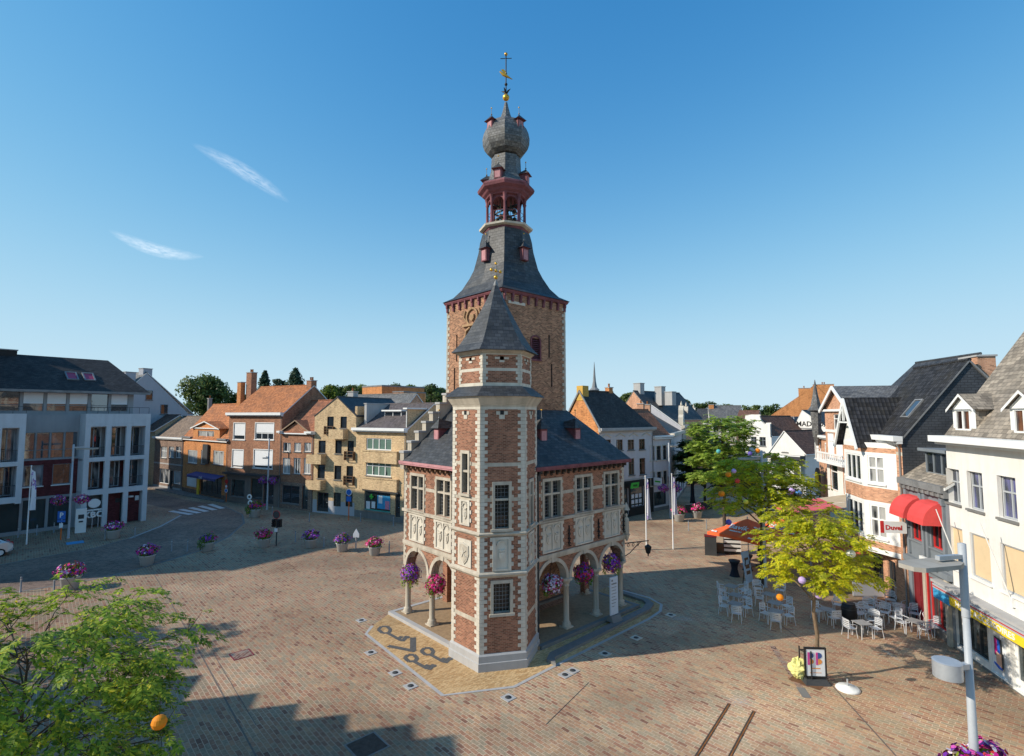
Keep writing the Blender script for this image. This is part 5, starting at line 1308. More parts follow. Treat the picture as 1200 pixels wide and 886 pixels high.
# blue and yellow valance of the shop awning, cassette above
q=MB(); q.box(sx0-.3,h.W-1,-.55,-.003,3.0,3.12,0); q.box(sx0,h.W-1.2,-.62,-.1,2.78,2.98,1); q.box(sx0,h.W-1.2,-.64,-.62,2.86,2.9,2); q.build('awning_cassette',[m_plinth,m_greylamp,m_red],h.root)
v=MB(); v.box(sx2-.2,h.W-2,-.6,-.585,2.38,2.77); vy=v.build('shop_fascia',m_yellow,h.root)
text(vy,'HOME ACCESSOIRES',.34,((sx2+sx4)/2+.9,-.605,2.575),FRONT,m_white,wx=1.25,bold=.006)
v=MB(); v.box(sx0,sx1+.25,-.6,-.585,2.3,2.77); v.build('shop_fascia',m_cyan,h.root)
px0,px1=sx3+.2,sx4-.3; pm=(px0+px1)/2; pw=px1-px0
q=MB(); q.vprism([(pm-.22,1.0),(pm+.2,.95),(pm+.2,1.75),(pm-.22,1.8)],-.0,.02,0); q.vprism([(pm-.16,1.06),(pm+.0,1.03),(pm+.0,1.72),(pm-.16,1.74)],-.02,.0,1); q.vprism([(pm+.0,1.03),(pm+.15,1.0),(pm+.15,1.7),(pm+.0,1.72)],-.018,.0,2)
q.vprism([(pm-.1,.6),(pm+.3,.55),(pm+.28,1.2),(pm-.1,1.25)],-.012,.01,0); q.vprism([(pm-.06,.64),(pm+.25,.6),(pm+.24,1.14),(pm-.06,1.18)],-.03,-.012,3); q.vprism([(pm-.22,.62),(pm+.05,.5),(pm+.3,.5),(pm+.3,.58),(pm-.2,.72)],-.035,-.03,2)
q.build('phone_poster',[m_charcoal,plain('poster_magenta',(.6,.02,.22),.5),plain('poster_blue',(.02,.12,.55),.5),plain('poster_peach',(.7,.42,.3),.5)],h.root)
# dormers
def gdormer(h,x0,x1,z0,z1,za,y,depth,wall_m,roof_m,front_m,win):
    q=MB(); xm=(x0+x1)/2
    q.poly([(x0,y,z0),(x1,y,z0),(x1,y,z1),(xm,y,za),(x0,y,z1)],0)
    q.poly([(x0,y,z0),(x0,y,z1),(x0,y+depth,z1),(x0,y+depth,z0)],1); q.poly([(x1,y,z0),(x1,y+depth,z0),(x1,y+depth,z1),(x1,y,z1)],1)
    o=.22; sl=(za-z1)/(xm-x0)
    for (a,b) in ((x0-o,xm),(x1+o,xm)):
        q.poly([(a,y-.2,z1-o*sl+.08),(b,y-.2,za+.08),(b,y+depth+1.2,za+.08),(a,y+depth+1.2,z1-o*sl+.08)],2)
        q.poly([(a,y-.2,z1-o*sl-.06),(b,y-.2,za-.06),(b,y-.2,za+.08),(a,y-.2,z1-o*sl+.08)],0)
    q.poly([(x0-o,y-.19,z1-.05),(x1+o,y-.19,z1-.05),(x1+o,y-.02,z1-.05),(x0-o,y-.02,z1-.05)],0)
    d=q.build('dormer',[front_m,wall_m,roof_m],h.roofobj)
    h.win(win,2,(),m_white,g_brown,sill=False,y=y-.03,hole=False,parent=d,fw=.09)
    return d
h.zoom(1080,400,6.33)
sf=(rz-10.25)/ry; yd=.3
for (cx_,) in ((310,),(735,)):
    x0=h.hit(cx_-75,600,yd)[0]; x1=x0+1.75; zb=10.25+sf*yd-.05
    z0=zb; z1=z0+1.2; za=z1+.62
    gdormer(h,x0,x1,z0,z1,za,yd,(za-10.25)/sf-yd-.6,m_slate_grey,m_slate_grey,m_white,(x0+.28,x1-.28,z0+.1,z1-.06))
x0+=3.2; gdormer(h,x0,x0+1.75,z0,z1,za,yd,(za-10.25)/sf-yd-.6,m_slate_grey,m_slate_grey,m_white,(x0+.28,x0+1.47,z0+.1,z1-.06))
for (a,b,c) in ((h.hit(137,450)[0],4.05,8.0),):
    pass
# slim white flag masts leaning from its wall
h.zoom(0,0,1)
for px_ in (1131,1187):
    x,_=h.hit(px_,680); q=MB(); q.tube([(x,-.05,3.6),(x,-.35,4.6),(x-.1,-1.0,6.9)],[.035,.03,.022],8); q.box(x-.07,x+.07,-.12,-.002,3.5,3.9); q.build('flag_mast',m_white,h.root)
# ---- grey painted house with red dome awnings
h=House('grey_cafe_house','narrow blue grey painted café house with two red dome awnings and red window frames',Rp(30.72),Rp(26.52),8,7.8,cat='house')
W=h.W
for c in (1.15,3.1):
    h.win((c-.5,c+.5,4.55,6.75),2,(),m_red,g_dark,sur=.12,surm=m_greyp)
    q=MB(); N=6; R1=1.0; P=[]
    for k in range(N+1):
        a=PI/2*k/N; P.append((-R1*math.sin(a),5.85+1.15*math.cos(a)))
    for k in range(N):
        (ya,za),(yb,zb)=P[k],P[k+1]
        i0=.0+.22*k/N; i1=.22*(k+1)/N
        q.poly([(c-.78,ya,za),(c+.78,ya,za),(c+.78,yb,zb),(c-.78,yb,zb)])
    for s_ in (-.78,.78): q.poly([(c+s_,0,5.85)]+[(c+s_,ya,za) for ya,za in P])
    q.build('dome_awning',m_awnred,h.root)
    for xx_ in (c-.78,c+.78):
        q=MB(); q.box(xx_-.1,xx_+.1,-.12,-.002,3.7,7.2); q.box(xx_-.14,xx_+.14,-.18,-.001,6.9,7.25); q.build('pilaster',m_greyp,h.root)
h.door((.35,1.75,.05,3.0),m_dkred,None,2); h.win((2.1,3.7,.5,2.9),2,(),m_red,g_shop,sill=False)
h.walls(m_greyp,bands=[(0,.4,m_stone_g)],gable='side',rz=10.6); h.roof_side(10.6,m_slate_grey,ov=.2)
q=MB(); q.box(-.05,W+.02,-.35,-.004,7.55,7.9); q.box(-.05,W+.02,-.22,-.004,7.3,7.55); 
for k in range(9): q.box(.1+k*W/9,.24+k*W/9,-.3,-.005,7.32,7.54)
q.build('cornice',m_leadgrey,h.root)
q=MB(); q.box(0,W,-.25,-.004,3.25,3.55); q.build('shop_fascia',m_greyp,h.root)
for xx_ in (1.9,3.9): 
    q=MB(); q.box(xx_-.13,xx_+.13,-.15,-.003,0,3.2); q.build('pilaster',m_stone,h.root)
for xx_ in (2.02,3.72):
    q=MB(); q.box(xx_-.05,xx_+.09,-.08,-.004,0,3.2); q.build('red_post',m_red,h.root)
h.flatdormer(1.3,3.6,8.2,9.5,.55,m=m_greyp,cols=3,depth=2.2,gm=g_dark)
q=MB(); q.box(.42,.5,-1.45,-.2,4.75,5.4,0); q.box(.415,.505,-1.5,-1.35,4.74,5.41,1); q.bar((.46,-.2,5.1),(.46,.0,5.1),.05,.05,2); sg=q.build('blade_sign',[m_white,m_red,m_black],h.root)
text(sg,'Duvel',.36,(.508,-.86,5.05),(PI/2,0,PI/2),m_red,bold=.01); 
q=MB(); q.box(2.3,3.6,-.5,-.35,3.6,4.0); q.build('name_board',m_white,h.root)
# ---- brick house with two-storey bay
A=Rp(36.3); Bq=Rp(30.75)
h=House('bay_house','terracotta brick house with two storey bay, white bargeboards and black slate hung side gable',A,Bq,7.4,10.0,cat='house')
W=h.W; rz=14.5; ry=3.6
m_slatewall=slatemat('slate_hung_wall',(.06,.068,.08),w=.35,h=.15,lichen=None,rough=.6,spread=.12)
h.win((1.0,2.6,.3,2.6),2,(),m_charcoal,g_shop,sill=False); h.door((3.2,4.2,.05,2.6),m_charcoal,g_dark,1)
h.walls(m_brick_terra,bands=[(9.1,9.3,m_stone_w)],gable='side',rz=rz,ry=ry,sidem=m_slatewall)
h.roof_side(rz,m_tile_dark,ry=ry,ov=.25,verge=m_leadgrey); h.gutter(m_white,h=.3,d=.5,x0=2.8)
bayP=[(.15,0),(.15,-1.05),(3.0,-1.05),(4.95,-.0)]
def bayface(p,q_,holes,name='bay_wall'):
    p=Vector((*p,0)); q_=Vector((*q_,0)); u=(q_-p).normalized(); L=(q_-p).length; M=frame(p,u,(-u.y,u.x,0))
    m=MB(); m.M=M; wall(m,0,L,3.1,9.6,holes,0,0,.12,[(3.1,3.3,1),(3.7,6.15,1),(7.0,9.15,1),(9.45,9.6,1)])
    m.build(name,[m_brick_terra,m_white],h.root); return M,L
for i in range(3):
    p,q_=bayP[i],bayP[i+1]
    L=math.dist(p,q_)
    hs=[] if i==0 else [(.3,L-.3,3.95,5.95),(.3,L-.3,7.25,8.95)] if i==1 else [(.35,L-.75,3.95,5.95),(.35,L-.75,7.25,8.95)]
    M,L=bayface(p,q_,hs)
    for hh in hs: h.win(hh,3 if i==1 else 2,(.55,) if i==2 else (),m_white,g_dark if i==1 else g_curt,sill=True,surm=m_white,M=M,y=.06,fw=.11)
for za_,zb_,nm_ in ((9.6,9.75,'bay_roof'),(3.0,3.1,'bay_soffit')): q=MB(); q.prism(bayP,za_,zb_); q.build(nm_,m_white,h.root)
# front cross gable over the bay
q=MB(); x0,x1=.0,3.1; xm=1.55; zb,za=9.75,12.5
q.poly([(x0,-1.0,zb),(x1,-1.0,zb),(xm,-1.0,za)],0)
for (a,b) in ((x0-.25,xm),(x1+.25,xm)):
    zz0=zb-.45 if a<x0 or a>x1 else zb
    q.poly([(a,-1.5,zz0+.1),(b,-1.5,za+.15),(b,3.2,za+.15),(a,1.0,zz0+.1)],1); q.poly([(a,-1.5,zz0-.2),(b,-1.5,za-.15),(b,-1.5,za+.15),(a,-1.5,zz0+.1)],2)
    q.bar((a,-1.5,zz0),(b,-1.5,za),.1,.22,2)
q.bar((xm,-1.5,za-1.4),(xm,-1.5,za+.1),.12,.12,2); q.bar((xm-.9,-1.5,za-1.5),(xm+.9,-1.5,za-1.5),.1,.1,2); q.bar((xm-.9,-1.5,za-1.5),(xm,-1.5,za-.5),.08,.08,2)
q.build('cross_gable',[m_white,m_tile_dark,m_white],h.roofobj)
h.skylight(4.2,.25,.9,1.4)
h.chimney(4.7,4.6,1.6,.9,rz-2,zat(421,31.5),m_brick_terra,pots=0)
q=MB(); q.box(3.4,4.6,-.06,-.003,9.35,9.6); q.build('date_stone',m_stone_w,h.root)
# red awning over its café front
def awning(parent,x0,x1,y0,z0,y1,z1,val,mats,stripes=0,name='awning'):
    q=MB(); n=max(1,stripes)
    for k in range(n):
        a=x0+(x1-x0)*k/n; b=x0+(x1-x0)*(k+1)/n
        q.poly([(a,y0,z0),(b,y0,z0),(b,y1,z1),(a,y1,z1)],k%len(mats)); q.poly([(a,y1,z1),(b,y1,z1),(b,y1-.01,z1-val),(a,y1-.01,z1-val)],k%len(mats))
    for x in (x0,x1): q.poly([(x,y0,z0),(x,y1,z1),(x,y1,z1-.12),(x,y0,z0-.12)],0)
    q.tube([(x0,y1,z1),(x1,y1,z1)],.04,6,len(mats)); q.bar((x0+.1,y0,z0-.4),(x0+.1,y1,z1-.05),.04,.04,len(mats)); q.bar((x1-.1,y0,z0-.4),(x1-.1,y1,z1-.05),.04,.04,len(mats))
    return q.build(name,list(mats)+[m_greylamp],parent)
awning(h.root,.2,2.6,-.05,2.95,-2.3,2.45,.4,[m_awnred])
# ---- brick and white house with corner spirelet
A=Vector((31.2,53.6,0)); Bq=Vector((28.9,43.6,0))
h=House('spire_house','orange brick café house with white gabled centre, balcony and a slate corner spirelet',A,Bq,10,zat(513,50),cat='house')
W=h.W; h.zoom(940,440,6.815)
for r in ((103,385,128,475),(108,545,148,665),(190,550,228,680)): h.win(h.rect(*r),2,(.7,),m_white,m_blind,sur=.12,surm=m_white)
xc0=h.hit(240,600)[0]; xc1=W-.15
wc=(xc1-xc0)
hs=[]
for k in range(3):
    a=xc0+.25+k*(wc-.3)/3; hs.append((a,a+(wc-.3)/3-.28,h.hit(310,680)[1],h.hit(310,460)[1]))
zg=h.hit(310,265)[1]; za=h.hit(300,105)[1]
q=MB(); wall(q,xc0,xc1,3.4,zg,hs+[(xc0+wc*.32,xc0+wc*.68,zg-1.9,zg-.5),(xc0+wc*.12,xc0+wc*.4,4.6,7.0),(xc0+wc*.6,xc0+wc*.88,4.6,7.0)],-.5,0,.2,[(3.4,7.6,1),(hs[0][3]+.05,hs[0][3]+.3,1)])
for x in (xc0,xc1): q.poly([(x,-.5,3.4),(x,0,3.4),(x,0,zg),(x,-.5,zg)],0)
q.poly([(xc0,-.5,zg),(xc1,-.5,zg),((xc0+xc1)/2,-.5,za)],0); q.build('gabled_centre',[m_brick_terra,m_render_w],h.root)
for r in hs+[(xc0+wc*.32,xc0+wc*.68,zg-1.9,zg-.5),(xc0+wc*.12,xc0+wc*.4,4.6,7.0),(xc0+wc*.6,xc0+wc*.88,4.6,7.0)]: h.win(r,2 if r in hs else 1,(.7,),m_white,m_blind if r in hs else g_dark,sur=.14,surm=m_white,y=-.38,hole=False)
q=MB(); xm=(xc0+xc1)/2
for (a,b) in ((xc0-.3,xm),(xc1+.3,xm)):
    q.poly([(a,-.9,zg-.2),(b,-.9,za+.2),(b,5,za+.2),(a,5,zg-.2)],0); q.bar((a,-.9,zg-.28),(b,-.9,za+.1),.1,.3,1)
q.box(xc0-.3,xc1+.3,-.75,-.5,zg-.25,zg-.05,1)
h.win((.8,1.9,.3,2.8),1,(),m_charcoal,g_shop,sill=False); h.win((2.6,6,.3,2.8),3,(),m_charcoal,g_shop,sill=False)
h.walls(m_brick_terra,bands=[(0,3.3,m_render_w)],gable='side',rz=zat(490,52),ry=4.5); h.roof_side(zat(490,52),m_tile_brown,ry=4.5)
q.build('centre_roof',[m_slate_l,m_white],h.roofobj); h.gutter(m_white,x1=xc0)
q=MB(); bz=h.hit(300,620)[1]; q.box(xc0+.1,xc1-.1,-1.4,-.5,bz-.9,bz-.7); 
n=12
for k in range(n+1):
    xx_=xc0+.2+(wc-.4)*k/n; q.box(xx_-.04,xx_+.04,-1.35,-1.27,bz-.7,bz-.05)
q.box(xc0+.1,xc1-.1,-1.4,-1.24,bz-.05,bz+.08); q.build('balcony',m_white,h.root)
sx_,_=h.hit(140,200); zb=zat(481,53); ztp=zat(445,53)
q=MB(); q.lathe([(.15,8.4),(.4,9.6),(.52,zb-.1),(.8,zb),(.5,zb+.4),(.26,zb+1.5),(.06,ztp-.2),(.02,ztp)],8,(.8,-.35),smooth=False); q.build('spirelet',m_slate_l,h.roofobj)
q=MB(); r=h.rect(135,735,240,886); xm=(r[0]+r[1])/2
q.vprism([(xm+.62*math.cos(a),r[3]-.85+.8*math.sin(a)) for a in [PI*k/10 for k in range(11)]]+[(xm-.62,r[3]-1.9),(xm+.62,r[3]-1.9)],-.75,-.6,0)
q.vprism([(xm+.5*math.cos(a),r[3]-.95+.5*math.sin(a)) for a in [2*PI*k/12 for k in range(12)]],-.8,-.75,1)
q.box(xm-.55,xm+.55,-.8,-.75,r[3]-1.85,r[3]-1.55,1); q.build('hanging_sign',[m_charcoal,m_yellow],h.root)
m_pinkcan=plain('faded_red_canvas',(.62,.12,.13),.8,.2); m_beigec=plain('beige_canvas',(.5,.4,.28),.8,.15)
ta=thing('terrace_awning','big faded red and beige terrace awning on slim posts before the spirelet house','awning')
e0=Vector((28.4,36.9,4.85)); e1=Vector((21.3,38.1,3.65)); dv=Vector((.215,.977,0)).normalized()*9.0
q=MB()
for k in range(4):
    a=e0.lerp(e1,k/4); b=e0.lerp(e1,(k+1)/4); mm=(1,1,0,0)[k]
    for j in range(3):
        f0,f1=dv*(j/3+.006),dv*((j+1)/3-.006); sg=Vector((0,0,-.06))
        q.poly([a+f0,b+f0,b+f1,a+f1],mm if j else (1,1,1,0)[k])
q.poly([e1,e1+dv,e1+dv-Vector((0,0,.35)),e1-Vector((0,0,.35))],0); q.build('canvas',[m_pinkcan,m_beigec],ta)
q=MB(); q.bar(e0-Vector((0,0,.1)),e1-Vector((0,0,.1)),.09,.2); q.build('side_valance',m_navycan if 'm_navycan' in globals() else plain('blue_grey_valance',(.3,.36,.45),.7),ta)
for j in range(4):
    q=MB(); q.bar(e0+dv*(j/3)-Vector((0,0,.06)),e1+dv*(j/3)-Vector((0,0,.06)),.07,.09); q.build('rafter',m_white,ta)
    q=MB(); b=e1+dv*(j/3); q.tube([(b.x,b.y,0),(b.x,b.y,b.z)],.04,8); q.build('post',m_greylamp,ta)
# terrace house roofs behind this row
for (nm,lb,a,b,dp,ev,rz_,wm,rm) in (
  ('brick_house','large brick house with dark roof rising behind the bay house',(xat(1022,47),47),(xat(1086,40),40),8,zat(475,43),zat(425,45),m_brick_terra,m_slate),
  ('brick_house','tall orange brick building with stepped chimneys behind the spirelet',(xat(903,110),110),(xat(992,104),104),14,zat(488,107),zat(452,107),m_brick_orange,m_slate)):
    h=House(nm,lb,a,b,dp,ev,cat='house'); h.win((1,2,3,5)); 
    if 'stepped' in lb:
        xa=h.W*.62; h.walls(wm,gable='front',rz=rz_,xr=xa); h.roof_front(rz_,rm,xr=xa,ov=.1,ove=.02,verge=wm)
        for (px,y0,y1,w_) in ((943,455,470,2.0),(966,451,480,3.6),(979,456,470,2.0)):
            h.zoom(0,0,1); x=h.hit(px,470)[0]; h.chimney(x,.9,w_,1.4,zat(505,107),zat(y0,107),wm,pots=2 if w_>2 else 1)
    else:
        h.walls(wm,gable='side',rz=rz_); h.roof_side(rz_,rm)
# ---- white gable shop, curved gable house and lettered wall across the side street
a=(xat(901.5,72.5),72.5); b=(xat(941,68.5),68.5)
h=House('white_gable_shop','small white shop with pointed gable, black fascia and brown tiled roof across the side street',a,b,9,zat(530,70),cat='shop building')
h.zoom(860,440,7.383); W=h.W; xa,za=h.hit(438,487)
h.win(h.rect(416,612,468,664),2,(.5,),m_charcoal,g_dark); h.win(h.rect(362,742,545,835),2,(),m_white,m_blind,sill=False)
zf0=h.hit(440,720)[1]; zf1=h.hit(440,685)[1]
h.walls(m_render_w,gable='front',rz=za,xr=xa); h.roof_front(za,m_tile_brown,xr=xa,ov=.3,ove=.15)
q=MB(); q.box(-.5,W+.1,-1.2,-.003,zf0,zf1); q.box(-.5,W+.1,-1.25,-1.2,zf1-.08,zf1+.05,1); q.box(W-.9,W-.2,-1.0,-.9,zf0-2,zf0,0); f=q.build('shop_fascia',[m_charcoal,m_white],h.root)
q=MB(); q.box(W*.35,W*.68,-1.27,-1.255,zf0+.25,zf0+.45); q.build('name_board',m_paper,f)
a=(xat(866,90),90); b=(xat(903,85),85)
h=House('curved_gable_house','white house with curved Flemish gable and arched attic window',a,b,10,zat(512,87),cat='house')
h.zoom(860,440,7.383); W=h.W
for r in ((146,410,192,480),(112,428,134,472),(204,428,224,478),(222,528,276,612),(148,528,196,600)): h.win(h.rect(*r),2,(.6,),m_greyp,g_dark,hole=r[1]>500)
pts=[]
for (zx,zy) in ((48,470),(60,430),(82,395),(95,375),(100,345),(150,338),(218,338),(226,365),(238,395),(262,420),(275,425),(276,410),(312,408),(314,470)):
    x,z=h.hit(zx,zy); pts.append((x,z))
zb_=h.eave; h.walls(m_render_w,front_poly=[(pts[-1][0],zb_),]+list(reversed(pts))+[(pts[0][0],zb_)])
h.roof_front(pts[5][1]-.4,m_tile_brown,ov=.0,y0=.35)
a=(xat(929,92),92); b=(xat(972,87),87)
h=House('lettered_house','white rendered gable wall with black lettering and dark roof behind the pointed gable shop',a,b,12,zat(504,89),cat='house')
h.zoom(860,440,7.383); W=h.W; xa,za=h.hit(590,308); h.win((1,1.8,2,3)); h.walls(m_render_w,gable='front',rz=za,xr=xa); h.roof_front(za,m_slate,xr=xa,ov=.1,ove=.02)
x,z=h.hit(545,420); text(h.root,'MADDOX',1.2,(x-.1,-.03,z),FRONT,m_black,align='LEFT',bold=.02)
q=MB(); x,z=h.hit(570,457); q.box(x,x+3.6,-.02,-.003,z-.1,z+.1); q.build('subtitle',m_leadgrey,h.root)
h=House('white_block','plain white flat roofed block beside the lettered wall',(xat(917.5,94),94),(xat(930.5,92.5),92.5),6,zat(489,93),cat='building'); h.win((.3,.8,3,4)); h.walls(m_render_g); q=MB(); q.box(-.05,h.W,-.05,5,h.eave,h.eave+.12); q.build('roof_edge',m_leadgrey,h.root)
# far end of the side street
for (lb,p0,p1,d0,ey,ry_,rm,wm) in (('grey slate roofed white house closing the street',832,866,112,494,476,m_slate_l,m_render_w),('dark roofed house left of the white house at the street end',814,834,118,496,480,m_slate,m_render_pale),('brown roofed brick house right of the street end',862,880,104,496,482,m_tile_brown,m_brick_dark)):
    h=House('street_house',lb,(xat(p0,d0),d0),(xat(p1,d0),d0-2),9,zat(ey,d0),cat='house')
    for k in range(4): a=.6+k*h.W/4.3; h.win((a,a+1.1,h.eave-2.2,h.eave-.4),2,(),gm=g_dark)
    h.walls(wm,gable='side',rz=zat(ry_,d0)); h.roof_side(zat(ry_,d0),rm)
    if p0==832: h.chimney(.5,4,1,1,h.eave+2,zat(474,d0),m_brick_orange,pots=0)
# ================================================================== houses right of the belfry
A=v2((9.4,56.7)); Bq=v2((16.9,63.2))
h=House('stucco_house','pale stucco house with steep dark slate roof, orange brick gable and black shop front',A,Bq,5.4,9.8,cat='house')
h.zoom(650,440,7.383); W=h.W
for r in ((432,555,488,648),(534,555,590,648),(632,555,688,645),(730,550,782,642),(640,718,690,862),(735,715,785,858),(534,722,590,866),(430,726,486,870)): h.win(h.rect(*r),2,(.7,),m_wood,g_brown)
h.zoom(730,500,7.383)
h.win(h.rect(70,520,180,690),1,(),m_charcoal,g_shop,sill=False); r_=h.rect(70,520,180,690); h.win((r_[0]-3.2,r_[0]-.5,.3,3.2),2,(),m_charcoal,g_shop,sill=False)
for i in range(3):
    for j in range(3):
        q=MB(); a=r_[0]+.2+i*(r_[1]-r_[0]-.3)/3; z=.7+j*.62; q.box(a,a+.5,.09,.1,z,z+.45); q.build('window_poster',m_paper,h.root)
rz=zat(459.5,60)
h.walls(m_render_pale,bands=[(0,4.0,m_black),(4.0,4.2,m_plinth)],gable=None)
q=MB(); q.poly([(-.004,0,4),(-.004,5.4,4),(-.004,5.4,9.8),(-.004,2.7,rz),(-.004,0,9.8)]); q.build('side_gable',m_brick_orange,h.root)
q=MB(); a_,b_,r0,r1=-.12,W+.3,-.06,5.9; e_=9.78
q.poly([(a_,-.35,e_),(b_,-.35,e_),(r1,2.7,rz+.1),(r0-.06,2.7,rz+.1)]); q.poly([(b_,-.35,e_),(b_,5.75,e_),(r1,2.7,rz+.1)]); q.poly([(b_,5.75,e_),(a_,5.75,e_),(r0-.06,2.7,rz+.1),(r1,2.7,rz+.1)])
q.bar((a_,-.35,e_),(r0-.06,2.7,rz+.1),.12,.16,1); q.bar((a_,5.75,e_),(r0-.06,2.7,rz+.1),.12,.16,1); q.tube([(r0,2.7,rz+.12),(r1,2.7,rz+.12)],.09,6,0)
h.roofobj=q.build('roof',[m_slate_br,m_leadgrey],h.root); h.gutter(m_plinth,h=.3,d=.5)
for k in range(4):
    x=W*(.12+.25*k); q=MB(); q.vprism([(x-.9,9.05),(x,9.4),(x+.9,9.05),(x+.8,9.0),(x,9.3),(x-.8,9.0)],-.08,-.003); q.build('window_pediment',m_stone_w,h.root)
h.chimney(.45,2.7,1.0,.9,rz-1,zat(452.5,59.5),plain('yellow_brick_chimney',(.6,.36,.08),.85,.25,6),pots=0,cap=False); h.chimney(5.4,2.9,.7,.6,rz-.6,zat(454.5,62),m_brick_orange,pots=1)
x,z=h.hit(60,503); q=MB(); q.vprism([(x-.75,z-.3),(x+.65,z-.3),(x+.85,z+.3),(x-.55,z+.3)],-.7,-.6,0)
for k in range(4): q.box(x-.3+k*.2,x-.18+k*.2,-.72,-.7,z-.12,z+.1,1)
q.build('green_sign',[m_green,m_black],h.root)
x,z=h.hit(268,470); x=min(x,W-.1); q=MB(); q.box(x-.05,x+.05,-1.2,-.15,z-.45,z+.45,0); q.build('blade_sign',m_paper,h.root)
q=MB(); q.box(x-.063,x+.063,-1.05,-.3,z-.08,z+.1); q.build('sign_arrow',m_green,h.root)
q=MB(); q.box(W-2.2,W-.3,-.1,-.01,4.02+.0,4.12); q.build('white_stripe',m_paper,h.root)
B2=v2((19.8,65.7))
h=House('grey_shop_house','grey stucco house with narrow tall windows and dark red tiled roof on the street corner',Bq+(B2-Bq).normalized()*.02,B2,6.5,8.8,cat='house')
h.zoom(720,440,7.383)
for r in ((312,612,345,735),(366,610,400,732),(420,605,450,728)):
    h.win(h.rect(*r),1,(.75,),m_charcoal,g_dark,sur=.1,surm=m_stone_w); x0,x1,z0,z1=h.rect(*r); h.win((x0,x1,z0-3.0,z1-3.1),1,(.75,),m_charcoal,g_dark,sur=.1,surm=m_stone_w)
h.zoom(730,500,7.383); h.win(h.rect(265,560,375,680),1,(),m_charcoal,g_shop,sill=False)
h.walls(m_render_pale,bands=[(0,.4,m_stone_g),(3.0,3.9,m_brick_grey)],gable='side',rz=12.0,sidem=m_brick_dark); h.roof_side(12.0,m_tile_old,ov=.3,ove=.0); h.gutter(m_white,h=.22,d=.4)
sd=Vector((.43,1,0)).normalized()
S0=B2+sd*.05
def street(name,lb,t0,t1,eave,rz,wm,rm,dp=9,ornate=False):
    h=House(name,lb,S0+sd*t0,S0+sd*t1,dp,eave,cat='house'); n=int((t1-t0)/2.0)
    for i in range(n):
        a=.6+i*(t1-t0-.8)/n
        for z in (4.2,7.2) if eave<11 else (4.6,8.2): 
            if z+2<eave: h.win((a,a+1.05,z,z+2.0),1,(.72,),m_white if ornate else m_charcoal,g_dark,sur=.16,surm=m_stone_w)
        if i%2==0: h.win((a,a+1.6,.5,3.0),1,(),m_charcoal,g_shop,sill=False)
    h.walls(wm,bands=[(0,.4,m_stone_g),(3.5,3.8,m_stone_w)],gable='side',rz=rz); h.roof_side(rz,rm,ov=.3,ove=0); h.gutter(m_stone_w,h=.35,d=.5)
    if ornate:
        for i in range(4):
            x=1.8+i*(t1-t0-3.5)/3; z=eave+.3; q=MB(); q.vprism([(x-1.1,z),(x-1.1,z+1.2),(x-.7,z+1.6),(x-.7,z+2.3),(x,z+3.0),(x+.7,z+2.3),(x+.7,z+1.6),(x+1.1,z+1.2),(x+1.1,z)],-.2,.5); q.lathe([(.12,z+3.0),(.2,z+3.2),(.02,z+3.7)],6,(x,.1)); d=q.build('dormer_gable',m_stone_w,h.roofobj); h.win((x-.45,x+.45,z+.4,z+1.9),1,(),gm=g_dark,hole=False,parent=d,y=-.23)
    for k in (.2,.6): h.chimney((t1-t0)*k,dp*.45,1.3,.8,rz-1,rz+1.3,m_plinth if ornate else m_brick_terra,pots=1)
    return h
street('street_house','pale stone corner house with white balcony along the shaded side street',0,14,8.9,11.6,m_render_pale,m_slate)
h=street('street_house','ornate grey stone house with small carved roof gables along the side street',14.05,42,9.6,13.0,m_render_pale,m_slate,ornate=True)
street('street_house','plain stone terrace house further down the side street',42.05,70,9.0,12.2,m_plinth,m_slate_l)
a=(xat(722,86),86); b=(xat(770,80),80)
h=House('brick_gable_house','big brick gable with several chimneys behind the stucco house',a,b,13,zat(492,83),cat='house'); h.zoom(720,440,7.383); h.win((1,2,3,5))
xa=h.hit(165,150)[0]; rz=zat(459,83); h.walls(m_brick_terra,gable='front',rz=rz,xr=xa); h.roof_front(rz,m_slate,xr=xa,ov=.1,ove=.05,verge=m_leadgrey)
for (zx,y0) in ((160,449.5),(265,453.5),(355,460)):
    h.chimney(h.hit(zx,150)[0],1.6 if zx<200 else 4,1.3,1.1,zat(475,83),zat(y0,84),m_plinth,pots=0)
q_=(xat(680,120),120)
ch=thing('church_spire','slender grey church spire far behind the slate roof','church',(xat(697,190),190,0))
q=MB(); z0,z1=zat(458,190),zat(424,190); q.lathe([(2.4,0),(2.4,z0-2),(1.6,z0-1.5),(1.5,z0),(1.9,z0+.3),(1.0,z0+1.2),(.55,z0+3.5),(.1,z1-.5),(.03,z1)],8,smooth=False); q.build('spire',m_leadgrey,ch)
q=MB(); q.box(-2.6,2.6,-2.6,2.6,0,z0-2.5); q.build('tower',m_brick_grey,ch)
# ================================================================== trees, flowers
l_lime=leafmat('leaves_yellow_green',[(0,(.26,.31,.02)),(.3,(.48,.52,.025)),(.65,(.68,.67,.03)),(1,(.82,.72,.05))],.5)
l_mid=leafmat('leaves_mid_green',[(0,(.05,.1,.018)),(.4,(.12,.19,.025)),(.75,(.22,.28,.035)),(1,(.38,.38,.04))],.42)
l_near=leafmat('leaves_near_green',[(0,(.09,.18,.03)),(.35,(.24,.38,.05)),(.72,(.43,.57,.065)),(.93,(.62,.68,.08)),(1,(.8,.66,.06))],.5)
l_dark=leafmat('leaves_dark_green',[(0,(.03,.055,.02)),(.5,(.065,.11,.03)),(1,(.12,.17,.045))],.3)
l_far=leafmat('leaves_far_green',[(0,(.05,.085,.03)),(.5,(.11,.16,.045)),(1,(.22,.26,.07))],.35)
l_pine=leafmat('conifer_green',[(0,(.03,.06,.035)),(1,(.08,.125,.065))],.2)
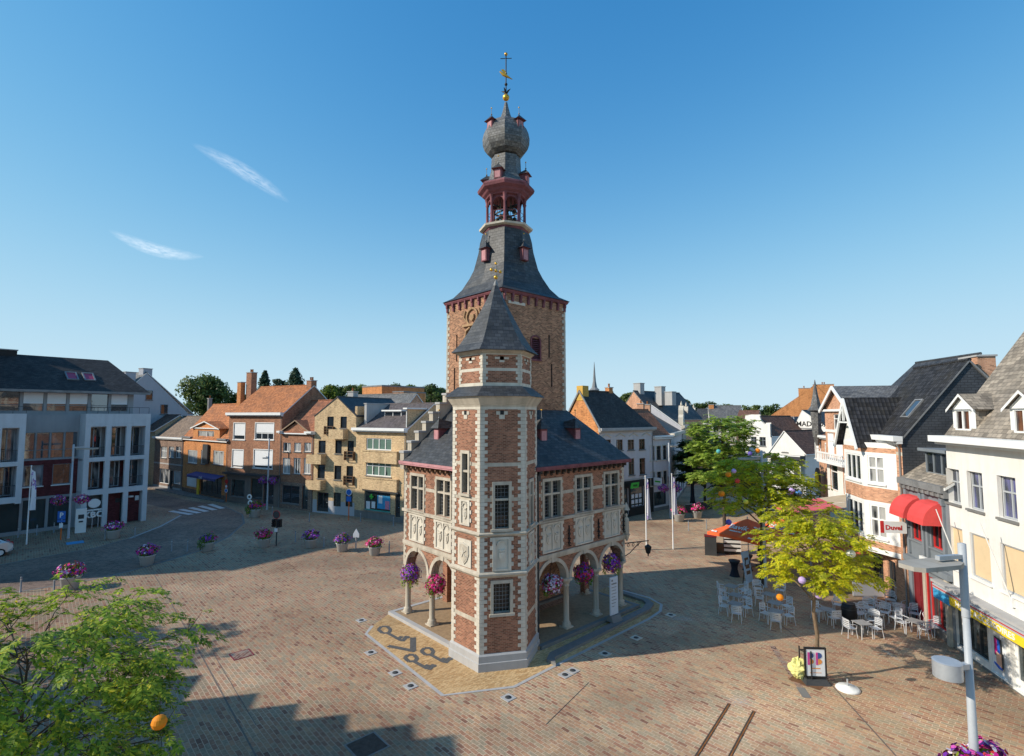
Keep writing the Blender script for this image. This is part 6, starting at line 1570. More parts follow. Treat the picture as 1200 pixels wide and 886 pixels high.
l_fl=leafmat('planter_foliage',[(0,(.05,.11,.02)),(.6,(.12,.22,.03)),(1,(.32,.40,.05))],.3)
def leaflet(mb, p, d, n, l, w, mat=0):
    # a folded leaf blade: base p, direction d, face normal n
    s=d.cross(n).normalized()*w
    mb.faces([p,p+d*l*.5+s*.5,p+d*l,p+d*l*.5-s*.5],[(0,1,2,3)],mat)
def spray(mb, rng, p, d, L, k, lw, ll):
    # pinnate spray: pairs of leaflets along a drooping stalk
    d=d.normalized(); q=Vector(p); step=L/k
    for i in range(k):
        d=(d+Vector((0,0,-.11))).normalized(); q=q+d*step
        side=d.cross(Vector((0,0,1))); side=side.normalized() if side.length>.05 else Vector((1,0,0))
        up=side.cross(d)
        for s in (-1,1):
            dd=(d*.55+side*s*.8+Vector((rng.uniform(-.2,.2),rng.uniform(-.2,.2),rng.uniform(-.45,.1)))).normalized()
            leaflet(mb,q,dd,(up+Vector((rng.uniform(-.4,.4),rng.uniform(-.4,.4),0))).normalized(),ll*rng.uniform(.55,1.35),lw*rng.uniform(.7,1.25))
    leaflet(mb,q,d,Vector((0,0,1)),ll,lw)
def tree(name,label,cat,loc,zc0,zc1,rad,trunk_r,leafm,barkm,seed,limbs=22,per=26,k=6,L=.42,lw=.05,ll=.14,lean=(0,0),flat=.5,lights=(),squash=(1,1),group=None):
    rng=random.Random(seed); t=thing(name,label,cat,loc,0,group)
    tm=MB(); cm=MB()
    top=Vector((lean[0],lean[1],zc1-.25*(zc1-zc0)))
    n=7; sp=[Vector((lean[0]*i/n+rng.uniform(-.06,.06)*(i>0),lean[1]*i/n+rng.uniform(-.06,.06)*(i>0),top.z*i/n)) for i in range(n+1)]
    tm.tube(sp,[trunk_r*(1.25 if i==0 else 1-.75*i/n) for i in range(n+1)],9)
    def along(z):
        f=max(0,min(.999,z/top.z))*n; i=int(f); return sp[i].lerp(sp[i+1],f-i)
    for i in range(limbs):
        a=i*2.39996+rng.uniform(-.35,.35); f=(i+.5)/limbs
        zt=zc0+(zc1-zc0)*(.12+.85*f)+rng.uniform(-.2,.2)
        rr=rad*math.sqrt(max(.06,1-((f-.38)/.72)**2))*rng.uniform(.72,1.08)
        zb=max(zc0*.75,zt-rr*rng.uniform(.25,.6)); b=along(min(zb,top.z*.98))
        e=Vector((b.x+math.cos(a)*rr*squash[0],b.y+math.sin(a)*rr*squash[1],zt))
        m=b.lerp(e,.5)+Vector((0,0,rr*.16))
        P=[b,b.lerp(m,.5)+Vector((0,0,.05)),m,m.lerp(e,.55)+Vector((rng.uniform(-.1,.1),rng.uniform(-.1,.1),0)),e]
        r0=trunk_r*.42*(1-.5*f); tm.tube(P,[r0,r0*.8,r0*.55,r0*.35,r0*.12],5)
        for j in range(per):
            u=.25+.75*math.sqrt(rng.random())
            g=u*4; ii=min(3,int(g)); p=P[ii].lerp(P[ii+1],g-ii)
            sa=a+rng.choice((-1,1))*rng.uniform(.3,1.5); off=rng.random()*rad*.26
            dirv=Vector((math.cos(sa),math.sin(sa),rng.uniform(-.15,.45)))
            q=p+Vector((math.cos(sa)*off,math.sin(sa)*off,rng.uniform(-.28,.32)*flat))
            if j%5==0: tm.tube([p,q],[.012,.006],3,cap=False)
            spray(cm,rng,q,dirv,L*rng.uniform(.7,1.25),k,lw,ll)
    tm.build('trunk',barkm,t); cm.build('crown',leafm,t)
    return t
l_lim2=leafmat('leaves_lime_mid',[(0,(.26,.33,.022)),(.4,(.5,.56,.03)),(.75,(.68,.7,.04)),(1,(.82,.75,.05))],.52)
l_lim3=leafmat('leaves_fresh_green',[(0,(.14,.25,.04)),(.5,(.32,.46,.075)),(1,(.52,.62,.15))],.5)
T1=G(948,797)
tree('street_tree','yellow green honey locust in front of the café terrace with black trunk guard','tree',T1+Vector((.45,.1,0)),3.75,7.45,2.25,.105,l_lime,m_bark,3,limbs=30,per=44,k=6,L=.36,lw=.07,ll=.17,flat=.75)
T2=Vector((xat(886,36.3),36.3,0))
tree('street_tree','green and yellow street tree behind the orange parasol','tree',T2,4.5,8.7,3.4,.14,l_lim2,m_barkd,5,limbs=30,per=44,k=5,L=.5,lw=.11,ll=.25,lean=(.3,.1),flat=.9)
T3=Vector((xat(846,52),52,0))
tree('street_tree','tall green street tree at the mouth of the side street','tree',T3,4.0,11.6,3.05,.18,l_lim3,m_barkd,8,limbs=30,per=50,k=4,L=.65,lw=.19,ll=.36,flat=1.2)
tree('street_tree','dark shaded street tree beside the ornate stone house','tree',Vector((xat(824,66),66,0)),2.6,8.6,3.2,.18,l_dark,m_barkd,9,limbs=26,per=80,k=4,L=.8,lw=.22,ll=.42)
tree('street_tree','small street tree before the white pointed gable shop','tree',Vector((xat(897,58),58,0)),2.2,6.2,2.6,.14,l_mid,m_barkd,10,limbs=20,per=70,k=4,L=.7,lw=.16,ll=.3)
tree('palm','small palm like plant beside the white gable shop','plant',Vector((xat(947,55),55,0)),1.0,4.8,1.5,.14,l_mid,m_barkd,12,limbs=14,per=12,k=6,L=.9,lw=.1,ll=.3)
T0_=Vector((-11.0,12.3,0))
tree('street_tree','large green honey locust in the left foreground with an orange lantern','tree',T0_,2.2,7.25,3.35,.08,l_near,m_barkd,21,limbs=44,per=52,k=8,L=.38,lw=.056,ll=.145,flat=1.3)
tree('street_tree','tall street tree beyond the left edge that shades the paving','tree',Vector((-32.5,23.0,0)),3,11,3.6,.2,l_mid,m_barkd,33,limbs=20,per=30,k=5,L=.6,lw=.12,ll=.3)
# blob-free far trees: clumps of leaf quads through an uneven volume
def fartree(label,loc,zb,zt,rad,leafm,seed,clumps=26,per=120,ls=.55,conifer=False,group='trees beyond the roofs'):
    rng=random.Random(seed); t=thing('background_tree',label,'tree',loc,0,group); tm=MB(); cm=MB()
    tm.tube([(0,0,0),(.1,0,zb),(0,.1,zt*.9)],[.45,.35,.08],6)
    for i in range(clumps):
        if conifer:
            f=(i+.5)/clumps; z=zb+(zt-zb)*f; r=rad*(1-f)**.8*rng.uniform(.75,1.1); a=i*2.4
            c=Vector((math.cos(a)*r*.6,math.sin(a)*r*.6,z)); cr=(r*.6+.25,.5)
        else:
            a=rng.uniform(0,2*PI); f=rng.random(); u=rad*math.sqrt(max(.05,1-(2*f-.85)**2*.8))*math.sqrt(rng.random())*.85
            z=zb+(zt-zb)*(f*.82+.06); c=Vector((math.cos(a)*u,math.sin(a)*u,z)); cr=(rad*rng.uniform(.22,.38),(zt-zb)*rng.uniform(.09,.16))
        tm.tube([(0,0,min(z*.8,zt*.85)),c],[.12,.04],4,cap=False)
        for j in range(per):
            d=Vector((rng.gauss(0,1),rng.gauss(0,1),rng.gauss(0,1))).normalized(); rr=rng.random()**.4
            p=c+Vector((d.x*cr[0]*rr,d.y*cr[0]*rr,d.z*cr[1]*rr)); nrm=(d+Vector((rng.uniform(-.6,.6),rng.uniform(-.6,.6),rng.uniform(-.2,.7)))).normalized()
            tdir=nrm.cross(Vector((rng.uniform(-1,1),rng.uniform(-1,1),.3))).normalized(); leaflet(cm,p,tdir,nrm,ls*rng.uniform(.6,1.3),ls*.7)
    tm.build('trunk',m_barkd,t); cm.build('crown',leafm,t); return t
def ft(px,d,ytop,wpx,ybot,label,leafm=None,seed=0,**k):
    rad=wpx/2/613*d*1.18; fartree(label,(xat(px,d),d,0),max(1,zat(ybot,d)),zat(ytop,d),rad,leafm or l_far,seed,**k)
ft(237,112,437,62,497,'large rounded dark green tree behind the white gable house',seed=1,clumps=44,per=150,ls=.62)
ft(279,120,458,30,492,'small dark tree between the big round tree and the twin chimneys',seed=2,leafm=l_dark)
ft(309,125,436,16,462,'slim conifer left of the large brick house ridge',l_pine,3,conifer=True,per=70)
ft(325,128,444,20,462,'bushy conifer above the large brick house ridge',l_pine,4,per=60)
ft(345,122,433,26,462,'taller conifer above the right end of the orange ridge',l_pine,5,conifer=True,per=80,clumps=30)
ft(384,130,450,30,480,'light green tree left of the yellow gable chimney',l_mid,6)
ft(410,135,450,30,480,'pale tree just right of the yellow gable chimney',l_far,7)
ft(463,140,450,34,480,'brownish tree behind the orange brick blocks',l_far,8)
ft(484,130,456,30,482,'dark tree right of the orange brick blocks',l_dark,9)
ft(505,125,450,40,484,'spreading dark tree touching the belfry tower edge',l_dark,10,clumps=34)
ft(437,150,455,40,482,'far tree behind the grey roofed house',l_far,11)
ft(790,150,462,18,480,'small dark tree behind the chimney row on the right',l_dark,12)
ft(803,160,468,26,484,'dark tree above the ornate roof gables',l_dark,13)
ft(826,165,470,30,488,'low dark tree at the end of the side street',l_dark,14)
ft(880,150,474,38,492,'rounded tree behind the curved gable',l_far,15)
ft(905,150,473,36,494,'taller rounded tree behind the curved gable',l_dark,16)
ft(925,140,476,22,494,'small tree beside the big orange building',l_far,17)
ft(850,170,473,36,492,'far tree behind the slate roofed white house',l_far,18)
ft(735,140,459,20,478,'tree peeping between the slate roof and the brick gable',l_far,19)
ft(182,150,470,40,492,'low tree behind the low brown roof',l_dark,20)
for k_,(px_,d_,yt_,w_,lb_) in enumerate(((362,128,452,44,'green tree just right of the large ridge chimney'),(396,140,452,36,'olive tree between the pale tree and the yellow gable'),(428,145,449,44,'broad tree directly left of the tall orange block'),(450,150,452,40,'broad tree directly behind the tall orange block'),(497,145,452,44,'olive tree in the gap before the belfry'),(478,150,450,40,'high brownish tree right behind the low orange block'),(516,135,453,30,'dark tree partly behind the belfry tower'))):
    ft(px_,d_,yt_,w_,486,lb_,(l_far,l_dark,l_mid)[k_%3],50+k_,clumps=30)
# ------------------------------------------------------------------ flowers
pal={'mix':[(.55,.02,.22),(.6,.03,.3),(.25,.04,.38),(.16,.03,.33),(.6,.05,.05),(.7,.6,.65),(.62,.1,.4)],
     'pink':[(.65,.02,.2),(.7,.04,.28),(.6,.01,.16),(.72,.25,.4),(.55,.02,.12)],
     'violet':[(.18,.04,.38),(.25,.06,.45),(.13,.03,.3),(.32,.12,.5),(.5,.04,.1),(.35,.05,.4)],
     'red':[(.55,.03,.06),(.62,.05,.08),(.2,.04,.36),(.15,.03,.3),(.55,.03,.2)],
     'white':[(.68,.6,.72),(.5,.4,.62),(.6,.02,.2),(.62,.55,.66),(.5,.05,.1)]}
P_={k:petalmat('petals_'+k,v) for k,v in pal.items()}
def blossoms(mb, rng, c, rx, rz, n, s, half=False, ry=None):
    for _ in range(n):
        d=Vector((rng.gauss(0,1),rng.gauss(0,1),rng.gauss(0,1))).normalized()
        if half and d.z<-.15: d.z=-d.z*.6
        w_=math.sin(5.3*d.x+2.1*d.y+rx*40)*math.sin(4.1*d.z-3*d.y+rz*30); k=rng.uniform(.8,1.08)*(1+.2*w_)
        if w_<-.45 and rng.random()<.7: continue
        p=Vector(c)+Vector((d.x*rx*k,d.y*(ry or rx)*k,d.z*rz*k))
        n_=(d+Vector((rng.uniform(-.5,.5),rng.uniform(-.5,.5),rng.uniform(-.3,.5)))).normalized(); t=n_.cross(Vector((.3,.2,1))).normalized(); b=n_.cross(t)
        r=s*rng.uniform(.7,1.25); mb.poly([p+(t*math.cos(a)+b*math.sin(a))*r for a in [i*2*PI/5 for i in range(5)]])
def foliage(mb, rng, c, rx, rz, n, s, half=False, ry=None):
    for _ in range(n):
        d=Vector((rng.gauss(0,1),rng.gauss(0,1),rng.gauss(0,1))).normalized()
        if half and d.z<-.3: d.z=-d.z
        k=rng.uniform(.6,1.02); p=Vector(c)+Vector((d.x*rx*k,d.y*(ry or rx)*k,d.z*rz*k)); n_=(d+Vector((rng.uniform(-.7,.7),rng.uniform(-.7,.7),rng.uniform(-.3,.7)))).normalized()
        leaflet(mb,p,n_.cross(Vector((rng.uniform(-1,1),rng.uniform(-1,1),.2))).normalized(),n_,s*rng.uniform(.7,1.4),s*.6)
def planter(label,loc,pal_,seed,green=.4,sc_=1.0,side=0):
    rng=random.Random(seed); t=thing('flower_planter',label,'planter',loc,rng.uniform(0,6),'flower planters around the square')
    p=MB(); p.lathe([(.3,0),(.34,.02),(.43,.55),(.47,.58),(.47,.64),(.4,.64),(.38,.5)],20,cap=False); p.lathe([(.385,.52),(.01,.53)],20); p.build('pot',m_pot,t)
    f=MB(); foliage(f,rng,(0,0,.82),.58,.42,420,.13,True); foliage(f,rng,(.38*side,.2*side,.62),.35,.4,200,.12); f.build('foliage',l_fl,t)
    b=MB(); blossoms(b,rng,(0,0,.84),.62,.46,int(330*(1-green*.6)),.06,True); b.build('blossoms',P_[pal_],t)
    t.scale=(sc_*1.15,)*3; return t
for i,(px,py,pl,g,s,lb) in enumerate((
 (82,690,'mix',.3,1.15,'pale round planter of mixed pink and violet petunias behind the big foreground tree'),
 (172,662,'mix',.2,1.05,'round planter with pink flowers on the shaded road edge right of the foreground tree'),
 (243,645.5,'violet',.9,1.0,'round planter almost wholly green with a few violet blooms on the left'),
 (309,641,'pink',.2,1.05,'flower planter with bright pink blooms beside the traffic light pole'),
 (364,641.5,'violet',.25,1.0,'flower planter with pink violet blooms, second from left in the row by the belfry'),
 (401,646,'violet',.5,1.0,'flower planter with violet blooms and pale trailing leaves, third in the row by the belfry'),
 (439,650.5,'pink',.15,.98,'pale planter full of crimson blooms nearest the belfry arcade'),
 (133,631,'mix',.25,1.1,'flower planter standing before the dark red doors of the apartment block'),
 (299,606,'red',.95,1.25,'leafy green planter with few red blooms below the lamp post and round sign'),
 (796,611,'pink',.5,1.15,'tall planter with hot pink blooms and light green trailing leaves by the flagpole'),
 (817,607,'pink',.3,1.1,'shaded planter with dull pink blooms at the mouth of the side street'))):
    planter(lb,G(px,py),pl,40+i,g,s,1 if g>.3 else .3)
def basket(label,loc,pal_,seed,top,group='hanging flower baskets in the arches',r=.5):
    rng=random.Random(seed); t=thing('hanging_basket',label,'hanging basket',loc,0,group)
    p=MB(); p.lathe([(.05,-.25),(.25,-.2),(.33,0),(.34,.04)],12); p.build('bowl',m_barkd,t)
    f=MB(); foliage(f,rng,(0,0,-.05),r*1.08,r*.98,460,.12)
    for _ in range(7):
        a=rng.uniform(0,6.28); x_,y_=r*.8*math.cos(a),r*.8*math.sin(a); foliage(f,rng,(x_,y_,-r*1.0),.12,.26,26,.1)
    f.build('foliage',l_fl if pal_!='violet' else l_near,t)
    b=MB(); blossoms(b,rng,(0,0,-.08),r*1.05,r*1.02,760,.052); b.build('blossoms',P_[pal_],t)
    c=MB(); 
    for k in range(3): a=k*2.1; c.tube([(.3*math.cos(a),.3*math.sin(a),.05),(0,0,top)],.008,4)
    c.build('chain',m_iron,t); return t
basket('purple flower basket in the left arch of the arcade left side',BW(-.32,6.75,2.72),'violet',61,1.1)
basket('pink and green flower basket in the left arch nearest the turret',BW(-.32,4.25,2.75),'pink',62,1.08,r=.47)
basket('white and red flower basket in the right arch nearest the turret',BW(4.05,.05,2.8),'white',63,1.05,r=.47)
basket('red and violet flower basket in the middle arch of the right side',BW(6.6,.05,2.85),'red',64,1.0)
basket('deep violet flower basket in the far right arch of the arcade',BW(9.15,.05,2.9),'violet',65,.95)
# ================================================================== street furniture
m_head=weathered('dusty_lamp_housing',(.42,.39,.34),(.2,.17,.13),amount=.7)
def lamp_flowers(parent_loc,z,span,pal_,seed,label,ang=0.0,r=.42):
    rng=random.Random(seed); t=thing('flower_ring',label,'hanging flowers',(parent_loc[0],parent_loc[1],z),ang,'flower rings hung on the lamp posts')
    p=MB(); f=MB(); b=MB()
    for s in (-1,1):
        c=(s*span,0,0); p.lathe([(.04,-.2),(.22,-.16),(.3,.02)],10,(s*span,0)); foliage(f,rng,c,r*1.15,r*.8,160,.12,ry=r); blossoms(b,rng,c,r*1.35,r*.95,330,.06,ry=r)
    p.tube([(-span,0,-.05),(span,0,-.05)],.03,6)
    p.build('bowl',m_barkd,t); f.build('foliage',l_near,t); b.build('blossoms',P_[pal_],t); return t
def lamp_post(label,loc,h,arms,rot=0.0,speaker=False,head='plate',r=.085):
    t=thing('street_lamp',label,'street lamp',loc,rot,'grey street lamps of the square'); z=h
    p=MB(); p.lathe([(r*1.5,0),(r*1.5,.05),(r*1.15,.1),(r*1.12,h*.45),(r*.8,h-1.6),(r*.78,h-1.6)],16); p.build('pole',m_greylamp,t)
    q=MB(); q.lathe([(r*1.0,h-1.6),(r*1.0,h),(.01,h+.02)],16); q.build('pole_top',m_greylamp,t)
    for (dx,L,w,th,zz,tilt) in arms:
        a=MB(); x0,x1=(0,dx*L) ; xa,xb=min(x0,x1),max(x0,x1)
        P=[(dx*.08,-.05,zz-.02),(dx*L*.42,-.05,zz+.02)]
        a.bar((dx*.05,0,zz+.12),(dx*L*.45,0,zz+.13),.1,.09); ar=a.build('arm',m_galv,t)
        hd=MB(); N=10; pts=[(dx*L*f,(w/2)*s*(1-.0*f)) for s,fs in ((1,[.12,.3,.6,.9,1.0]),(-1,[1.0,.9,.6,.3,.12])) for f in fs]
        pts=[(x,y*(.55 if abs(x)>L*.97 or abs(x)<L*.15 else 1)) for x,y in pts]
        if dx<0: pts=list(reversed(pts))
        hd.prism(pts,zz-th,zz+.04); hd.build('lamp_head',m_head,ar)
        d=MB(); d.box(dx*L*.62-.25,dx*L*.62+.25,-w*.3,w*.3,zz-th-.012,zz-th-.002); d.build('diffuser',m_paper,ar)
    if speaker:
        zz=speaker; s_=MB(); s_.lathe([(.27,zz-.18),(.27,zz+.16)],24,(-.62,.0)); s_.lathe([(.275,zz+.16),(.24,zz+.175)],24,(-.62,0)); s_.bar((-.38,0,zz),(-.06,0,zz),.13,.11); s_.build('loudspeaker',m_galv,t)
    return t
q=G(1127,637,8.6); r8=Vector((q.x,q.y,0))
lamp_post('tall grey lamp post in the right foreground with a flat panel head and drum loudspeaker',r8,8.6,[(-1,1.62,.62,.055,8.2,0)],rot=R_(14),speaker=5.95,r=.08)
lamp_flowers(r8,3.88,.4,'mix',71,'ring of bright mixed flowers low on the right foreground lamp post',R_(20),.36)
def lamp_at(label,px,ybase,ytop,arms,rot,fl=None,seed=0,flab=None,span=.75,fz=None):
    b=G(px,ybase); h=zat(ytop,b.y); lamp_post(label,b,h,arms,rot)
    if fl: lamp_flowers(b,fz if fz else 3.7,span,fl,seed,flab,rot,.46)
lamp_at('grey lamp post at the pale apartment block beside the blue parking sign',80,630.6,521,[(1,1.9,.5,.1,8.3,0)],R_(25),'mix',72,'purple and pink flower boxes on the lamp post by the apartment block',.85,3.55)
lamp_at('grey lamp post before the brown brick house with roller blinds',313,597,514,[(-1,.9,.3,.08,6.2,0)],R_(-20),'violet',73,'violet flower balls on the lamp post before the brown brick house',.75,3.5)
lamp_at('grey lamp post before the grey stucco corner house beside the second flagpole',785.5,607,519,[(1,1.1,.35,.08,7.95,0)],R_(10),'violet',74,'violet and pink flowers on the lamp post by the corner house',.75,3.3)
lamp_at('grey lamp post rising through the crown of the tree behind the orange parasol',897.5,688,528,[(-1,1.75,.5,.08,8.55,0)],R_(12))
# flag poles
def flagpole(label,loc,h,z0,z1,wd,lean=(0,0),pal_='white'):
    t=thing('flagpole',label,'flagpole',loc,0,'white flagpoles'); p=MB(); p.tube([(0,0,0),(0,0,h*.5),(0,0,h)],[.06,.05,.035],10); p.sphere((0,0,h),.06,0,8,6); p.build('pole',m_white,t)
    f=MB(); N=16; K=6; P=[]
    for i in range(N+1):
        for j in range(K+1):
            u=j/K; v=i/N; a=u*wd*(.55+.45*v); P.append((.05+a*.8,.10*math.sin(u*7+v*3)*(.3+v),z1+(z0-z1)*v-u*.2*(1-v)))
    f.faces(P,[(i*(K+1)+j,i*(K+1)+j+1,(i+1)*(K+1)+j+1,(i+1)*(K+1)+j) for i in range(N) for j in range(K)],0,True)
    f.build('flag',m_flag,t); return t
t_=NT('flag_cloth'); v_=t_.obj(); n_=t_.noise(v_,1.6,3); c_=t_.ramp(n_,[(.0,(.72,.72,.76)),(.56,(.75,.74,.78)),(.575,(.22,.12,.42)),(.63,(.25,.14,.45)),(.64,(.72,.7,.76)),(.68,(.6,.15,.25)),(.7,(.74,.72,.76))]); m_flag=t_.fin(c_,.85,.1)
for lb,px,yb,yt,f0,f1 in (('white flagpole with limp flag on the pavement of the apartment block',31,638,546,3.0,6.6),('white flagpole with limp pale flag, the one nearer the belfry on the right',757.7,645,558,2.6,6.1),('white flagpole with hanging white and pink flag left of the orange parasol',789,643.6,555.6,2.9,6.2)):
    b=G(px,yb); h=zat(yt,b.y); flagpole(lb,b,h,f0,min(f1,h-.1),.75 if px<100 else .5)
# bollards
bol=[(21,630,'beside the car left of the flagpole'),(43,627,'under the shop window right of the flagpole'),(63,624,'beside the parking sign'),(123,632,'beside the planter before the red doors'),(158,630,'on the kerb right of the red doors'),(201,646,'alone on the road edge by the far left planter'),(219.5,646,'just right of its neighbour at the green planter'),(346,635,'between the traffic light pole and the second planter'),(63,695,'in the shade left of the big round planter'),(24,694,'at the far left of the road edge'),(379.5,641,'between the second and third planters of the belfry row'),(456,648,'just right of the planter nearest the arcade'),(362.5,611,'before the yellow gabled house door'),(319,603,'behind the traffic light pole'),(422.5,611,'before the pharmacy left end'),(461,616,'before the pharmacy door'),(828,620,'left of the street tree trunk'),(807,622,'between the right hand planters')]
m_boll=plain('grey_steel_paint',(.24,.25,.26),.5,.15)
for px,py,lb in bol:
    t=thing('bollard','slim grey steel bollard '+lb,'bollard',G(px,py),0,'slim steel bollards'); p=MB(); p.lathe([(.075,0),(.075,.02),(.05,.03),(.05,.93),(.045,.97),(.01,.98)],12); p.build('post',m_boll,t); p=MB(); p.lathe([(.053,.78),(.053,.84)],12,cap=False); p.build('reflector_band',m_galv,t)
t=thing('bollard','grey post with a white pointed cap in the planter row','bollard',G(417,643),0); p=MB(); p.lathe([(.06,0),(.06,1.0)],10); p.build('post',m_galv,t); p=MB(); p.vprism([(-.26,.95),(.26,.95),(.26,1.25),(0,1.7),(-.26,1.25)],-.03,.03); p.build('sign_plate',m_paper,t)
# signs
def roundsign(p,z,r,y,m,m2,rim=.06,n=20):
    p.M=frame((0,y,z),(1,0,0),(0,1,0)); 
    P=[(r*math.cos(2*PI*k/n),r*math.sin(2*PI*k/n)) for k in range(n)]; p.vprism(P,-.02,.02,m); P=[(x*(1-rim/r),z_*(1-rim/r)) for x,z_ in P]; p.vprism(P,-.027,-.02,m2); p.M=None
b=G(71,632.5); t=thing('parking_sign','blue parking sign with white P on an orange post','traffic sign',b,R_(8)); hz=zat(599,b.y)
p=MB(); p.tube([(0,0,0),(0,0,1.2)],.05,8,0); p.tube([(0,0,1.2),(0,0,hz)],.04,8,1); p.build('post',[m_orange,m_galv],t); p=MB(); p.box(-.33,.33,-.07,-.045,hz-.75,hz); s_=p.build('sign_plate',m_blue,t); text(s_,'P',.62,(0,-.078,hz-.37),FRONT,m_white,bold=.015); p=MB(); p.box(-.33,.33,-.07,-.045,hz-1.0,hz-.8); p.build('sub_plate',m_blue,t); p=MB(); p.box(-.15,.15,-.065,-.045,hz-1.5,hz-1.1); p.build('info_plate',m_paper,t)
b=G(408.5,610); t=thing('road_sign','blue round sign on an orange post before the yellow gabled house','traffic sign',b,R_(-15)); hz=zat(573,b.y)
p=MB(); p.tube([(0,0,0),(0,0,hz-.6)],.05,8,0); p.build('post',m_orange,t); p=MB(); roundsign(p,hz-.35,.36,-.05,0,1); p.build('sign_plate',[m_white,m_blue],t); p=MB(); p.box(-.3,.3,-.07,-.04,hz-1.35,hz-.8); p.build('sub_plate',m_blue,t)
b=G(292.5,606); t=thing('road_sign','pair of small round white signs on one post by the leafy planter','traffic sign',b,R_(-10)); hz=zat(579,b.y)
p=MB(); p.tube([(0,0,0),(0,0,hz)],.04,8,0); p.build('post',m_galv,t)
for dx,dz in ((-.06,-.3),(.06,-.95)):
    p=MB(); p.M=None; P=[(dx+.3*math.cos(a),hz+dz+.3*math.sin(a)) for a in [2*PI*k/20 for k in range(20)]]; p.vprism(P,-.08,-.05,0); P=[(dx+.14*math.cos(a),hz+dz+.14*math.sin(a)) for a in [2*PI*k/16 for k in range(16)]]; p.vprism(P,-.088,-.08,1); p.build('sign_plate',[m_white,m_charcoal],t)
b=G(265,588.3); t=thing('road_sign','slim post with small red, white and blue signs at the café corner','traffic sign',b,R_(-20)); p=MB(); p.tube([(0,0,0),(0,0,3.0)],.045,8); p.build('post',m_orange,t)
for z,m_,m2 in ((2.7,m_blue,m_red),(2.05,m_red,m_white),(1.5,m_white,m_blue)):
    p=MB(); P=[(.27*math.cos(a),z+.27*math.sin(a)) for a in [2*PI*k/16 for k in range(16)]]; p.vprism(P,-.08,-.05,0); P=[(.19*math.cos(a),z+.19*math.sin(a)) for a in [2*PI*k/16 for k in range(16)]]; p.vprism(P,-.088,-.08,1); p.build('sign_plate',[m_red if m_==m_blue else m_,m2],t)
b=G(323.7,639.6); t=thing('traffic_light','dark traffic light pole with the back of a red rimmed round sign','traffic light',b,R_(-12)); hz=zat(598,b.y)
p=MB(); p.tube([(0,0,0),(0,0,hz)],.055,10); p.build('pole',m_charcoal,t)
p=MB(); P=[(.36*math.cos(a),hz-.36+.36*math.sin(a)) for a in [2*PI*k/24 for k in range(24)]]; p.vprism(P,-.12,-.09,0); P=[(.33*math.cos(a),hz-.36+.33*math.sin(a)) for a in [2*PI*k/24 for k in range(24)]]; p.vprism(P,-.13,-.12,1); p.build('round_sign',[m_red,m_charcoal],t)
for dx in (-.28,.28):
    p=MB(); p.box(dx-.14,dx+.14,-.12,.14,hz-1.45,hz-.75); 
    for k in range(3): p.M=None; p.tube([(dx,-.12,hz-.87-.22*k),(dx,-.26,hz-.89-.22*k)],.09,10,0)
    hd=p.build('signal_head',m_black,t)
p=MB(); p.box(-.12,.12,-.15,-.05,hz-1.85,hz-1.55); p.build('button_box',m_paper,t)
# bank sign in the entrance
hh=D.objects['apartment_building']
b=G(107.5,618.5); t=thing('bank_sign','white bank sign with oval disc and big letters in the apartment block entrance','sign',b,R_(53))
p=MB(); 
for x in (-.5,.0,.5): p.tube([(x,0,0),(x,0,1.75)],.05,6)
p.build('frame',m_galv,t); p=MB(); p.box(-.95,1.0,-.05,.05,1.72,1.86); p.build('bar',m_white,t)
p=MB(); P=[(.1+.52*math.cos(a),2.45+.46*math.sin(a)) for a in [2*PI*k/24 for k in range(24)]]; p.vprism(P,-.06,.06); p.build('oval_disc',m_white,t)
text(t,'KBC',.8,(.05,-.06,1.3),FRONT,m_white,bold=.03,extr=.04,wx=1.05)
b=G(94,624); t=thing('cash_machine','white standing pillar with small screen beside the bank sign','cash machine',b,R_(40)); p=MB(); p.box(-.42,.42,-.2,.2,0,2.3); p.build('body',m_white,t); p=MB(); p.box(-.22,.22,-.215,-.2,1.35,1.75); p.box(-.16,.16,-.23,-.2,1.0,1.15); p.build('screen',m_charcoal,t)
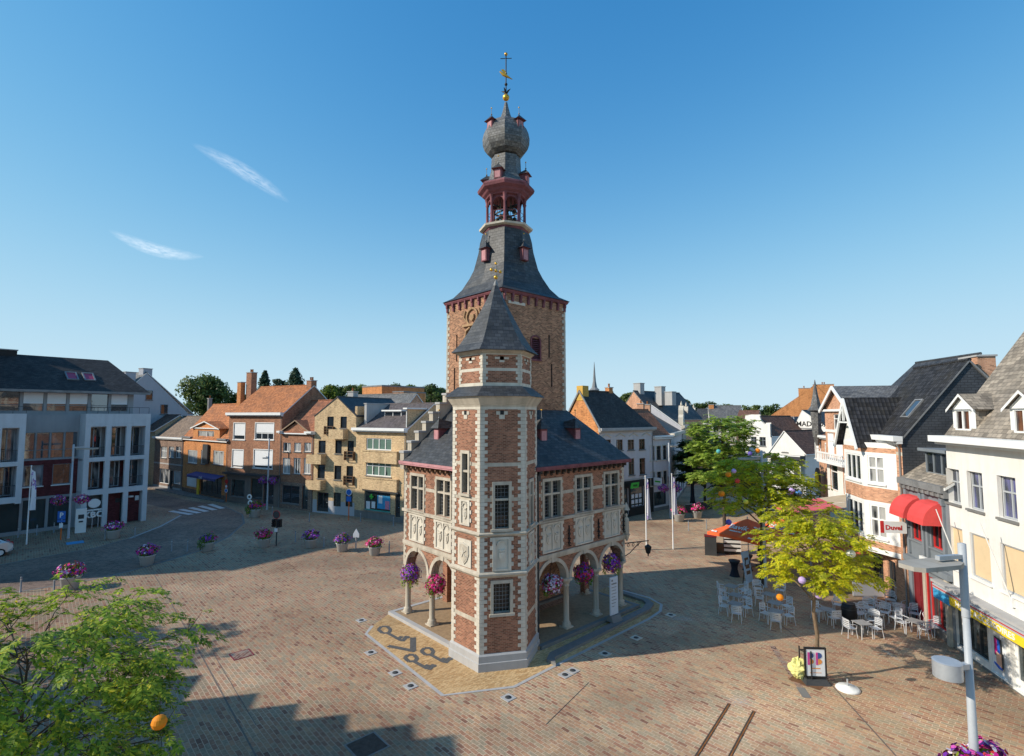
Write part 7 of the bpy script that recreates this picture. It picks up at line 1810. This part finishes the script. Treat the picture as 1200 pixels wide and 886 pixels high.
# car
def car(label,loc,rot):
    t=thing('parked_car',label,'car',loc,rot)
    prof=[(-2.05,.42),(-2.1,.62),(-2.02,.86),(-1.15,.98),(-.55,1.38),(.15,1.49),(1.1,1.45),(1.75,1.05),(2.0,.98),(2.08,.7),(2.05,.4),(1.75,.3),(-1.85,.3)]
    q=MB(); n=len(prof)
    ws=[.80,.84,.84,.82,.66,.62,.64,.78,.82,.84,.84,.84,.84]
    L=[(x,-w,z) for (x,z),w in zip(prof,ws)]; Rr=[(x,w,z) for (x,z),w in zip(prof,ws)]
    q.faces(L+Rr,[(i,(i+1)%n,n+(i+1)%n,n+i) for i in range(n)]+[tuple(reversed(range(n))),tuple(range(n,2*n))],0)
    q.build('body',m_silver,t)
    g=MB(); g.poly([(-1.09,-.72,1.03),(-.6,-.58,1.37),(-.6,.58,1.37),(-1.09,.72,1.03)]); g.poly([(1.16,-.58,1.43),(1.70,-.7,1.1),(1.70,.7,1.1),(1.16,.58,1.43)])
    for s in (-1,1): g.poly([(-.85,s*.795,1.03),(-.45,s*.685,1.34),(1.0,s*.665,1.38),(1.5,s*.775,1.06)])
    g.M=Matrix.Translation((0,0,.012)); g.build('windows',g_dark,t)
    for x in (-1.3,1.3):
        for s in (-1,1):
            w=MB(); M=frame((x,s*.78,.31),(1,0,0),(0,1,0)); w.M=M
            P=[(.31*math.cos(a),.31*math.sin(a)) for a in [2*PI*k/20 for k in range(20)]]; w.vprism(P,-.1,.1,0); wo=w.build('wheel',m_tyre,t)
            w=MB(); w.M=M; P=[(.2*math.cos(a),.2*math.sin(a)) for a in [2*PI*k/16 for k in range(16)]]; w.vprism(P,-.108,.108); w.build('rim',m_alu,wo)
    for s in (-1,1):
        l=MB(); l.box(1.86,2.06,s*.62-.16,s*.62+.16,.86,1.04); l.build('tail_light',m_lamp,t)
        l=MB(); l.box(-2.1,-1.95,s*.6-.17,s*.6+.17,.68,.82); l.build('headlight',m_paper,t)
    l=MB(); l.box(2.075,2.095,-.26,.26,.6,.72); l.build('number_plate',m_paper,t); l=MB(); l.box(2.0,2.12,-.8,.8,.36,.5); l.build('bumper',m_charcoal,t)
    return t
cp=G(-10,651); car('silver hatchback parked at the left edge of the photo seen from its tail',cp+Vector((-.4,-.9,0)),math.atan2(.8,.6))
# ------------------------------------------------------------------ café terrace
def make_chair():
    t=thing('cafe_chair','aluminium café chair','chair')
    s=MB(); 
    for k in range(6): s.box(-.2,.2,-.2+.066*k,-.2+.066*k+.05,.435,.45)
    s.box(-.215,-.195,-.2,.2,.425,.447); s.box(.195,.215,-.2,.2,.425,.447); s.build('seat',m_alu,t)
    b=MB()
    for k in range(4):
        z=.56+.085*k; P=[(-.23,.16,z),(-.15,.235,z+.01),(0,.265,z+.012),(.15,.235,z+.01),(.23,.16,z)]
        for p,q in zip(P[:-1],P[1:]): b.bar(p,q,.012,.055)
    b.tube([(-.235,.15,.45),(-.235,.17,.86),(-.12,.255,.885),(0,.275,.89),(.12,.255,.885),(.235,.17,.86),(.235,.15,.45)],.014,6); b.build('backrest',m_alu,t)
    for sx in (-1,1):
        for sy in (-1,1):
            l=MB(); l.tube([(sx*.2,sy*.18,.44),(sx*.235,sy*.235,0)],.015,6); l.build('leg',m_alu,t)
        a=MB(); a.tube([(sx*.215,-.19,.44),(sx*.25,-.2,.62),(sx*.26,-.1,.665),(sx*.26,.1,.67),(sx*.235,.17,.7)],.015,6); a.build('armrest',m_alu,t)
    return t
def make_table(l=.7,w=.7,top=None):
    t=thing('cafe_table','table','table'); s=MB(); s.box(-l/2,l/2,-w/2,w/2,.715,.74); s.build('tabletop',top or m_tabletop,t)
    for sx in (-1,1):
        for sy in (-1,1): p=MB(); p.bar((sx*(l/2-.06),sy*(w/2-.06),.715),(sx*(l/2-.04),sy*(w/2-.04),0),.035,.035); p.build('leg',m_alu,t)
    return t
m_tabletop=plain('grey_slat_tabletop',(.3,.29,.28),.5,.2,6)
ch0=make_chair(); tb0=make_table(); used=[False,False]
tdir=math.atan2(-.735,.678)
def seat_at(px,py,face,label,group): # face: point it looks at
    p=G(px,py,.45); p.z=0
    o=ch0 if not used[0] else copy_tree(ch0); used[0]=True
    d=Vector(face)-p; o.scale=(1.1,1.1,1.06); o.location=p; o.rotation_euler=(0,0,math.atan2(d.y,d.x)+PI/2+random.uniform(-.15,.15)); props(o,label,'chair',group); return o
def table_at(px,py,label,group,rot=0):
    p=G(px,py,.73); p.z=0; o=tb0 if not used[1] else copy_tree(tb0); used[1]=True
    o.location=p; o.rotation_euler=(0,0,rot); props(o,label,'table',group); return p
def zq(x,y,x0=830,y0=670,s=5.54): return (x0+x/s,y0+y/s)
GC='aluminium café chairs'; GT='grey café tables'
rows=[('left',[(150,92),(178,150),(176,206)],[((88,118),0,'left side at the far end'),((104,170),1,'left side in the middle'),((102,222),2,'left side at the near end'),((228,118),0,'right side at the far end'),((243,168),1,'right side in the middle'),((248,232),2,'right side at the near end'),((184,270),2,'near end facing away')]),
      ('middle',[(396,145),(432,200),(440,256)],[((322,110),0,'left side far back'),((332,170),0,'left side'),((372,268),2,'left side at the near end'),((510,222),1,'right side'),((520,285),2,'right side at the near end'),((438,318),2,'near end facing away'),((470,120),0,'far end under the leaves')]),
      ('right',[(770,243)],[((712,255),0,'left side'),((820,300),0,'near side'),((845,215),0,'right side')])]
for nm,tabs,chs in rows:
    tp=[table_at(*zq(*q_),('nearest','middle','farthest')[2-i if len(tabs)==3 else 0]+' grey café table of the '+nm+' row on the shaded terrace',GT,tdir) for i,q_ in enumerate(tabs)]
    for q_,ti,lb in chs: seat_at(*zq(*q_),tp[ti],'aluminium café chair of the '+nm+' table row, '+lb,GC)
def zr(x,y): return zq(x,y,950,690,7.383)
tabs=[((445,292),'by the edge of the sunlit paving'),((548,212),'between the dark barrel and the wind screen'),((745,132),'farthest back before the wind screen'),((905,278),'nearest the red shop front'),((640,360),'at the edge of the shade under scattered leaves')]
tp=[table_at(*zr(*q_),'brown grey café table on the right terrace '+lb,GT,R_(8+7*i)) for i,(q_,lb) in enumerate(tabs[:4])]
for q_,ti,lb in (((335,335),0,'left of the front table'),((560,340),0,'right of the front table, turned sideways'),((415,215),1,'left of the barrel table'),((640,205),1,'right of the barrel table'),((600,150),2,'left of the rearmost table'),((850,160),2,'right of the rearmost table'),((690,95),2,'behind the rearmost table'),((795,290),3,'left of the red front table'),((735,250),1,'between the barrel and red front tables'),((1040,255),3,'right of the red front table'),((1075,330),3,'nearest the lamp post'),((985,345),3,'near side of the red front table'),((1120,290),3,'pushed against the shop front'),((540,270),0,'behind the front table'),((470,205),1,'near side of the barrel table'),((505,160),1,'behind the barrel table'),((760,190),2,'near side of the rearmost table'),((905,215),3,'behind the red front table'),((985,215),3,'beside the red door post')):
    seat_at(*zr(*q_),tp[ti],'aluminium café chair on the right terrace, '+lb,GC)
# parasols
def parasol(label,c,half,rot,zl,za,seed):
    t=thing('parasol',label,'parasol',c,rot,'orange red parasols'); q=MB(); h_=half
    P=[(-h_,-h_,zl),(h_,-h_,zl),(h_,h_,zl),(-h_,h_,zl)]
    for i in range(4):
        a,b=Vector(P[i]),Vector(P[(i+1)%4]); top=Vector((0,0,za)); N=5
        for k in range(N):
            for j in range(1):
                p0=a.lerp(b,k/N); p1=a.lerp(b,(k+1)/N); s0=.12*math.sin(PI*k/N); s1=.12*math.sin(PI*(k+1)/N)
                p0.z+=s0*.6; p1.z+=s1*.6; q.poly([p0,p1,top]); q.poly([p0-Vector((0,0,.22)),p1-Vector((0,0,.22)),p1,p0])
    q.build('canopy',m_parasol,t)
    q=MB(); q.lathe([(.03,za-.02),(.05,za+.12),(.01,za+.16)],8); q.tube([(0,0,0),(0,0,za)],.035,8); q.build('pole',m_galv,t)
    q=MB()
    for i in range(4): q.bar((0,0,za-.3),(P[i][0]*.95,P[i][1]*.95,zl+.03),.03,.03)
    q.build('ribs',m_galv,t); q=MB(); q.box(-.4,.4,-.4,.4,0,.12); q.build('base',m_concg,t)
    sl=math.atan2(za-zl,h_)
    for k in range(4):
        M=Matrix.Rotation(k*PI/2,4,'Z')
        f=.42; y=-h_*(1-f); z=zl+(za-zl)*f
        for s_,sz,ff,txt in ((.0,.72,.45,'Bavik'),(.0,.16,.24,'PREMIUM PILS'),(-h_*.72,.22,.035,'Bavik'),(h_*.72,.22,.035,'Bavik')):
            yy=-h_*(1-ff)-.02; z_=zl+(za-zl)*ff+.075+.04*(ff<.1)
            o=text(t,txt,sz,(0,0,0),(0,0,0),m_white,bold=.012)
            o.matrix_local=M@Matrix.Translation((s_,yy,z_))@Matrix.Rotation(sl,4,'X')
    return t
cP=Vector((18.15,41.0,0))
parasol('orange red square parasol with white lettering over the terrace bar',cP,2.1,math.atan2(-.83,.56),2.4,3.5,1)
parasol('second orange red parasol mostly hidden behind the tree trunk and leaves',cP+Vector((3.5,1.4,0)),1.8,math.atan2(-.83,.56)+.1,2.4,3.2,2)
b=G(833,650); t=thing('terrace_cabinet','dark grey upright cabinet at the left of the orange parasol','cabinet',b,R_(-20)); q=MB(); q.box(-.45,.45,-.3,.3,0,1.5); q.build('body',m_charcoal,t); q=MB(); q.box(-.48,.48,-.33,.33,1.5,1.56); q.build('top',m_dkred,t)
b=G(845,648); t=thing('terrace_bench','low dark brown wooden screen box right of the grey cabinet','bench',b,R_(-20)); q=MB(); q.box(-.75,.7,-.2,.2,.05,.8); q.build('body',m_wood,t); q=MB(); q.box(-.7,.65,-.16,.16,0,.05); q.build('plinth',m_black,t)
b=G(858,649); t=thing('pallet_bar','bar counter of white slats with dark gaps under the orange parasol','bar counter',b,R_(-12)); q=MB(); q.box(-.62,.62,-.22,.3,.1,1.5); q.build('core',m_black,t)
for k in range(4): q=MB(); q.box(-.66,.66,-.26,-.22,.25+.34*k,.45+.34*k); q.build('slat',m_white,t)
q=MB(); q.box(-.75,.75,-.36,.4,1.5,1.56); q.build('top',m_wood,t)
for px,py,lb in ((861,675,'black covered standing table in front of the white slatted bar'),(876,668,'black covered standing table partly hidden behind the info board')):
    t=thing('standing_table',lb,'standing table',G(px,py),0,'black covered standing tables'); q=MB(); q.lathe([(.4,1.06),(.4,1.1),(.01,1.11)],24); q.build('tabletop',m_charcoal,t); q=MB(); q.lathe([(.36,.0),(.3,.12),(.21,.5),(.24,.8),(.4,1.07)],24); q.build('cover',m_navy,t)
b=G(879,684); t=thing('info_board','leaning pale blue board with dark print before the street tree','sign board',b,R_(38)); q=MB(); q.M=Matrix.Rotation(R_(-9),4,'X'); q.box(-.42,.42,-.03,.03,.1,2.1); q.build('panel',plain('pale_blue_panel',(.42,.55,.68),.5,.05),t); q=MB(); q.M=Matrix.Rotation(R_(-9),4,'X'); 
for z0,z1 in ((1.55,1.7),(1.0,1.25),(.62,.85)): q.box(-.25,.25,-.036,-.03,z0,z1); 
q.build('print',m_wood,t); q=MB(); q.bar((-.3,.35,0),(-.3,.1,1.6),.04,.04); q.bar((.3,.35,0),(.3,.1,1.6),.04,.04); q.build('stand',m_black,t)
def closed_parasol(label,loc,h,m): 
    t=thing('closed_parasol',label,'parasol',loc); q=MB(); P=[]
    for r,z in ((.3,.75),(.27,.9),(.2,1.6),(.13,h-.25),(.04,h)): P.append((r,z))
    N=14; pts=[(r*(1+.18*math.cos(7*2*PI*j/N))*math.cos(2*PI*j/N),r*(1+.18*math.cos(7*2*PI*j/N))*math.sin(2*PI*j/N),z) for r,z in P for j in range(N)]
    q.faces(pts,[(i*N+j,i*N+(j+1)%N,(i+1)*N+(j+1)%N,(i+1)*N+j) for i in range(len(P)-1) for j in range(N)]); q.build('folded_canopy',m,t)
    q=MB(); q.tube([(0,0,0),(0,0,h+.1)],.03,8); q.box(-.35,.35,-.35,.35,0,.1); q.build('pole',m_charcoal,t); return t
closed_parasol('closed navy parasol beside the lamp post under the tree',G(893,664),2.5,m_navy)
closed_parasol('closed black parasol before the dark red café doors on the right',G(1056,704),2.7,m_navy)
b=G(*zr(335,300)); t=thing('barrel','dark upright barrel on the terrace under the yellow tree','barrel',b); q=MB(); q.lathe([(.3,0),(.38,.3),(.4,.55),(.36,.85),(.31,1.1),(.29,1.1),(.01,1.08)],20); q.build('staves',m_black,t); q=MB(); 
for z,r in ((.2,.37),(.8,.385)): q.lathe([(r,z),(r,z+.06)],20,cap=False)
q.build('hoops',m_charcoal,t)
b=G(*zr(600,75)); t=thing('wind_screen','low pale grey terrace screen behind the right hand tables','screen',b,R_(-6)); q=MB(); q.box(-1.6,1.6,-.04,.04,.12,.95); q.build('panel',m_render_g,t); q=MB(); q.box(-1.65,1.65,-.06,.06,.95,1.02); q.box(-1.6,1.6,-.05,.05,.04,.12); q.build('rail',m_galv,t)
b=G(1040,683); t=thing('terrace_bench','long grey wooden terrace bench behind the wind screen','bench',b,R_(-8)); q=MB(); q.box(-1.2,1.2,-.2,.2,.42,.48); q.build('seat',m_woodl,t)
for x in (-1,1): q=MB(); q.box(x-.05,x+.05,-.18,.18,0,.42); q.build('leg',m_woodl,t)
# tree guard, poster stand, yellow lanterns, parasol foot
t=thing('tree_guard','black iron guard of three posts around the foreground tree trunk','tree guard',T1+Vector((0,.0,0)),R_(20)); q=MB(); Pg=[(.34*math.cos(a),.34*math.sin(a)) for a in (0,2.1,4.2)]
for x,y in Pg: q=MB(); q.tube([(x,y,0),(x,y,1.35)],.03,6); q.build('post',m_iron,t)
for z in (.45,1.2): q=MB(); [q.bar((*Pg[i],z),(*Pg[(i+1)%3],z),.03,.04) for i in range(3)]; q.build('rail',m_iron,t)
m_soil=plain('rusty_tree_grate',(.17,.085,.045),.9,.3,5)
c=T1; u=dL; v=dR; o=sheet('tree_pit',[c+(u+v)*.62,c+(v-u)*.62,c-(u+v)*.62,c+(u-v)*.62],.0105,m_soil)
b=G(956,801); t=thing('poster_stand','black framed poster stand with two colourful letters at the foot of the tree','poster stand',b,R_(-4))
q=MB(); q.prism([(-.5,-.24),(.52,-.24),(.52,.24),(-.5,.24)],0,.2,0,[(-.42,-.1),(.44,-.1),(.44,.1),(-.42,.1)]); q.build('base',m_charcoal,t)
q=MB(); zlo,zhi=.26,1.5; 
for x in (-.44,.40): q.box(x,x+.06,-.05,.05,zlo,zhi)
q.box(-.38,.40,-.05,.05,zlo,zlo+.06); q.box(-.38,.40,-.05,.05,zhi-.06,zhi); q.box(-.06,.08,-.03,.03,.19,zlo); fr_=q.build('frame',m_black,t)
q=MB(); q.box(-.378,.398,-.03,.03,zlo+.062,zhi-.062); ps=q.build('poster',m_paper,t)
m_mag=plain('print_magenta',(.55,.06,.28),.6); m_nav=plain('print_navy',(.05,.1,.3),.6); m_or=plain('print_orange',(.75,.3,.08),.6)
for dx in (-.18,.16):
    q=MB(); q.box(dx-.13,dx-.05,-.04,-.031,.78,1.3,0); 
    P=[(dx-.05+.17*math.cos(a)*(1),1.17+.13*math.sin(a)) for a in [PI/2-PI*k/10 for k in range(11)]]+[(dx-.05,1.1),]
    q.vprism(P,-.042,-.032,1); P=[(dx-.05+.17*math.cos(a),.92+.12*math.sin(a)) for a in [PI/2-PI*k/10 for k in range(11)]]
    q.vprism(P,-.041,-.031,2); q.build('printed_letter',[m_mag,m_nav,m_or],ps)
q=MB(); q.box(-.2,.2,-.036,-.031,.62,.66); q.box(-.24,.24,-.036,-.031,.45,.47); q.build('print',m_or,ps)
b=G(936.5,795); t=thing('paper_lantern_heap','pile of crumpled pale yellow paper lanterns beside the tree trunk','lanterns',b); m_py=plain('pale_yellow_paper',(.72,.68,.26),.7,.15,5)
rng=random.Random(4)
for (x,y,z,r,sz) in ((0,0,.42,.36,1.15),(.26,.22,.34,.27,1.2)):
    q=MB(); K,N=14,20; pts=[]
    for i in range(K+1):
        for j in range(N):
            a=PI*i/K; b_=2*PI*j/N; rr=r*(1+.12*math.sin(5*b_+i)+.1*math.sin(3*a*2+b_*2)+rng.uniform(-.1,.1)); pts.append((x+rr*math.sin(a)*math.cos(b_),y+rr*math.sin(a)*math.sin(b_),max(.0,z-rr*sz*math.cos(a))))
    q.faces(pts,[(i*N+j,i*N+(j+1)%N,(i+1)*N+(j+1)%N,(i+1)*N+j) for i in range(K) for j in range(N)]); q.build('lantern',m_py,t)
b=G(993.5,808); t=thing('concrete_disc_stand','white round parasol foot lying free on the paving','parasol stand',b); q=MB(); q.lathe([(.44,0),(.46,.04),(.4,.1),(.1,.15),(.09,.16)],28); q.build('disc',m_white,t); q=MB(); q.tube([(0,0,.14),(0,0,.42)],.035,10); q.build('sleeve',m_galv,t)
# paper lanterns hung in the trees
def lantern(label,p,r,m,seed=0):
    t=thing('paper_lantern',label,'paper lantern',p,0,'round paper lanterns hung in the trees'); q=MB(); K=10; N=18
    prof=[(max(.02,r*math.sin(PI*i/K)*(1+.0)),-r*math.cos(PI*i/K)*.95) for i in range(K+1)]
    pts=[]; 
    for i,(rr,z) in enumerate(prof): pts.append((rr*(1.0 if i%2 else .955),z))
    q.lathe(pts,N,cap=True,smooth=False); q.build('paper_shade',m,t); q=MB(); q.tube([(0,0,r*.93),(0,0,r+.35)],.006,4); q.build('cord',m_iron,t); return t
lm={n:plain('lantern_'+n,c,.7,.06) for n,c in (('orange',(.8,.25,.01)),('white',(.78,.78,.74)),('lilac',(.5,.36,.66)),('violet',(.13,.1,.4)),('yellow',(.72,.66,.08)),('red',(.62,.06,.04)),('blue',(.08,.25,.6)),('teal',(.1,.42,.42)))}
def PD(px,py,d): return Vector((xat(px,d,zat(py,d)),d,zat(py,d)))
for px,py,d,r,cn,lb in ((186.5,846.5,10.6,.155,'orange','orange paper lantern low in the big left foreground tree'),
 (914,700,22.2,.16,'orange','orange paper lantern at the low left rim of the yellow green tree'),(997,649,22.3,.2,'white','white paper lantern in the right part of the yellow green tree'),(959.5,697.5,22.0,.17,'lilac','lilac paper lantern hanging right of the trunk of the yellow green tree'),(940,680,22.0,.17,'lilac','flat lilac paper lantern left of the trunk top of the yellow green tree'),(964,676,21.8,.19,'yellow','yellow paper lantern in the middle of the yellow green tree'),
 (853.5,556,33.8,.3,'orange','orange paper lantern at the upper left of the tree behind the parasol'),(864,563.5,33.6,.26,'red','small red paper lantern upper left in the tree behind the parasol'),(845.5,578.5,33.4,.32,'orange','biggest orange paper lantern at the left rim of the tree behind the parasol'),(860,552,33.8,.25,'lilac','lilac paper lantern at the upper left of the tree behind the parasol'),(854,612,33,.3,'violet','dark violet paper lantern above the orange parasol'),(874,588,33.4,.26,'yellow','yellow orange paper lantern deep in the tree behind the parasol'),(888,528,49,.35,'orange','orange paper lantern high by the lamp post head'),(879,531.5,48,.33,'violet','violet paper lantern high beside the lamp post head'),(842,529,48,.33,'teal','teal paper lantern high in the side street tree'),(936,578,45,.42,'blue','blue paper lantern above the big striped awning'),(928,575,44,.4,'lilac','lilac paper lantern above the big striped awning'),(925,578,44.5,.36,'violet','violet paper lantern beside the lilac one above the awning')):
    lantern(lb,PD(px,py,d),r*(.62 if d>30 else .9),lm[cn])
# flowers and terrace clutter under the big awning
# info stele at the arcade
b=BW(8.0,-.95,.14); t=thing('info_stele','tall white information panel standing between the arcade columns','information panel',b,ROT+R_(-4)); q=MB(); q.box(-.32,.32,-.035,.035,.32,2.35); pn=q.build('panel',plain('panel_grey_white',(.6,.64,.7),.5,.04),t)
q=MB(); 
for k,(w_,hh_) in enumerate(((.12,.1),(.42,.07),(.4,.03),(.36,.03),(.4,.03),(.3,.03),(.4,.03),(.34,.03),(.22,.03))): q.box(-.22,-.22+w_,-.042,-.036,2.12-.17*k,2.12-.17*k+hh_)
q.build('print',m_leadgrey,pn); q=MB(); q.prism([(-.4,-.3),(.4,-.3),(.4,.3),(-.4,.3)],0,.3,0,[(-.36,-.12),(.36,-.12),(.36,.12),(-.36,.12)]); q.build('base',m_stone_g,t)
# floodlights let into the paving
fl0=None
for k,(px,py) in enumerate(((423.4,727),(434.4,764.7),(463,788.6),(481,804),(595.5,817.6),(662,791),(671,786),(709,766),(745.5,747.5),(786,720.7),(723.6,689.5))):
    names=['farthest left before the apron','beside the apron’s long left edge'.replace('’s',''),'third along the left apron edge','at the left corner of the apron','in front of the apron tip','left one of the touching pair','right one of the touching pair','alone in the shade edge','shaded one before the info panel','shaded one toward the café tables','shaded one behind the arcade end']
    t=thing('ground_light','square white ground light with round glass, '+names[k],'ground light',G(px,py,.012),ROT,'ground lights round the belfry')
    q=MB(); q.box(-.24,.24,-.24,.24,-.01,.012); q.build('frame',m_plinth if k<7 else m_stone_w,t); q=MB(); q.lathe([(.13,.012),(.125,.03),(.01,.032)],18); q.build('glass',m_charcoal,t)
# rusty rails in the paving
m_rust=plain('rusty_steel',(.26,.1,.03),.85,.5,6)
for lb,a,b in (('left strip of rusty steel rail set in the paving',(854.5,825),(812,893)),('right strip of rusty steel rail set in the paving',(883.5,834),(852,893))):
    A_,B_=G(*a),G(*b); t=thing('steel_rail',lb,'rail',A_.lerp(B_,.5),math.atan2((B_-A_).y,(B_-A_).x)); L=(B_-A_).length/2; q=MB(); q.box(-L,L,-.055,.0,0,.02); q.build('flange',m_barkd,t); q=MB(); q.box(-L,L,.003,.045,0,.028); q.build('edge',m_rust,t)
A_,B_=G(692,853),G(660,888)
# manhole covers
for lb,px,py,w_,m_ in (('dark square manhole cover in the shaded foreground',430,874,1.05,m_barkd),('paved rectangular hatch outlined in the left of the square',283,767,.8,m_pave_l),('pale manhole cover on the pavement by the parking sign',88,636,1.2,m_cyan)):
    t=thing('manhole_cover',lb,'manhole cover',G(px,py,.008),rowrot*-1); q=MB(); q.box(-w_/2,w_/2,-w_/2,w_/2,-.01,.008); q.build('plate',m_,t); q=MB()
    for (x0,x1,y0,y1) in ((-w_/2-.05,w_/2+.05,-w_/2-.05,-w_/2),(-w_/2-.05,w_/2+.05,w_/2,w_/2+.05),(-w_/2-.05,-w_/2,-w_/2,w_/2),(w_/2,w_/2+.05,-w_/2,w_/2)): q.box(x0,x1,y0,y1,-.01,.011)
    q.build('frame',m_stone_g if px!=283 else m_dkred,t)
# side street terrace: dark enclosure, closed parasol and benches
b=G(822,603.5); 
for k,(px,py,w_) in enumerate(((811,601,1.8),(826,598,2.2))):
    t=thing('terrace_screen',('dark terrace screen in the shaded side street nearest the planter','dark terrace screen farther into the shaded side street')[k],'screen',G(px,py),R_(20)); q=MB(); q.box(-w_/2,w_/2,-.04,.04,.1,1.0); q.build('panel',m_charcoal,t); q=MB(); q.box(-w_/2,w_/2,-.05,.05,1.0,1.06); q.build('rail',m_galv,t)
closed_parasol('closed black parasol on the shaded side street terrace',G(812,597),5.2,m_navy)
